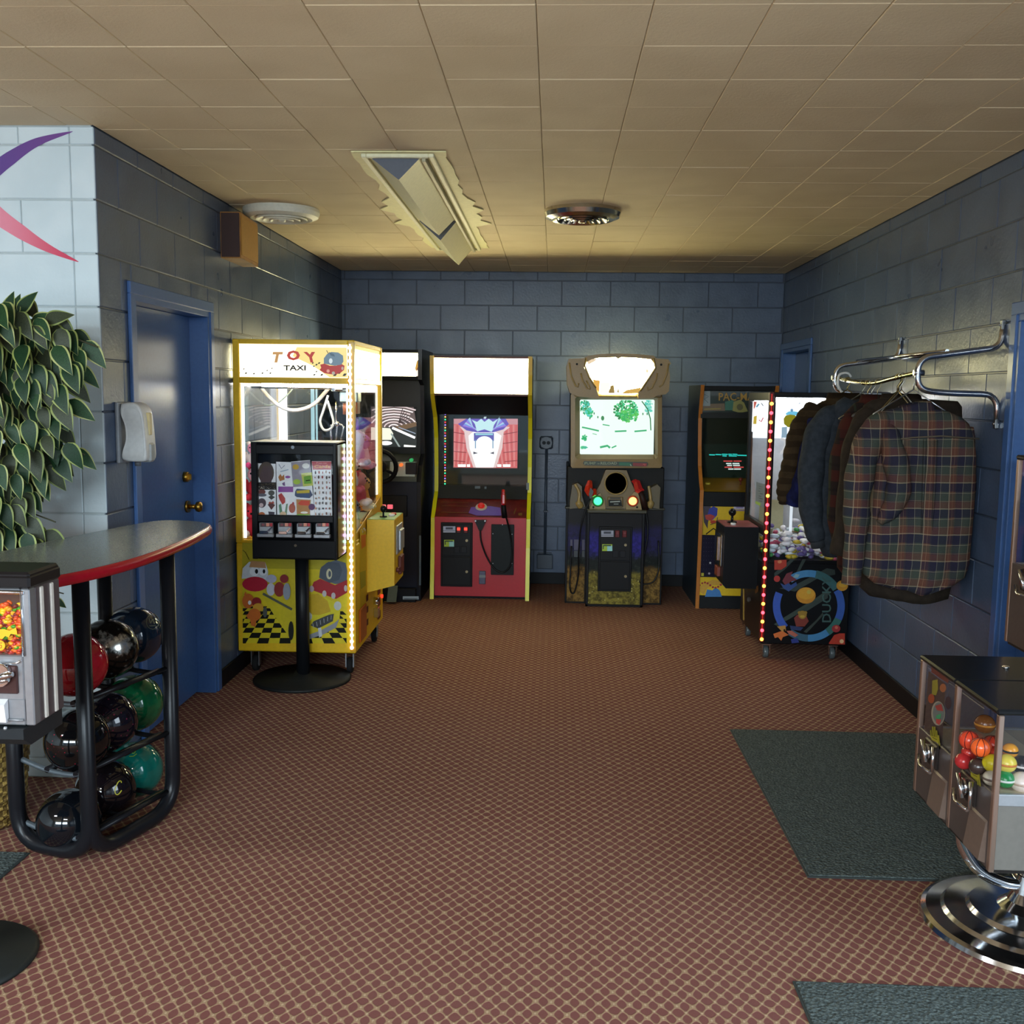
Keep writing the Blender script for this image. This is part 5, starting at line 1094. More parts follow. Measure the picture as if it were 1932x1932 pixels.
# printed side panel
A = Art('y', gy0 - .0005)
sv = '#26332e'
A.poly([(1461, 1081), (1492, 1055), (1500, 1055), (1480, 1075), (1461, 1089)], sv).poly([(1500, 1085), (1514, 1055), (1521, 1055), (1505, 1085)], sv)
A.poly([(1470, 1110), (1500, 1104), (1560, 1072), (1575, 1075), (1576, 1084), (1545, 1090), (1500, 1116)], sv)
A.poly([(1460, 1178), (1474, 1168), (1540, 1128), (1562, 1112), (1566, 1120), (1520, 1150), (1482, 1172), (1470, 1182)], '#2e3c34').poly([(1500, 1160), (1520, 1145), (1562, 1118), (1562, 1128), (1524, 1152)], sv)
A.poly([(1516, 1192), (1540, 1170), (1552, 1156), (1554, 1160), (1530, 1186), (1522, 1194)], '#2c3630')
cxr, cyr = 1526, 1143
def arc(a0, a1, c, w_=13, n=14): A.line([(cxr + (61 - abs(math.sin(t_)) * .5) * math.cos(t_), cyr + 61 * math.sin(t_)) for t_ in [a0 + (a1 - a0) * k / n for k in range(n + 1)]], w_, c)
arc(-2.2, -1.35, '#3f7fae'); arc(-1.35, -.55, '#2f5b5e', 15); arc(-.5, .42, '#2a4f9a', 14); arc(.42, .95, '#2b5f58', 14); arc(.95, 1.6, '#3a78a6', 13); arc(1.6, 2.2, '#30566a', 13); arc(2.4, 3.55, '#2c4fa8', 14)
A.poly([(1495, 1090), (1501, 1083), (1509, 1084), (1505, 1090)], '#7fa0a8')
A.poly([(1461, 1057), (1484, 1056), (1484, 1068), (1474, 1075), (1461, 1075)], '#a8301c').ell(1471, 1060, 4, 3, '#c87a50').ell(1466, 1092, 6, 6, '#a82a24').poly([(1476, 1096), (1484, 1082), (1496, 1078), (1492, 1086), (1504, 1094), (1490, 1098), (1486, 1110), (1480, 1102)], '#6a2430').poly([(1472, 1100), (1480, 1104), (1488, 1100), (1492, 1104), (1502, 1098), (1504, 1104), (1488, 1116), (1478, 1110)], '#24407a')
A.ell(1520.5, 1123.5, 18.5, 15.5, '#b87a16').ell(1521, 1120, 16, 11, '#c48e20').ell(1526, 1117, 4, 4, '#b8a040').ell(1589, 1105, 11, 10, '#b8801c').ell(1590, 1103, 8, 5, '#c89a2c')
A.poly([(1498, 1166), (1504, 1160), (1520, 1160), (1526, 1172), (1518, 1182), (1502, 1182)], '#742a1e').ell(1514, 1160, 8, 8, '#8a6a1c').ell(1508, 1156, 3, 3, '#8a6a1c').ell(1520, 1156, 3, 3, '#8a6a1c').ell(1514, 1163, 4.5, 2.5, '#b09030').poly([(1490, 1180), (1504, 1182), (1516, 1184), (1510, 1190), (1492, 1188)], '#1f2f5a')
A.poly([(1459, 1196), (1476, 1190), (1488, 1198), (1477, 1202), (1474, 1209), (1468, 1202), (1462, 1204)], '#c8662a').poly([(1466, 1182), (1482, 1180), (1483, 1190), (1476, 1192)], '#b0803a').ell(1480, 1189, 2, 2, '#201810').poly([(1484, 1190), (1494, 1190), (1506, 1198), (1500, 1202), (1488, 1196)], '#a85a48').poly([(1492, 1206), (1504, 1204), (1508, 1212), (1494, 1214)], '#1f2f7a')
A.ell(1577.5, 1186, 8, 7, '#94242a').ell(1578, 1184, 3, 3, '#b8604a').poly([(1564, 1213), (1574, 1198), (1584, 1195), (1594, 1195), (1594, 1216), (1564, 1215)], '#a8301c').ell(1588, 1210, 4, 4, '#d8b080')
A.done('side_print', pr)
text(pr, 'lettering', 'DUCKY', Art('y', gy0 - .018, step=0), 1551, 1088, 1568, 1174, '#33524f', rot=1)
A = Art('x', gx0 - .0005, -1); A.poly([(1400, 1120), (1408, 1118), (1406, 1175), (1401, 1180)], '#3a2420').line([(1403, 1110), (1403, 1170)], 2.4, '#b09a50').ell(1413, 1131, 4, 4.5, '#585a5c').poly([(1424, 1108), (1431, 1104), (1431, 1116), (1425, 1120)], '#6a4218'); A.done('front_print', pr)
bx = obj('control_box', MB().prism([(1.055, .420), (1.075, .395), (gx0, .395), (gx0, .775), (1.055, .775)], 1, 6.10, 6.42), KBX, pr)
obj('box_top', MB().box(1.06, gx0 - .004, 6.104, 6.416, .775, .779), P('#8a4a4a', .3), bx)
obj('joystick', MB().cyl((1.13, 6.28, .775), (1.13, 6.28, .83), .008).ell((1.13, 6.28, .845), .024).cyl((1.13, 6.28, .779), (1.13, 6.28, .788), .03), BLACKG, bx)
obj('push_button', MB().cyl((1.12, 6.18, .779), (1.12, 6.18, .79), .016), P('#e4e8e8', .3), bx)
obj('coin_mechanism', MB().box(1.040, 1.055, 6.14, 6.36, .52, .72, .004).box(1.028, 1.042, 6.2, 6.30, .55, .70, .004), CHROME, bx)
obj('return_flap', MB().box(1.035, 1.056, 6.20, 6.30, .45, .51, .003), P('#7a3a2c', .4), bx)
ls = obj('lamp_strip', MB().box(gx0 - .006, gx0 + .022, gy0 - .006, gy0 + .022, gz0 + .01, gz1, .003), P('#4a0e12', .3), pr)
n = 27
for i in range(n):
    z = .125 + i * (1.40 / (n - 1)); c = i % 2
    obj('lamp_bulb', MB().ell((gx0 + .006, gy0 - .010, z), .0105, None, None, 10, 6), P('#ffb63a' if c == 0 else '#ff3a4a', .4, 0, 7), ls)
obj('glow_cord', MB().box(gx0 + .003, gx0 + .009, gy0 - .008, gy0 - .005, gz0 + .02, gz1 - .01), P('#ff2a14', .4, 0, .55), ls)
for (x, y) in ((1.305, gy0 + .04), (1.70, gy0 + .04), (1.305, gy1 - .08), (1.70, gy1 - .08)): caster(pr, x, y, gz0, .036, P('#50585a', .3), CHROME)
# ------------------------------------------------------------------ coat rack
RKX = XR - .004
rk = thing('coat_rack', 'chrome tube coat rack with two looped brackets on the right wall', 'coat rack', (XR, 4.8, 1.46))
def bracket(y, wu, wlw):
    pts = [(RKX, y, wu), (RKX - .008, y, 1.775), (1.60, y, 1.745), (1.488, y, 1.73), (1.488, y, 1.60), (1.60, y, 1.588), (RKX - .010, y, 1.585), (RKX, y, wlw)]
    m = MB().tube(fillet(pts, .075, 6), .0125, 12)
    o = obj('bracket', m, CHROME, rk)
    for z in (wu, wlw):
        s_ = 1 if z == wu else -1
        obj('wall_tab', MB().box(RKX - .012, XR, y - .012, y + .012, z - .02, z + .02, .003), STEEL, o)
        obj('screw', MB().cyl((RKX - .018, y, z - s_ * .0), (RKX - .011, y, z), .005), CHROME, o)
bracket(4.205, 1.865, 1.465); bracket(5.42, 1.865, 1.47)
rod = bez([(1.500, 5.42, 1.668), (1.494, 5.1, 1.645), (1.490, 4.86, 1.634), (1.490, 4.7, 1.637), (1.490, 4.5, 1.652), (1.498, 4.205, 1.672)], 6)
obj('hanging_rod', MB().tube(rod, .0105, 12), P('#d6c98a', .16, 1.0), rk, 'bent hanging rod')  # golden reflection on the rod is painted into its metal colour
for x, z in ((1.60, 1.758), (1.66, 1.756)): obj('shelf_rail', MB().tube([(x, 5.42, z), (x, 4.205, z)], .0085, 10), CHROME, rk)
for y in (4.205, 5.42): obj('rod_bolt', MB().cyl((1.470, y, 1.669), (1.512, y, 1.669), .012), STEEL, rk)
def rodz(y):
    return min(rod, key=lambda p: abs(p.y - y)).z + .0105
def hanger(y, w_, ang, label, col=STEEL, r=.0022, hookx=1.492, drop=.09, loop=True, group=None):
    h = thing('clothes_hanger', label, 'hanger', (hookx, y, rodz(y)), group)
    z0 = rodz(y) + r; c, s_ = math.cos(ang), math.sin(ang)
    hook = [(hookx + .015 * math.cos(t_) * c, y + .015 * math.cos(t_) * s_, z0 - .012 + .013 * math.sin(t_)) for t_ in [pi * (1.25 - 1.25 * k / 9) for k in range(10)]]
    hook += [(hookx + .013 * c, y + .013 * s_, z0 - .03), (hookx, y, z0 - .05), (hookx, y, z0 - drop)]
    obj('hook', MB().tube(hook, r, 7), col, h)
    if loop:
        a, b, d = Vector((hookx, y, z0 - drop)), Vector((hookx - w_ * c, y - w_ * s_, z0 - drop - .11)), Vector((hookx + w_ * c, y + w_ * s_, z0 - drop - .11))
        obj('shoulder_bar', MB().tube(fillet([a, b, d, a], .02, 4), r, 7), col, h)
    return h

# cloth materials
def plaid(name, base, cols, sx, sz, ox=0, oz=0, rough=.9):
    t = T(name); X, Y, Z = t.coord('Object'); n1 = t.noise(5, 3); wv = t.noise(260, 2)
    X = X + (n1 - .5) * .016; Z = Z + (n1 - .5) * .02
    fx = (X / sx + ox).fract(); fz = (Z / sz + oz).fract()
    def band(f, a, b): return (f > a) * (f < b)
    c = base
    for (ax, a, b, col, al) in cols:
        f = fx if ax == 'x' else fz
        c = t.mix(band(f, a, b) * al, c, col)
    return t.set(col=t.mix((wv - .5) * .4 + .1, c, '#2a2420'), rough=rough, spec=.15, bump=wv, bs=.3)
PL = plaid('plaid_flannel', '#4b443c', [
    ('x', .0, .28, '#414a44', .8), ('x', .34, .60, '#6a4537', .7), ('x', .66, .92, '#2d2c3e', .75),
    ('z', .0, .30, '#23233a', .68), ('z', .36, .60, '#6e4032', .45), ('z', .66, .90, '#414c42', .50),
    ('x', .30, .335, '#bca98c', .42), ('x', .935, .955, '#9fa590', .35), ('x', .47, .485, '#a98a6a', .4),
    ('z', .315, .35, '#c0a98a', .40), ('z', .62, .64, '#b08a6e', .3), ('z', .93, .95, '#b9b294', .34)], .100, .112)
def cloth(name, a, b, sc_=30, stripes=None):
    t = T(name); X, Y, Z = t.coord('Object'); n1 = t.noise(sc_, 4); f = t.noise(6, 3); wv = t.noise(300, 2)
    c = t.mix(n1.smooth(.3, .7), a, b)
    if stripes: c = t.mix(((Z / stripes[0] + n1 * .3).fract() < .5) * stripes[2], c, stripes[1])
    return t.set(col=c, rough=.92, spec=.12, bump=f * 2 + wv * .3, bs=.5, dist=.01)
def shirt_body(rows, y0, wr=.010, seed=1, n=40):
    """rows: (z, xl, xr, half depth); cross-sections with soft vertical folds"""
    rn = random.Random(seed); ph = [rn.uniform(0, 6) for _ in range(4)]; R = []
    zt = rows[0][0]
    for (z, xl, xr, dp) in rows:
        cx_, hw = (xl + xr) / 2, (xr - xl) / 2; r = []
        g = min(1, (zt - z) / .35)
        for k in range(n):
            a = 2 * pi * k / n; ca, sa = math.cos(a), math.sin(a)
            px = cx_ + hw * math.copysign(abs(ca) ** .75, ca); u = (px - cx_) / max(hw, .01)
            fo = wr * g * (math.sin(u * 7 + ph[0] + z * 2.2) + .7 * math.sin(u * 13 + ph[1] - z * 3) + .4 * math.sin(u * 23 + ph[2]))
            r.append((px + .3 * fo, y0 + dp * math.copysign(abs(sa) ** .8, sa) + fo * (1 if sa < 0 else -.5) * abs(sa), z + .012 * math.sin(u * 3 + ph[3]) * g))
        R.append(r)
    return MB().loft(R)
def sleeve(pts, rs, seed=2, n=14, cr=.0035):
    rn = random.Random(seed); P_ = bez(pts, 7); N = len(P_)
    rr = [rs[min(int(i / (N - 1) * (len(rs) - 1)), len(rs) - 2)] + (rs[min(int(i / (N - 1) * (len(rs) - 1)) + 1, len(rs) - 1)] - rs[min(int(i / (N - 1) * (len(rs) - 1)), len(rs) - 2)]) * ((i / (N - 1) * (len(rs) - 1)) % 1 if i < N - 1 else 1) for i in range(N)]
    rr = [r + cr * math.sin(i * .9 + seed) * (0 if i in (0, N - 1) else 1) for i, r in enumerate(rr)]
    return MB().tube(P_, rr, n)
# plaid shirt nearest the camera
ys = 4.345
hanger(ys, .175, .06, 'silver wire hanger carrying the plaid flannel shirt', P('#c3c6c8', .3, 1.0), .0032, 1.523, .075)
ps = thing('plaid_shirt', 'brown, navy and cream plaid flannel shirt hung nearest on the rack', 'shirt', (1.54, ys, .73))
rows = [(1.525, 1.46, 1.60, .030), (1.515, 1.42, 1.66, .045), (1.49, 1.355, 1.725, .055), (1.46, 1.335, 1.760, .062), (1.41, 1.345, 1.785, .068), (1.32, 1.365, 1.800, .072), (1.20, 1.375, 1.806, .074), (1.08, 1.37, 1.806, .076), (.95, 1.352, 1.802, .076), (.86, 1.340, 1.800, .074), (.80, 1.352, 1.785, .068), (.76, 1.40, 1.735, .055), (.735, 1.48, 1.66, .040)]
obj('shirt_body', shirt_body(rows, ys, .009, 3), PL, ps)
obj('sleeve', sleeve([(1.45, ys - .0, 1.487), (1.372, ys - .015, 1.44), (1.322, ys - .03, 1.32), (1.300, ys - .035, 1.16), (1.305, ys - .03, 1.0), (1.300, ys - .02, .80)], [.024, .058, .062, .058, .050, .036], 4), PL, ps)
obj('sleeve', sleeve([(1.42, ys - .035, 1.45), (1.425, ys - .07, 1.36), (1.455, ys - .085, 1.22), (1.44, ys - .085, 1.12), (1.385, ys - .08, 1.04)], [.02, .048, .052, .046, .016], 5), PL, ps, 'second fold of the near sleeve')
obj('sleeve', sleeve([(1.745, ys + .02, 1.44), (1.775, ys + .03, 1.25), (1.782, ys + .04, 1.02), (1.775, ys + .04, .84)], [.045, .042, .038, .028], 6), PL, ps)
obj('cuff', MB().tube([(1.300, ys - .02, .825), (1.298, ys - .02, .765)], [.040, .041], 14), PL, ps)
obj('collar', MB().loft([[(1.525 + w_ * math.cos(a) * 1.0, ys + d_ * math.sin(a), z + .018 * math.cos(a) + .012 * abs(math.sin(a))) for a in [2 * pi * k / 20 for k in range(20)]] for z, w_, d_ in ((1.490, .100, .054), (1.522, .084, .044), (1.535, .074, .036), (1.522, .064, .028), (1.49, .058, .022))], caps=False), PL, ps)
m = MB().box(1.375, 1.795, ys - .0, ys + .0, 0, 0) if 0 else MB()
m.tube([(1.385, ys - .076, 1.385), (1.50, ys - .084, 1.402), (1.62, ys - .085, 1.410), (1.785, ys - .060, 1.400)], .0035, 6)
obj('yoke_seam', m, P('#5f5444', .9), ps)
for x in (1.555, 1.60): obj('back_pleat', MB().tube([(x, ys - .078, 1.395), (x + .004, ys - .084, 1.2), (x + .008, ys - .078, 1.0)], [.006, .006, .002], 6), PL, ps)
# brown jacket behind it
yb = 4.53
hanger(yb, .20, 0, 'dark hanger of the large brown jacket behind the plaid shirt', P('#3a3430', .5), .006, 1.52, .075)
BRN = cloth('brown_canvas', '#2b241e', '#342c24', 26)
bj = thing('brown_jacket', 'large dark brown jacket hanging directly behind the plaid shirt', 'jacket', (1.58, yb, .66))
obj('jacket_body', shirt_body([(1.565, 1.47, 1.60, .035), (1.555, 1.41, 1.78, .05), (1.53, 1.375, 1.80, .06), (1.46, 1.36, 1.806, .07), (1.2, 1.37, 1.81, .075), (.95, 1.38, 1.81, .078), (.76, 1.385, 1.81, .078), (.70, 1.40, 1.80, .074), (.665, 1.44, 1.795, .066)], yb, .008, 8), BRN, bj)
obj('sleeve', sleeve([(1.45, yb - .01, 1.52), (1.385, yb - .01, 1.46), (1.345, yb - .02, 1.30), (1.33, yb - .02, 1.05), (1.30, yb - .02, .86)], [.025, .058, .064, .058, .046], 9), BRN, bj)
obj('sleeve', sleeve([(1.75, yb, 1.48), (1.77, yb + .01, 1.25), (1.775, yb + .01, 1.0), (1.77, yb, .83)], [.045, .04, .036, .03], 10), BRN, bj)
obj('collar', MB().loft([[(1.535 + w_ * math.cos(a), yb + d_ * math.sin(a), z) for a in [2 * pi * k / 18 for k in range(18)]] for z, w_, d_ in ((1.54, .10, .05), (1.585, .085, .04), (1.56, .07, .03))], caps=False), BRN, bj)
# dark red checked overshirt
yr = 4.72
hanger(yr, .18, 0, 'thin wire hanger of the dark red checked overshirt', P('#a39a82', .3, 1.0), .0024, 1.492, .075)
RCH = plaid('dark_check', '#241b18', [('x', 0, .45, '#3e1a16', .8), ('z', 0, .45, '#481e16', .7), ('x', .6, .68, '#2c3a2c', .6), ('z', .6, .7, '#1a1414', .7)], .10, .12)
rs_ = thing('checked_overshirt', 'dark red checked overshirt between the grey hoodie and the brown jacket', 'shirt', (1.52, yr, .70))
obj('shirt_body', shirt_body([(1.555, 1.43, 1.56, .035), (1.54, 1.39, 1.64, .05), (1.49, 1.345, 1.70, .06), (1.40, 1.335, 1.71, .068), (1.2, 1.34, 1.72, .072), (.95, 1.345, 1.72, .074), (.78, 1.35, 1.72, .07), (.72, 1.40, 1.69, .05)], yr, .008, 12), RCH, rs_)
obj('sleeve', sleeve([(1.43, yr - .01, 1.51), (1.385, yr - .01, 1.45), (1.345, yr - .02, 1.3), (1.335, yr - .02, 1.05), (1.36, yr - .02, .86)], [.025, .052, .056, .05, .04], 13), RCH, rs_)
obj('collar', MB().loft([[(1.495 + w_ * math.cos(a), yr + d_ * math.sin(a), z) for a in [2 * pi * k / 18 for k in range(18)]] for z, w_, d_ in ((1.535, .09, .05), (1.58, .078, .04), (1.555, .065, .03))], caps=False), RCH, rs_)
# grey hoodie
yh = 4.94
hanger(yh, .17, .1, 'thin bright wire hanger of the grey hooded sweatshirt', P('#a8a79c', .3, 1.0), .0026, 1.490, .06)
GRY = cloth('grey_jersey', '#2b3036', '#343a41', 40)
hd_ = thing('grey_hoodie', 'dark grey hooded sweatshirt hanging left of the checked overshirt', 'sweatshirt', (1.40, yh, .80))
obj('hoodie_body', shirt_body([(1.545, 1.40, 1.53, .035), (1.53, 1.35, 1.57, .05), (1.49, 1.285, 1.63, .065), (1.42, 1.27, 1.66, .075), (1.25, 1.265, 1.67, .08), (1.05, 1.27, 1.67, .08), (.90, 1.30, 1.67, .08), (.84, 1.32, 1.66, .074), (.80, 1.34, 1.65, .066)], yh, .010, 15), GRY, hd_)
obj('sleeve', sleeve([(1.39, yh - .01, 1.51), (1.325, yh - .01, 1.46), (1.275, yh - .02, 1.35), (1.258, yh - .025, 1.15), (1.275, yh - .02, .98), (1.305, yh - .02, .87)], [.025, .06, .066, .062, .056, .042], 16), GRY, hd_)
obj('cuff', MB().tube([(1.300, yh - .02, .885), (1.312, yh - .02, .835)], [.038, .036], 14), P('#262b31', .9), hd_)
obj('hood', MB().loft([[(1.455 + w_ * math.cos(a), yh - .03 + d_ * math.sin(a), z + .015 * math.cos(2 * a)) for a in [2 * pi * k / 20 for k in range(20)]] for z, w_, d_ in ((1.40, .06, .05), (1.43, .105, .075), (1.48, .115, .08), (1.53, .095, .065), (1.555, .06, .04))]), GRY, hd_)
obj('drawstring', MB().tube(bez([(1.40, yh - .115, 1.49), (1.415, yh - .12, 1.455), (1.42, yh - .12, 1.43)], 4), .004, 6), P('#c8bca0', .6), hd_)
# striped puffer at the far end
yp = 5.22
hanger(yp, .16, 0, 'dull brass hanger of the brown striped padded jacket', P('#9a8a58', .35, 1.0), .003, 1.497, .06)
PUF = cloth('padded_brown', '#2e2416', '#3d3020', 18, (.062, '#241a10', .7)); NAV = cloth('padded_navy', '#12152e', '#1c2150', 22)
pj = thing('padded_jacket', 'brown ribbed padded jacket with navy sleeve at the far end of the rack', 'jacket', (1.42, yp, .95))
obj('jacket_body', shirt_body([(1.56, 1.41, 1.55, .04), (1.545, 1.37, 1.60, .055), (1.50, 1.31, 1.68, .07), (1.40, 1.29, 1.71, .08), (1.15, 1.29, 1.72, .085), (1.0, 1.30, 1.72, .085), (.93, 1.33, 1.70, .075)], yp, .006, 18), PUF, pj)
PQ = bez([(1.345, yp - .03, 1.50), (1.265, yp - .05, 1.40), (1.225, yp - .06, 1.22), (1.20, yp - .06, 1.10), (1.212, yp - .05, 1.03)], 8)
obj('sleeve', MB().tube(PQ, [(.064 - .022 * i / len(PQ)) + .006 * abs(math.sin(i * 1.05)) for i in range(len(PQ))], 14), PUF, pj)
obj('sleeve', sleeve([(1.33, yp - .10, 1.45), (1.295, yp - .12, 1.30), (1.265, yp - .12, 1.14), (1.235, yp - .10, 1.06), (1.225, yp - .09, 1.02)], [.05, .052, .050, .045, .036], 20), NAV, pj, 'navy padded sleeve')
obj('collar', MB().loft([[(1.48 + w_ * math.cos(a), yp + d_ * math.sin(a), z) for a in [2 * pi * k / 18 for k in range(18)]] for z, w_, d_ in ((1.54, .095, .06), (1.59, .08, .05), (1.565, .06, .035))], caps=False), PUF, pj)
# empty hangers
wh_ = P('#d9dad6', .4)
h = thing('clothes_hanger', 'white plastic hanger hooked at the far nose of the coat rack', 'hanger', (1.49, 5.33, rodz(5.33)))
z0 = rodz(5.33)
obj('hook', MB().tube(bez([(1.545, 5.33, z0 + .0), (1.53, 5.33, z0 + .018), (1.505, 5.33, z0 + .020), (1.482, 5.33, z0 + .006), (1.480, 5.33, z0 - .04), (1.497, 5.33, z0 - .075), (1.512, 5.33, z0 - .10)], 5), .006, 8), wh_, h)
obj('shoulder_bar', MB().tube(bez([(1.37, 5.345, z0 - .17), (1.44, 5.34, z0 - .13), (1.512, 5.335, z0 - .10), (1.58, 5.34, z0 - .13), (1.65, 5.345, z0 - .17)], 5), .005, 8), wh_, h)
EL = ['first empty wire hanger behind the plaid shirt on the rod', 'second empty wire hanger from the front of the rod', 'empty wire hanger near the sagging middle of the rod', 'empty gilt hanger left of the sagging middle of the rod']
for i, y in enumerate((4.40, 4.44, 4.80, 4.86)): hanger(y, .09, .05 * i - .1, EL[i], P('#b9a878' if i % 2 else '#b4b4ae', .28, 1.0), .0024, 1.491, .07, True, 'empty hangers on the coat rack')

# ------------------------------------------------------------------ capsule machines on the right
t = T('pale_copper'); t.coord(); COP = t.set(col='#b59c8c', rough=.3, metal=.85)
PLEX = mat_glass('capsule_plexi', (.93, .92, .93, 1), .9)
DKL = P('#17181a', .28); DKP = P('#5a4a44', .4); GRYP = P('#6f6c68', .5, .3)
def capsule_machine(ux0, ux1, uy0, uy1, z0, z1, units, label, split, mech=True):
    o = thing('capsule_machine', label, 'vending machine', ((ux0 + ux1) / 2, (uy0 + uy1) / 2, 0))
    step = (uy1 - uy0) / units; zs = z0 + (z1 - z0) * split
    for k in range(units + 1):
        y = uy0 + step * k
        obj('corner_post', B(ux0 - .003, ux0 + .012, y - .009, y + .009, z0, z1, c=.002), COP, o)
        obj('corner_post', B(ux1 - .012, ux1 + .003, y - .009, y + .009, z0, z1, c=.002), COP, o)
    for k in range(units):
        a, b = uy0 + step * k + .006, uy0 + step * (k + 1) - .006
        obj('window_pane', MB().box(ux0 + .002, ux0 + .0045, a, b, zs, z1), PLEX, o)
        obj('lower_body', MB().box(ux0 + .012, ux1 - .012, a, b, z0 + .004, zs - .05, .003), DKP, o)
        f = obj('mechanism_plate', MB().box(ux0 - .001, ux0 + .012, a, b, z0 + .002, zs, .002), P('#5a4f4b', .35, .3), o)
        yc_ = (a + b) / 2; zc = zs - .035
        if mech:
            g_ = obj('coin_mechanism', MB().box(ux0 - .012, ux0, yc_ - .045, yc_ + .05, zc - .045, zc + .03, .004), P('#57504d', .25, .8), f)
            m = MB().cyl((ux0 - .012, yc_ + .01, zc - .005), (ux0 - .022, yc_ + .01, zc - .005), .024)
            m.tube(fillet([(ux0 - .024, yc_ + .055, zc - .03), (ux0 - .034, yc_ + .02, zc - .052), (ux0 - .028, yc_ - .05, zc - .048)], .01, 3), .006, 8)
            m.tube([(ux0 - .03, yc_ + .02, zc + .03), (ux0 - .028, yc_ - .015, zc - .03)], .007, 8).tube([(ux0 - .02, yc_ - .045, zc + .03), (ux0 - .024, yc_ - .055, zc - .045)], .006, 8)
            obj('turn_handle', m, CHROME, g_)
            obj('delivery_chute', MB().box(ux0 - .003, ux0, a + .02, a + .11, z0 + .02, zs - .11, .001), P('#1f1b1a', .3), f)
            obj('chute_flap', MB().prism([(ux0 - .001, z0 + .012), (ux0 - .02, z0 + .02), (ux0 - .006, z0 + .125), (ux0 - .001, z0 + .13)], 1, a + .015, a + .115), P('#7a675c', .35, .3), f)
    for y in (uy0, uy1):
        obj('end_pane', MB().box(ux0 + .012, ux1 - .012, y - .0025, y + .0025, zs, z1), PLEX, o)
        obj('end_panel', MB().box(ux0 + .010, ux1 - .010, y - .004, y + .004, z0 + .004, zs - .03, .002), P('#77736c', .5, .3), o)
        obj('end_strip', MB().box(ux0 + .008, ux1 - .008, y - .007, y + .007, zs - .032, zs, .002), SILVER, o)
    obj('inner_floor', MB().box(ux0 + .006, ux1 - .006, uy0 + .006, uy1 - .006, zs - .012, zs - .004), P('#b9b196', .5), o)
    obj('divider', MB().box((ux0 + ux1) / 2 - .002, (ux0 + ux1) / 2 + .002, uy0 + .01, uy1 - .01, zs, z1 - .01), PLEX, o)
    for k in range(units):
        a, b = uy0 + step * k, uy0 + step * (k + 1)
        l = obj('lid', MB().box(ux0 - .008, ux1 + .008, a - (.006 if k == 0 else -.001), b + (.006 if k == units - 1 else -.001), z1, z1 + .016, .005), DKL, o)
        obj('lid_lock', MB().cyl(((ux0 * .62 + ux1 * .38), (a + b) / 2, z1 + .015), ((ux0 * .62 + ux1 * .38), (a + b) / 2, z1 + .022), .010), CHROME, l)
    obj('base_tray', MB().box(ux0 + .004, ux1 - .004, uy0 + .004, uy1 - .004, z0 - .008, z0 + .004, .002), P('#2a2624', .4, .4), o)
    return o, zs
CPX0, CPX1 = 1.182, 1.70
cm, zs = capsule_machine(CPX0, CPX1, 2.60, 3.15, .312, .742, 2, 'two bay clear capsule toy machine on stepped chrome pedestal at the right', .50)
pcx, pcy = 1.435, 2.895
obj('pedestal_disc', MB().lathe((pcx, pcy, 0), [(.292, 0), (.296, .006), (.290, .018), (.276, .024), (.235, .030), (.225, .040), (.165, .046), (.155, .058), (.08, .064), (.055, .085), (.04, .11), (.028, .16)], 72, sharp=True), CHROME, cm)
for s_ in (-1, 1):
    obj('scroll_leg', MB().tube(bez([(pcx + .015 * s_, pcy - .0, .13), (pcx + .07 * s_, pcy - .0, .135), (pcx + .15 * s_, pcy - .0, .175), (pcx + .20 * s_, pcy - .0, .25), (pcx + .205 * s_, pcy - .0, .306)], 6), .017, 12), CHROME, cm)
    obj('scroll_leg', MB().tube(bez([(pcx, pcy + .015 * s_, .13), (pcx, pcy + .07 * s_, .135), (pcx, pcy + .15 * s_, .175), (pcx, pcy + .20 * s_, .25), (pcx, pcy + .205 * s_, .306)], 6), .017, 12), CHROME, cm)
obj('pedestal_column', MB().tube([(pcx, pcy, .05), (pcx, pcy, .306)], .026, 18), CHROME, cm)
# display card inside the far window and price stickers
A = Art('x', CPX0 + .0062, -1)
A.poly([(1752, 1266), (1784, 1290), (1776, 1428), (1742, 1398)], '#4f4442', 0)
A.poly([(1757, 1258), (1790, 1280), (1789, 1290), (1757, 1268)], '#7a3a34').poly([(1759, 1284), (1769, 1282), (1770, 1300), (1766, 1312), (1758, 1310)], '#a8a038').ell(1779, 1298, 6, 8, '#a8643c').ell(1757, 1318, 6, 9, '#a04828').ell(1770, 1346, 13, 23, '#a8a08c').ell(1771, 1345, 11, 20, '#6f7a76').poly([(1764, 1332), (1776, 1328), (1780, 1342), (1768, 1340)], '#a8403c').poly([(1766, 1350), (1776, 1346), (1774, 1356), (1766, 1358)], '#3a8a5c').poly([(1766, 1356), (1776, 1358), (1772, 1368), (1766, 1364)], '#a83c38').ell(1789, 1326, 6, 12, '#33242c')
A.done('display_card', cm)
A = Art('x', CPX0 + .0015, -1)
for (x, y) in ((1764, 1388), (1840, 1458)):
    for i in range(5): A.line([(x - 8 + i * 3.6, y - 6 - 12 * math.sin(i * .8 + .4)), (x - 6 + i * 3.8, y + 16 + i * 2.4)], 2.8, '#8a8220')
    A.poly([(x - 9, y), (x + 8, y + 4), (x + 6, y + 14), (x - 6, y + 8)], '#a09424').line([(x - 5, y + 3), (x + 4, y + 8)], 1.4, '#5a5414')
A.done('price_sticker', cm)
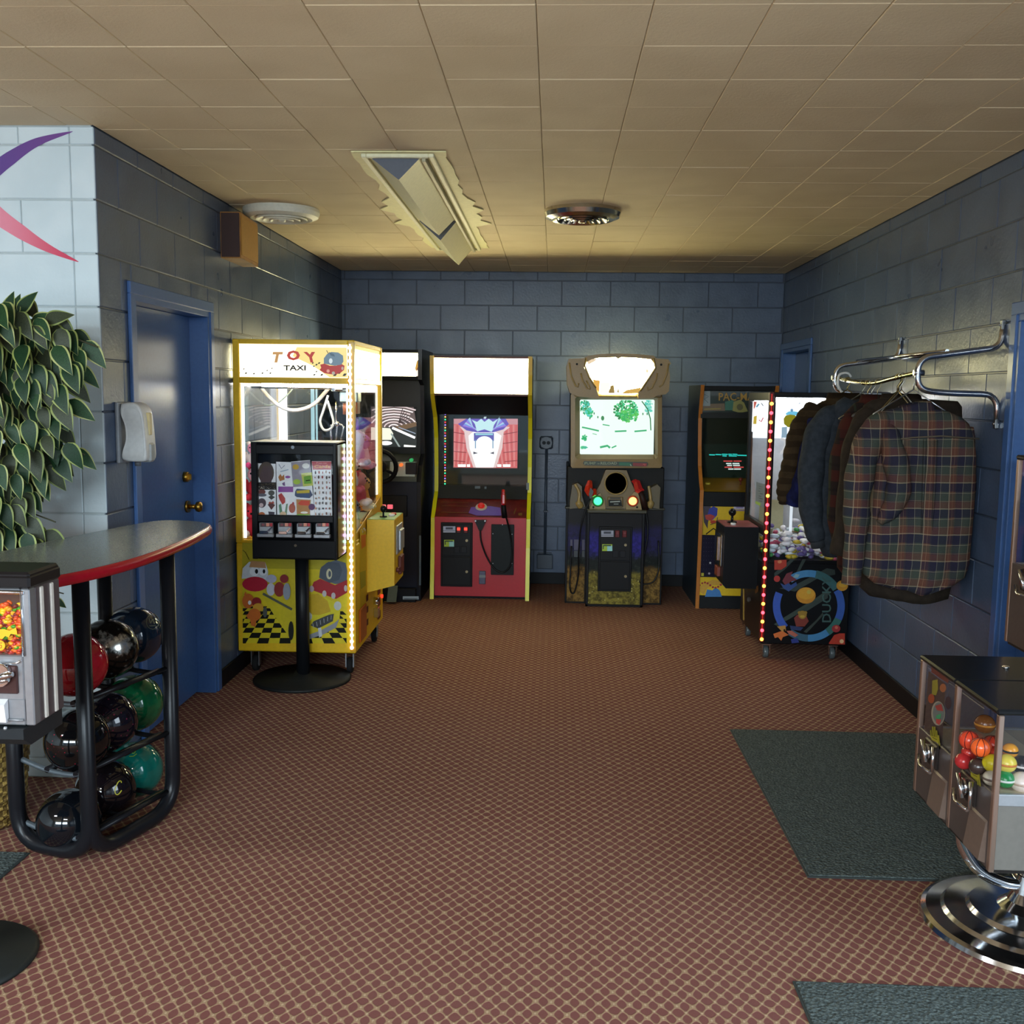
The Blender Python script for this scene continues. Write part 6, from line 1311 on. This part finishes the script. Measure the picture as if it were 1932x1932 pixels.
# capsules in the near bay
def capsule(px, py, y, r, cols, label, group='toy balls in the near bay of the capsule machine', lines=False, M=None):
    p = PY(px, py, y); q = thing('toy_ball', label, 'toy ball', tuple(p), group)
    b = obj('ball', MB().ell(p, r, r, r * .95, 20, 12), P(cols[0], .22), q)
    if len(cols) > 1: obj('seam', MB().lathe(p, [(r * .99, -.003), (r * 1.015, 0), (r * .99, .003)], 24, 'z'), P(cols[1], .3), q)
    if lines:
        m = MB()
        for a in range(4): m.tube([p + Vector((r * 1.0 * math.cos(t_) * math.cos(a * pi / 4), r * 1.0 * math.cos(t_) * math.sin(a * pi / 4), r * .955 * math.sin(t_))) for t_ in [2 * pi * k / 24 for k in range(24)]], .0012, 4, closed=True)
        obj('grooves', m, P('#5a1410', .5), q)
    return q
CB = [(1828, 1396, 2.76, .027, ('#d8442a',), 'orange grooved toy ball, upper left of the orange heap', True), (1850, 1410, 2.70, .027, ('#f0642c',), 'bright orange grooved toy ball in front of the orange heap', True),
      (1872, 1404, 2.76, .025, ('#cc3a24',), 'orange red grooved toy ball right of the bright orange one', True), (1874, 1424, 2.72, .022, ('#b8301f',), 'dark red toy ball under the orange red grooved one', False),
      (1818, 1436, 2.78, .024, ('#b02a2c',), 'red toy ball lowest at the left of the orange heap', False), (1829, 1420, 2.79, .022, ('#b43028',), 'small red toy ball between the orange heap and lowest red one', False),
      (1872, 1440, 2.68, .026, ('#d6c626',), 'yellow toy ball behind the copper corner post', False), (1899, 1440, 2.66, .026, ('#ecd84a', '#d8801c'), 'pale yellow toy ball right of the corner post', False),
      (1906, 1416, 2.70, .021, ('#f0a41e', '#1c1a10'), 'orange and black toy ball high by the corner post', False), (1896, 1470, 2.65, .025, ('#0f8a48', '#e8efe6'), 'green toy ball with white seam at the bottom of the bay', False),
      (1928, 1443, 2.68, .026, ('#221a1a', '#e8e4e0'), 'black toy ball at the right edge of the photo', False), (1928, 1476, 2.645, .030, ('#f0e2d2', '#c8b098'), 'cream white toy ball at the bottom right edge', False),
      (1858, 1366, 2.80, .028, ('#7a4a20', '#c8862c'), 'brown gold toy ball at the top of the heap', False), (1845, 1446, 2.70, .024, ('#3a2c28',), 'dark brown toy ball under the orange heap', False), (1870, 1468, 2.66, .022, ('#b0a692', '#5a4a40'), 'beige toy ball low left of the corner post', False)]
for a in CB: capsule(a[0], a[1], a[2], a[3], a[4], a[5], lines=a[6])
# second machine at the very edge
cm2, zs2 = capsule_machine(1.605, 1.79, 3.22, 3.52, .72, 1.36, 1, 'tall clear capsule machine cut off by the right edge before the blue door', .44)
obj('stand_pole', MB().tube([(1.70, 3.36, .02), (1.70, 3.36, .715)], .02, 14).lathe((1.70, 3.36, 0), [(.11, 0), (.112, .008), (.10, .016), (.022, .028)], 32), CHROME, cm2)
RB = ['#9a2428', '#b03030', '#8a1c24', '#a83838', '#7a9a3a', '#8aa0a8', '#b8383c', '#a02a30', '#90a848', '#a03038']
RL = ['lowest left red capsule in the tall edge machine', 'lowest right red capsule in the tall edge machine', 'dark red capsule second from the bottom left of the edge machine', 'rose red capsule second from the bottom right of the edge machine', 'olive green capsule in the tall edge machine', 'grey blue capsule in the tall edge machine', 'bright red capsule in the middle of the edge machine', 'red capsule above the middle of the edge machine', 'light green capsule near the top of the edge machine heap', 'top red capsule in the tall edge machine']
for i, c in enumerate(RB):
    q = thing('toy_capsule', RL[i], 'capsule', (1.64 + .055 * (i % 2), 3.30 + .05 * (i % 3), zs2 + .03 + .042 * (i // 2)), 'capsules in the tall edge machine')
    obj('capsule_shell', MB().ell(q.location, .026, None, None, 16, 10), P(c, .2), q); obj('capsule_rim', MB().lathe(q.location, [(.0258, -.003), (.0275, 0), (.0258, .003)], 20), P('#d8d8d4', .3), q)
# ------------------------------------------------------------------ ball rack with table top
TZ = 1.04
br = thing('ball_rack', 'black tubular bowling ball rack with red-edged grey table top', 'rack', (-1.58, 3.34, 0))
P1, P2, P3, P4 = Vector((-1.503, 3.10, 0)), Vector((-1.379, 3.506, 0)), Vector((-1.795, 3.19, 0)), Vector((-1.672, 3.64, 0))
tr = .027; zb = .03; zt = TZ - .03
TUB = P('#15161a', .3)
def up(p, z): return Vector((p.x, p.y, z))
def U(a, b): return MB().tube(fillet([up(a, zt), up(a, zb), up(b, zb), up(b, zt)], .13, 7), tr, 16)
obj('side_tube', U(P1, P2), TUB, br); obj('side_tube', U(P3, P4), TUB, br)
obj('end_tube', MB().tube(fillet([up(P3, .45), up(P3, zb), up(P1, zb), up(P1, .45)], .12, 7), tr * .98, 16), TUB, br)
DIR = (P2 - P1).normalized(); PER = Vector((-DIR.y, DIR.x, 0))
for z in (.665 - .125, .425 - .125, .205 - .125):
    s_ = obj('ball_shelf', MB().tube([P1 + DIR * .0 + PER * .05 + Vector((0, 0, z)), P2 - DIR * .0 + PER * .05 + Vector((0, 0, z + .0))], .011, 10).tube([P1 + PER * .17 + Vector((0, 0, z)), P2 + PER * .17 + Vector((0, 0, z))], .011, 10), TUB, br)
    obj('front_rail', MB().tube([P1 + Vector((0, 0, z + .02)), P2 + Vector((0, 0, z + .02))], .009, 8), TUB, s_)
    for f in (.02, .5, .98):
        c = P1 + (P2 - P1) * f; obj('cross_bar', MB().tube(bez([c + Vector((0, 0, z + .02)), c + PER * .05 + Vector((0, 0, z - .004)), c + PER * .17 + Vector((0, 0, z - .004)), c + PER * .29 + Vector((0, 0, z + .02))], 4), .009, 8), P('#6d7880', .3, .6) if f < .1 else TUB, s_)
# table top
tp = [(-1.54, 2.645), (-1.43, 2.67), (-1.375, 2.76), (-1.325, 2.92), (-1.298, 3.10), (-1.292, 3.30), (-1.298, 3.5), (-1.312, 3.66), (-1.327, 3.79), (-1.345, 3.85), (-1.385, 3.905), (-1.44, 3.94), (-1.51, 3.956), (-1.565, 3.945), (-1.60, 3.89), (-1.635, 3.78), (-1.668, 3.62), (-1.715, 3.42), (-1.75, 3.2), (-1.80, 2.9), (-1.81, 2.76), (-1.76, 2.68), (-1.66, 2.645)]
L = bez([Vector((x, y, 0)) for x, y in tp + tp[:1]], 3)[:-1]
t = T('grey_laminate'); t.wcoord(); n1 = t.noise(220, 2)
tt = obj('table_top', MB().prism([(p.x, p.y) for p in L], 2, TZ - .028, TZ), t.set(col=t.mix(n1.smooth(.3, .7), '#6f7671', '#828984'), rough=.22, spec=.5), br)
cen = Vector((-1.55, 3.25, 0))
m = MB(); rings = [(-.002, TZ), (.006, TZ - .002), (.011, TZ - .010), (.012, TZ - .022), (.006, TZ - .034), (-.006, TZ - .036), (-.006, TZ - .004)]
n = len(L); vs = []
for i, p in enumerate(L):
    a, b = L[i - 1], L[(i + 1) % n]; d_ = (b - a).normalized(); nn = Vector((d_.y, -d_.x, 0))
    for (o_, z) in rings: q = p + nn * o_; vs.append((q.x, q.y, z))
k_ = len(rings); m.add(vs, [(i * k_ + j, ((i + 1) % n) * k_ + j, ((i + 1) % n) * k_ + (j + 1) % k_, i * k_ + (j + 1) % k_) for i in range(n) for j in range(k_)], True)
obj('edge_band', m, P('#9c1020', .25), tt, 'glossy red edge band')
for p in (P1, P2, P3, P4): obj('mounting_plate', MB().cyl(up(p, zt - .006), up(p, TZ - .029), .05), TUB, br)
# balls
def ballmat(name, a, b, sc_=0, lo=.5, hi=.7, rough=.06, metal=0, swirl=False):
    t = T(name); t.coord('Object')
    if swirl: n_ = t.noise(sc_, 5, .7)
    else: n_ = t.voro(sc_) if sc_ else None
    if not sc_: return t.set(col=a, rough=rough, spec=.6, metal=metal)
    f = n_.smooth(lo, hi)
    return t.set(col=t.mix(f, a, b), rough=rough, spec=.6, metal=metal)
BALLS = [(141, 1254, 3.21, ballmat('ball_red', '#7d0f1a', '#a01a24', 8, .3, .7, swirl=True), 'deep red bowling ball nearest on the top row of the rack'),
         (203, 1224, 3.42, ballmat('ball_silver', '#201d1a', '#b0aca2', 9, .50, .60, .16, .75, swirl=True), 'silver and black marbled bowling ball mid top row'),
         (252, 1198, 3.63, ballmat('ball_navy', '#101a28', '#182636', 5, .3, .7, swirl=True), 'navy bowling ball with round emblem at the far end of the top row'),
         (146, 1396, 3.21, ballmat('ball_speckle', '#0a0a0c', '#b01a3a', 70, .16, .08), 'black bowling ball with red specks nearest on the middle row'),
         (202, 1362, 3.42, ballmat('ball_purple', '#120e16', '#6a2238', 55, .22, .08), 'dark purple speckled bowling ball mid middle row'),
         (253, 1326, 3.63, ballmat('ball_green', '#0b3a22', '#12603a', 7, .3, .7, swirl=True), 'dark green marbled bowling ball at the far end of the middle row'),
         (131, 1548, 3.21, ballmat('ball_black', '#07090c', '#0c1016', 4, .3, .7, swirl=True), 'plain black bowling ball nearest on the bottom row'),
         (199, 1490, 3.42, ballmat('ball_black_c', '#0a0809', '#161014', 5, .3, .7, swirl=True), 'black bowling ball with yellow letter on the bottom row'),
         (253, 1452, 3.63, ballmat('ball_teal', '#0d5a50', '#117065', 5, .3, .7, swirl=True), 'teal bowling ball at the far end of the bottom row')]
BR_ = .106
def onball(px, py, c, r):
    d = ray(px, py).normalized(); oc = EYE - c; b = oc.dot(d); k = -b - math.sqrt(max(0, b * b - oc.length_squared + r * r)); return EYE + d * k
def ballprint(parent, c, pts, w_, col, name='engraving'):
    mb = MB(); n = len(pts)
    for i in range(n - 1):
        a, b = pts[i], pts[i + 1]; dx, dy = b[0] - a[0], b[1] - a[1]; l = math.hypot(dx, dy) or 1; ox, oy = -dy / l * w_ / 2, dx / l * w_ / 2
        mb.add([onball(x, y, c, BR_ + .0008) for x, y in ((a[0] + ox, a[1] + oy), (a[0] - ox, a[1] - oy), (b[0] - ox, b[1] - oy), (b[0] + ox, b[1] + oy))], [(0, 1, 2, 3)])
    return obj(name, mb, P(col, .4), parent, fix=False)
for i, (px, py, y, mt, lb) in enumerate(BALLS):
    c = PY(px, py, y); q = thing('bowling_ball', lb, 'bowling ball', tuple(c), 'bowling balls on the rack')
    obj('ball', MB().ell(c, BR_, None, None, 40, 24), mt, q)
    hole = (Vector((.35, .55, .75)).normalized())
    for (a, b) in ((0, 0), (.028, .006), (.012, -.03)):
        h_ = (hole + hole.orthogonal() * a * 9 + hole.cross(hole.orthogonal()) * b * 9).normalized(); p = c + h_ * BR_
        obj('finger_hole', MB().cyl(p - h_ * .004, p + h_ * .0006, .012), BLACKM, q)
    if i == 2:
        ballprint(q, c, [(288 + 12 * math.cos(t_), 1173 + 14 * math.sin(t_)) for t_ in [2 * pi * k / 20 for k in range(21)]], 1.2, '#5a5f4a')
        ballprint(q, c, [(281, 1166), (284, 1176), (288, 1168), (291, 1177), (296, 1170)], 1.6, '#5a5f4a')
        ballprint(q, c, [(282, 1181), (294, 1180)], 1.4, '#5a5f4a')
    if i == 7: ballprint(q, c, [(p_.x, p_.y) for p_ in bez([Vector((x_, y_, 0)) for x_, y_ in [(229, 1477), (228.5, 1474), (225.5, 1473.5), (221.5, 1478), (218, 1487), (217, 1494), (219, 1498.5), (222.5, 1499), (226, 1496), (229.5, 1491)]], 4)], 1.9, '#b8b02a')
    if i == 8:
        for (a, b) in (((246, 1412), (252, 1408)), ((254, 1411), (259, 1407)), ((262, 1407), (272, 1404)), ((240, 1422), (247, 1418)), ((249, 1421), (256, 1417)), ((244, 1427), (258, 1422))): ballprint(q, c, [a, ((a[0] + b[0]) / 2 + .5, (a[1] + b[1]) / 2 + 2.4), b], 1.5, '#7d9a2c')

# ------------------------------------------------------------------ sweet dispenser at the left edge
cd_ = thing('sweets_machine', 'grey metal sweets dispenser with striped side at the left edge', 'vending machine', (-1.60, 2.517, 0))
ax0, ax1, ay0, ay1, az0, az1 = -1.93, -1.305, 2.42, 2.575, .708, 1.062
GM = P('#9a9ca0', .35, .7); DM = P('#4c4244', .4)
obj('pedestal_base', MB().lathe((-1.601, 2.517, 0), [(.200, 0), (.202, .008), (.19, .018), (.05, .034), (.03, .06)], 44), P('#1e2120', .55), cd_)
obj('pedestal_post', MB().tube([(-1.601, 2.517, .03), (-1.601, 2.517, .63)], .03, 18), BLACK, cd_)
obj('shelf_tray', MB().prism([(2.40, az0 - .004), (2.40, az0 - .03), (2.435, az0 - .055), (2.60, az0 - .055), (2.60, az0 - .004)], 0, ax0, ax1 - .02), P('#23272a', .4), cd_)
obj('tray_rivet', MB().ell(PY(10, 1374, 2.399), .005, None, None, 8, 5), SILVER, cd_)
obj('body', MB().box(ax0, ax1, ay0 + .030, ay1, az0, az1 - .0, .003), DM, cd_)
for y in (2.478, 2.530): obj('side_stripe', MB().box(ax1 - .002, ax1 + .004, y - .0075, y + .0075, az0 + .004, az1 - .004, .002), P('#d2cdc4', .4), cd_, 'pale raised stripe')
obj('top_cap', MB().box(ax0 - .003, ax1 + .004, ay0 - .004, ay1 + .004, az1, az1 + .034, .006).box(ax0, ax1 + .001, ay0, ay1, az1 + .012, az1 + .042, .006), P('#1b1819', .35), cd_)
wx = PY(40, 1180, 2.42).x; wz0, wz1 = PY(30, 1237, 2.42).z, PY(30, 1120, 2.42).z
m = MB().box(wx, ax1, ay0, ay0 + .031, az0, az1, .003).box(ax0, wx, ay0, ay0 + .014, wz1, az1, .003).box(ax0, wx, ay0, ay0 + .031, az0, wz0, .003)
obj('front_plate', m, GM, cd_)
obj('window_bead', MB().tube([(ax0, ay0 - .002, wz1 + .004), (wx + .004, ay0 - .002, wz1 + .004), (wx + .004, ay0 - .002, wz0)], .005, 8).box(ax0, wx + .012, ay0 - .004, ay0 + .002, az1 - .014, az1 - .004, .002), CHROME, cd_)
obj('window_pane', MB().box(ax0, wx, ay0 + .006, ay0 + .008, wz0, wz1), GLASS, cd_)
rn = random.Random(9); m = MB(); cc = ['#e8a014', '#d84a14', '#3f9a1c', '#b8281c', '#f0c81c', '#7a2018', '#f0641c']
for i in range(620):
    x, z = rn.uniform(-1.52, wx - .002), rn.uniform(wz0 + .001, wz0 + (wz1 - wz0) * (.80 + .05 * math.sin(i)))
    M = Matrix.Rotation(rn.uniform(-.7, .7), 3, 'X') @ Matrix.Rotation(rn.uniform(-.7, .7), 3, 'Y')
    m.m(rn.randrange(7)).ell((x, ay0 + .017 + rn.uniform(0, .009), z), .0085, .006, .0052, 9, 5, M)
obj('sweets', m, [P(c, .25) for c in cc], cd_, kind='stuff')
obj('sweets_backing', MB().box(ax0, wx, ay0 + .026, ay0 + .028, wz0, wz1), P('#4a2a1a', .7), cd_)
A = Art('y', ay0 + .0052)
A.poly([(-20, 1188), (8, 1187), (18, 1190), (30, 1184), (33, 1198), (20, 1196), (16, 1203), (10, 1200), (4, 1206), (-20, 1200)], '#e8b414').ell(0, 1218, 10, 10, '#d8a010').ell(0, 1218, 8, 8, '#f0bc1c').line([(4, 1213), (-1, 1213), (-1, 1217), (3, 1218), (3, 1222), (-2, 1223)], 1.8, '#b8501c')
A.done('window_sticker', cd_)
a, b = PY(-20, 1256, 2.41), PY(32, 1311, 2.41)
mp = obj('mechanism_plate', MB().box(ax0 + .2, b.x, ay0 - .006, ay0 + .004, b.z, a.z, .003), P('#4a3230', .35, .5), cd_)
q = PY(-4, 1275, 2.40); obj('turn_handle', MB().cyl((q.x, ay0 - .006, q.z), (q.x, ay0 - .02, q.z), .03).tube([PY(-8, 1282, 2.395), PY(8, 1276, 2.395), PY(24, 1272, 2.395)], [.006, .010, .006], 8).tube([PY(-8, 1288, 2.395), PY(16, 1282, 2.395)], .006, 8), CHROME, mp)
obj('plate_rim', MB().tube([PY(-20, 1253, 2.413), PY(30, 1252, 2.413), PY(40, 1246, 2.413)], .0028, 6), CHROME, mp)
a, b = PY(-14, 1320, 2.41), PY(14, 1362, 2.41)
obj('chute_flap', MB().prism([(2.418, a.z), (2.398, a.z - .01), (2.404, b.z), (2.418, b.z)], 0, a.x, b.x), P('#dcdde0', .3), cd_)
obj('chute_frame', MB().box(b.x, PY(44, 1340, 2.41).x, ay0 - .003, ay0 + .002, b.z, a.z, .002).tube([PY(14, 1358, 2.414), PY(45, 1359, 2.414)], .0035, 6), P('#8f9195', .4, .6), cd_)

# ------------------------------------------------------------------ variegated fig tree in a wicker basket
fx_, fy_ = -2.06, 3.40
fc = thing('ficus_tree', 'artificial fig tree with cream-edged leaves in a wicker basket by the white wall', 'plant', (fx_, fy_, 0))
t = T('wicker'); X, Y, Z = t.coord('Object'); th = t.noise(14, 2)
wv = ((X * 150 + Y * 150).sin() * (Z * 170).sin()).smooth(-.3, .3)
WICK = t.set(col=t.mix(wv, '#6a5226', '#9a7f3e'), rough=.7, bump=wv, bs=.8, dist=.004)
bk = obj('basket', MB().lathe((fx_, fy_, 0), [(.13, 0), (.15, .01), (.185, .30), (.195, .44), (.20, .455), (.19, .46), (.18, .44), (.17, .40), (0, .39)], 40), WICK, fc)
m = MB()
for k in range(14):
    z = .02 + k * .031; r = .152 + .042 * k / 14; m.tube([(fx_ + r * math.cos(a), fy_ + r * math.sin(a), z + .004 * math.sin(a * 20 + k * pi)) for a in [2 * pi * j / 80 for j in range(80)]], .008, 5, closed=True)
obj('woven_strands', m, WICK, bk, kind='stuff')
obj('moss', MB().ell((fx_, fy_, .40), .165, .165, .03, 20, 8), P('#3c3a22', .95, bump=60), fc)
TRK = P('#4a3826', .8)
for k in range(3): obj('trunk', MB().tube(bez([(fx_ + .02 * math.cos(k * 2.1), fy_ + .02 * math.sin(k * 2.1), .40), (fx_ + .035 * math.cos(k * 2.1 + 1.5), fy_ + .035 * math.sin(k * 2.1 + 1.5), .75), (fx_ + .03 * math.cos(k * 2.1 + 3), fy_ + .03 * math.sin(k * 2.1 + 3), 1.1), (fx_ + .06 * math.cos(k * 2.1 + 4), fy_ + .06 * math.sin(k * 2.1 + 4), 1.55)], 6), .011, 8), TRK, fc)
lg = [T('leaf_green_%d' % i) for i in range(3)]
LG = []
for t_, (a, b) in zip(lg, (('#122a18', '#1c3e24'), ('#16301a', '#244a28'), ('#28301f', '#3c4430'))):
    t_.coord('Object'); n_ = t_.noise(40, 3); LG.append(t_.set(col=t_.mix(n_.smooth(.3, .7), a, b), rough=.5, spec=.3))
LE = [P('#8e9a52', .55), P('#a2a866', .55), P('#7c8a48', .55)]
def leaf_mesh(i):
    rn = random.Random(i); L_, W_ = 1.0, .36 + .05 * rn.random(); mb = MB(); N = 9; cur = .22 + .2 * rn.random()
    def w_(u): return W_ * 1.95 * (u + .01) ** .48 * max(0, 1.0 - u) ** 1.05
    rows = []
    for k in range(N + 1):
        u = k / N; ww = max(w_(u), .002); z = -cur * u * u; f = .07
        rows.append([(-ww, u * L_, z - f * ww), (-ww * .80, u * L_ - .0, z - f * ww * .5), (0, u * L_, z - .05 * math.sin(pi * u)), (ww * .80, u * L_, z - f * ww * .5), (ww, u * L_, z - f * ww)])
    vs = [p for r in rows for p in r]
    for k in range(N):
        for j in range(4):
            mb.m(1 if j in (0, 3) else 0)
            b = len(mb.v) if k == 0 and j == 0 else 0
            if k == 0 and j == 0: mb.v += vs
            mb.f.append([k * 5 + j, k * 5 + j + 1, (k + 1) * 5 + j + 1, (k + 1) * 5 + j]); mb.mi.append(mb.c); mb.sm.append(True)
    return mesh('leaf', mb, [LG[i % 3], LE[i % 3]], fix=False)
LM = [leaf_mesh(i) for i in range(6)]
LM_T = [leaf_mesh(i + 6) for i in range(3)]
rn = random.Random(17)
# crown outline in the photograph: right-hand limit by height
out = [(572, 60), (600, 120), (640, 182), (665, 188), (700, 150), (740, 158), (770, 140), (800, 130), (840, 150), (860, 165), (880, 112), (910, 100), (940, 80), (970, 70), (1000, 110), (1030, 112)]
def lim(y):
    for (a, b), (c, d) in zip(out, out[1:]):
        if a <= y <= c: return b + (d - b) * (y - a) / (c - a)
    return 60
twigs = []
def add_leaf(p, d, nrm, s, mi=None):
    d = d.normalized(); x = d.cross(nrm).normalized(); z = x.cross(d)
    o = bpy.data.objects.new('leaf', LM[rn.randrange(6)] if mi is None else LM_T[mi]); COL.objects.link(o); o.parent = fc
    M = Matrix((x, d, z)).transposed().to_4x4(); M.translation = p - Vector(fc.location)
    o.matrix_local = M @ Matrix.Diagonal((s, s, s, 1))
cnt = 0
for row in range(18):
    y0 = 578 + row * 25.5
    xr = lim(min(y0, 1029)); n = int((xr + 70) / 15.5)
    for k in range(n):
        px = -66 + (xr + 52) * (k + rn.random() * .9) / n; py = y0 + rn.uniform(-12, 12)
        if px > xr - 20: px = xr - 20 - rn.random() * 10
        e = min(1, max(0, (px + 60) / (xr + 60)))
        yy = 3.20 + .22 * e + rn.uniform(-.05, .12)
        if px > 100 and 700 < py < 860 and rn.random() < .35: continue
        p = PY(px, py, min(yy, 3.62))
        out_ = Vector((rn.uniform(-.2, .5) + .5 * e, -.55 + .3 * rn.uniform(-1, 1), -1.0 + (.55 if row < 4 else 0) * rn.random()))
        if e > .85: out_ = Vector((.75, -.1, -.75 + rn.uniform(-.3, .3)))
        add_leaf(p, out_, Vector((.15 * rn.uniform(-1, 1), -1, .55 + rn.uniform(-.2, .2))), rn.uniform(.078, .112)); cnt += 1
im = MB()
for i in range(260):                                         # leaves deeper in the crown, too many and too hidden to pick apart
    y0 = rn.uniform(585, 1030); px = rn.uniform(-66, max(-40, lim(y0) - 40)); p = PY(px, y0, rn.uniform(3.40, 3.62)); s = rn.uniform(.07, .10)
    d_ = Vector((rn.uniform(-.5, .5), -.3, -1)).normalized(); x_ = d_.cross(Vector((rn.uniform(-.3, .3), -1, .4))).normalized(); n_ = x_.cross(d_)
    vs = [p + d_ * (s * u_) + x_ * (s * w_) + n_ * (s * k_) for u_, w_, k_ in ((0, 0, 0), (.2, -.26, -.03), (.5, -.25, -.05), (1, 0, -.22), (.5, .25, -.05), (.2, .26, -.03), (.45, 0, -.02))]
    im.m(i % 2).add(vs, [(0, 1, 6), (1, 2, 6), (2, 3, 6), (3, 4, 6), (4, 5, 6), (5, 0, 6)])
obj('inner_leaves', im, LG[:2], fc, kind='stuff', fix=False)
for (px, py) in ((22, 590), (35, 575), (10, 585), (60, 592), (85, 590)):
    add_leaf(PY(px, py + 14, 3.36), Vector((.6 if px > 30 else .2, -.1, .8 if px < 50 else .2)), Vector((0, -1, .3)), .09)
for pts in ([(60, 700), (110, 705), (135, 722)], [(40, 745), (100, 752), (128, 738)], [(30, 830), (110, 838), (160, 858)], [(20, 965), (60, 968), (105, 985)], [(0, 620), (80, 615), (185, 655)], [(0, 900), (60, 905), (90, 930)]):
    obj('twig', MB().tube([PY(x, y, 3.40) for x, y in pts], .0028, 6), P('#3a3a22', .7), fc)
# loose low sprig under the table
obj('twig', MB().tube([PY(80, 1115, 3.42), PY(105, 1116, 3.42), PY(120, 1120, 3.42)], .0024, 6), P('#3a3a22', .7), fc)
add_leaf(PY(104, 1130, 3.42), Vector((.6, -.2, -.4)), Vector((0, -1, .4)), .05)
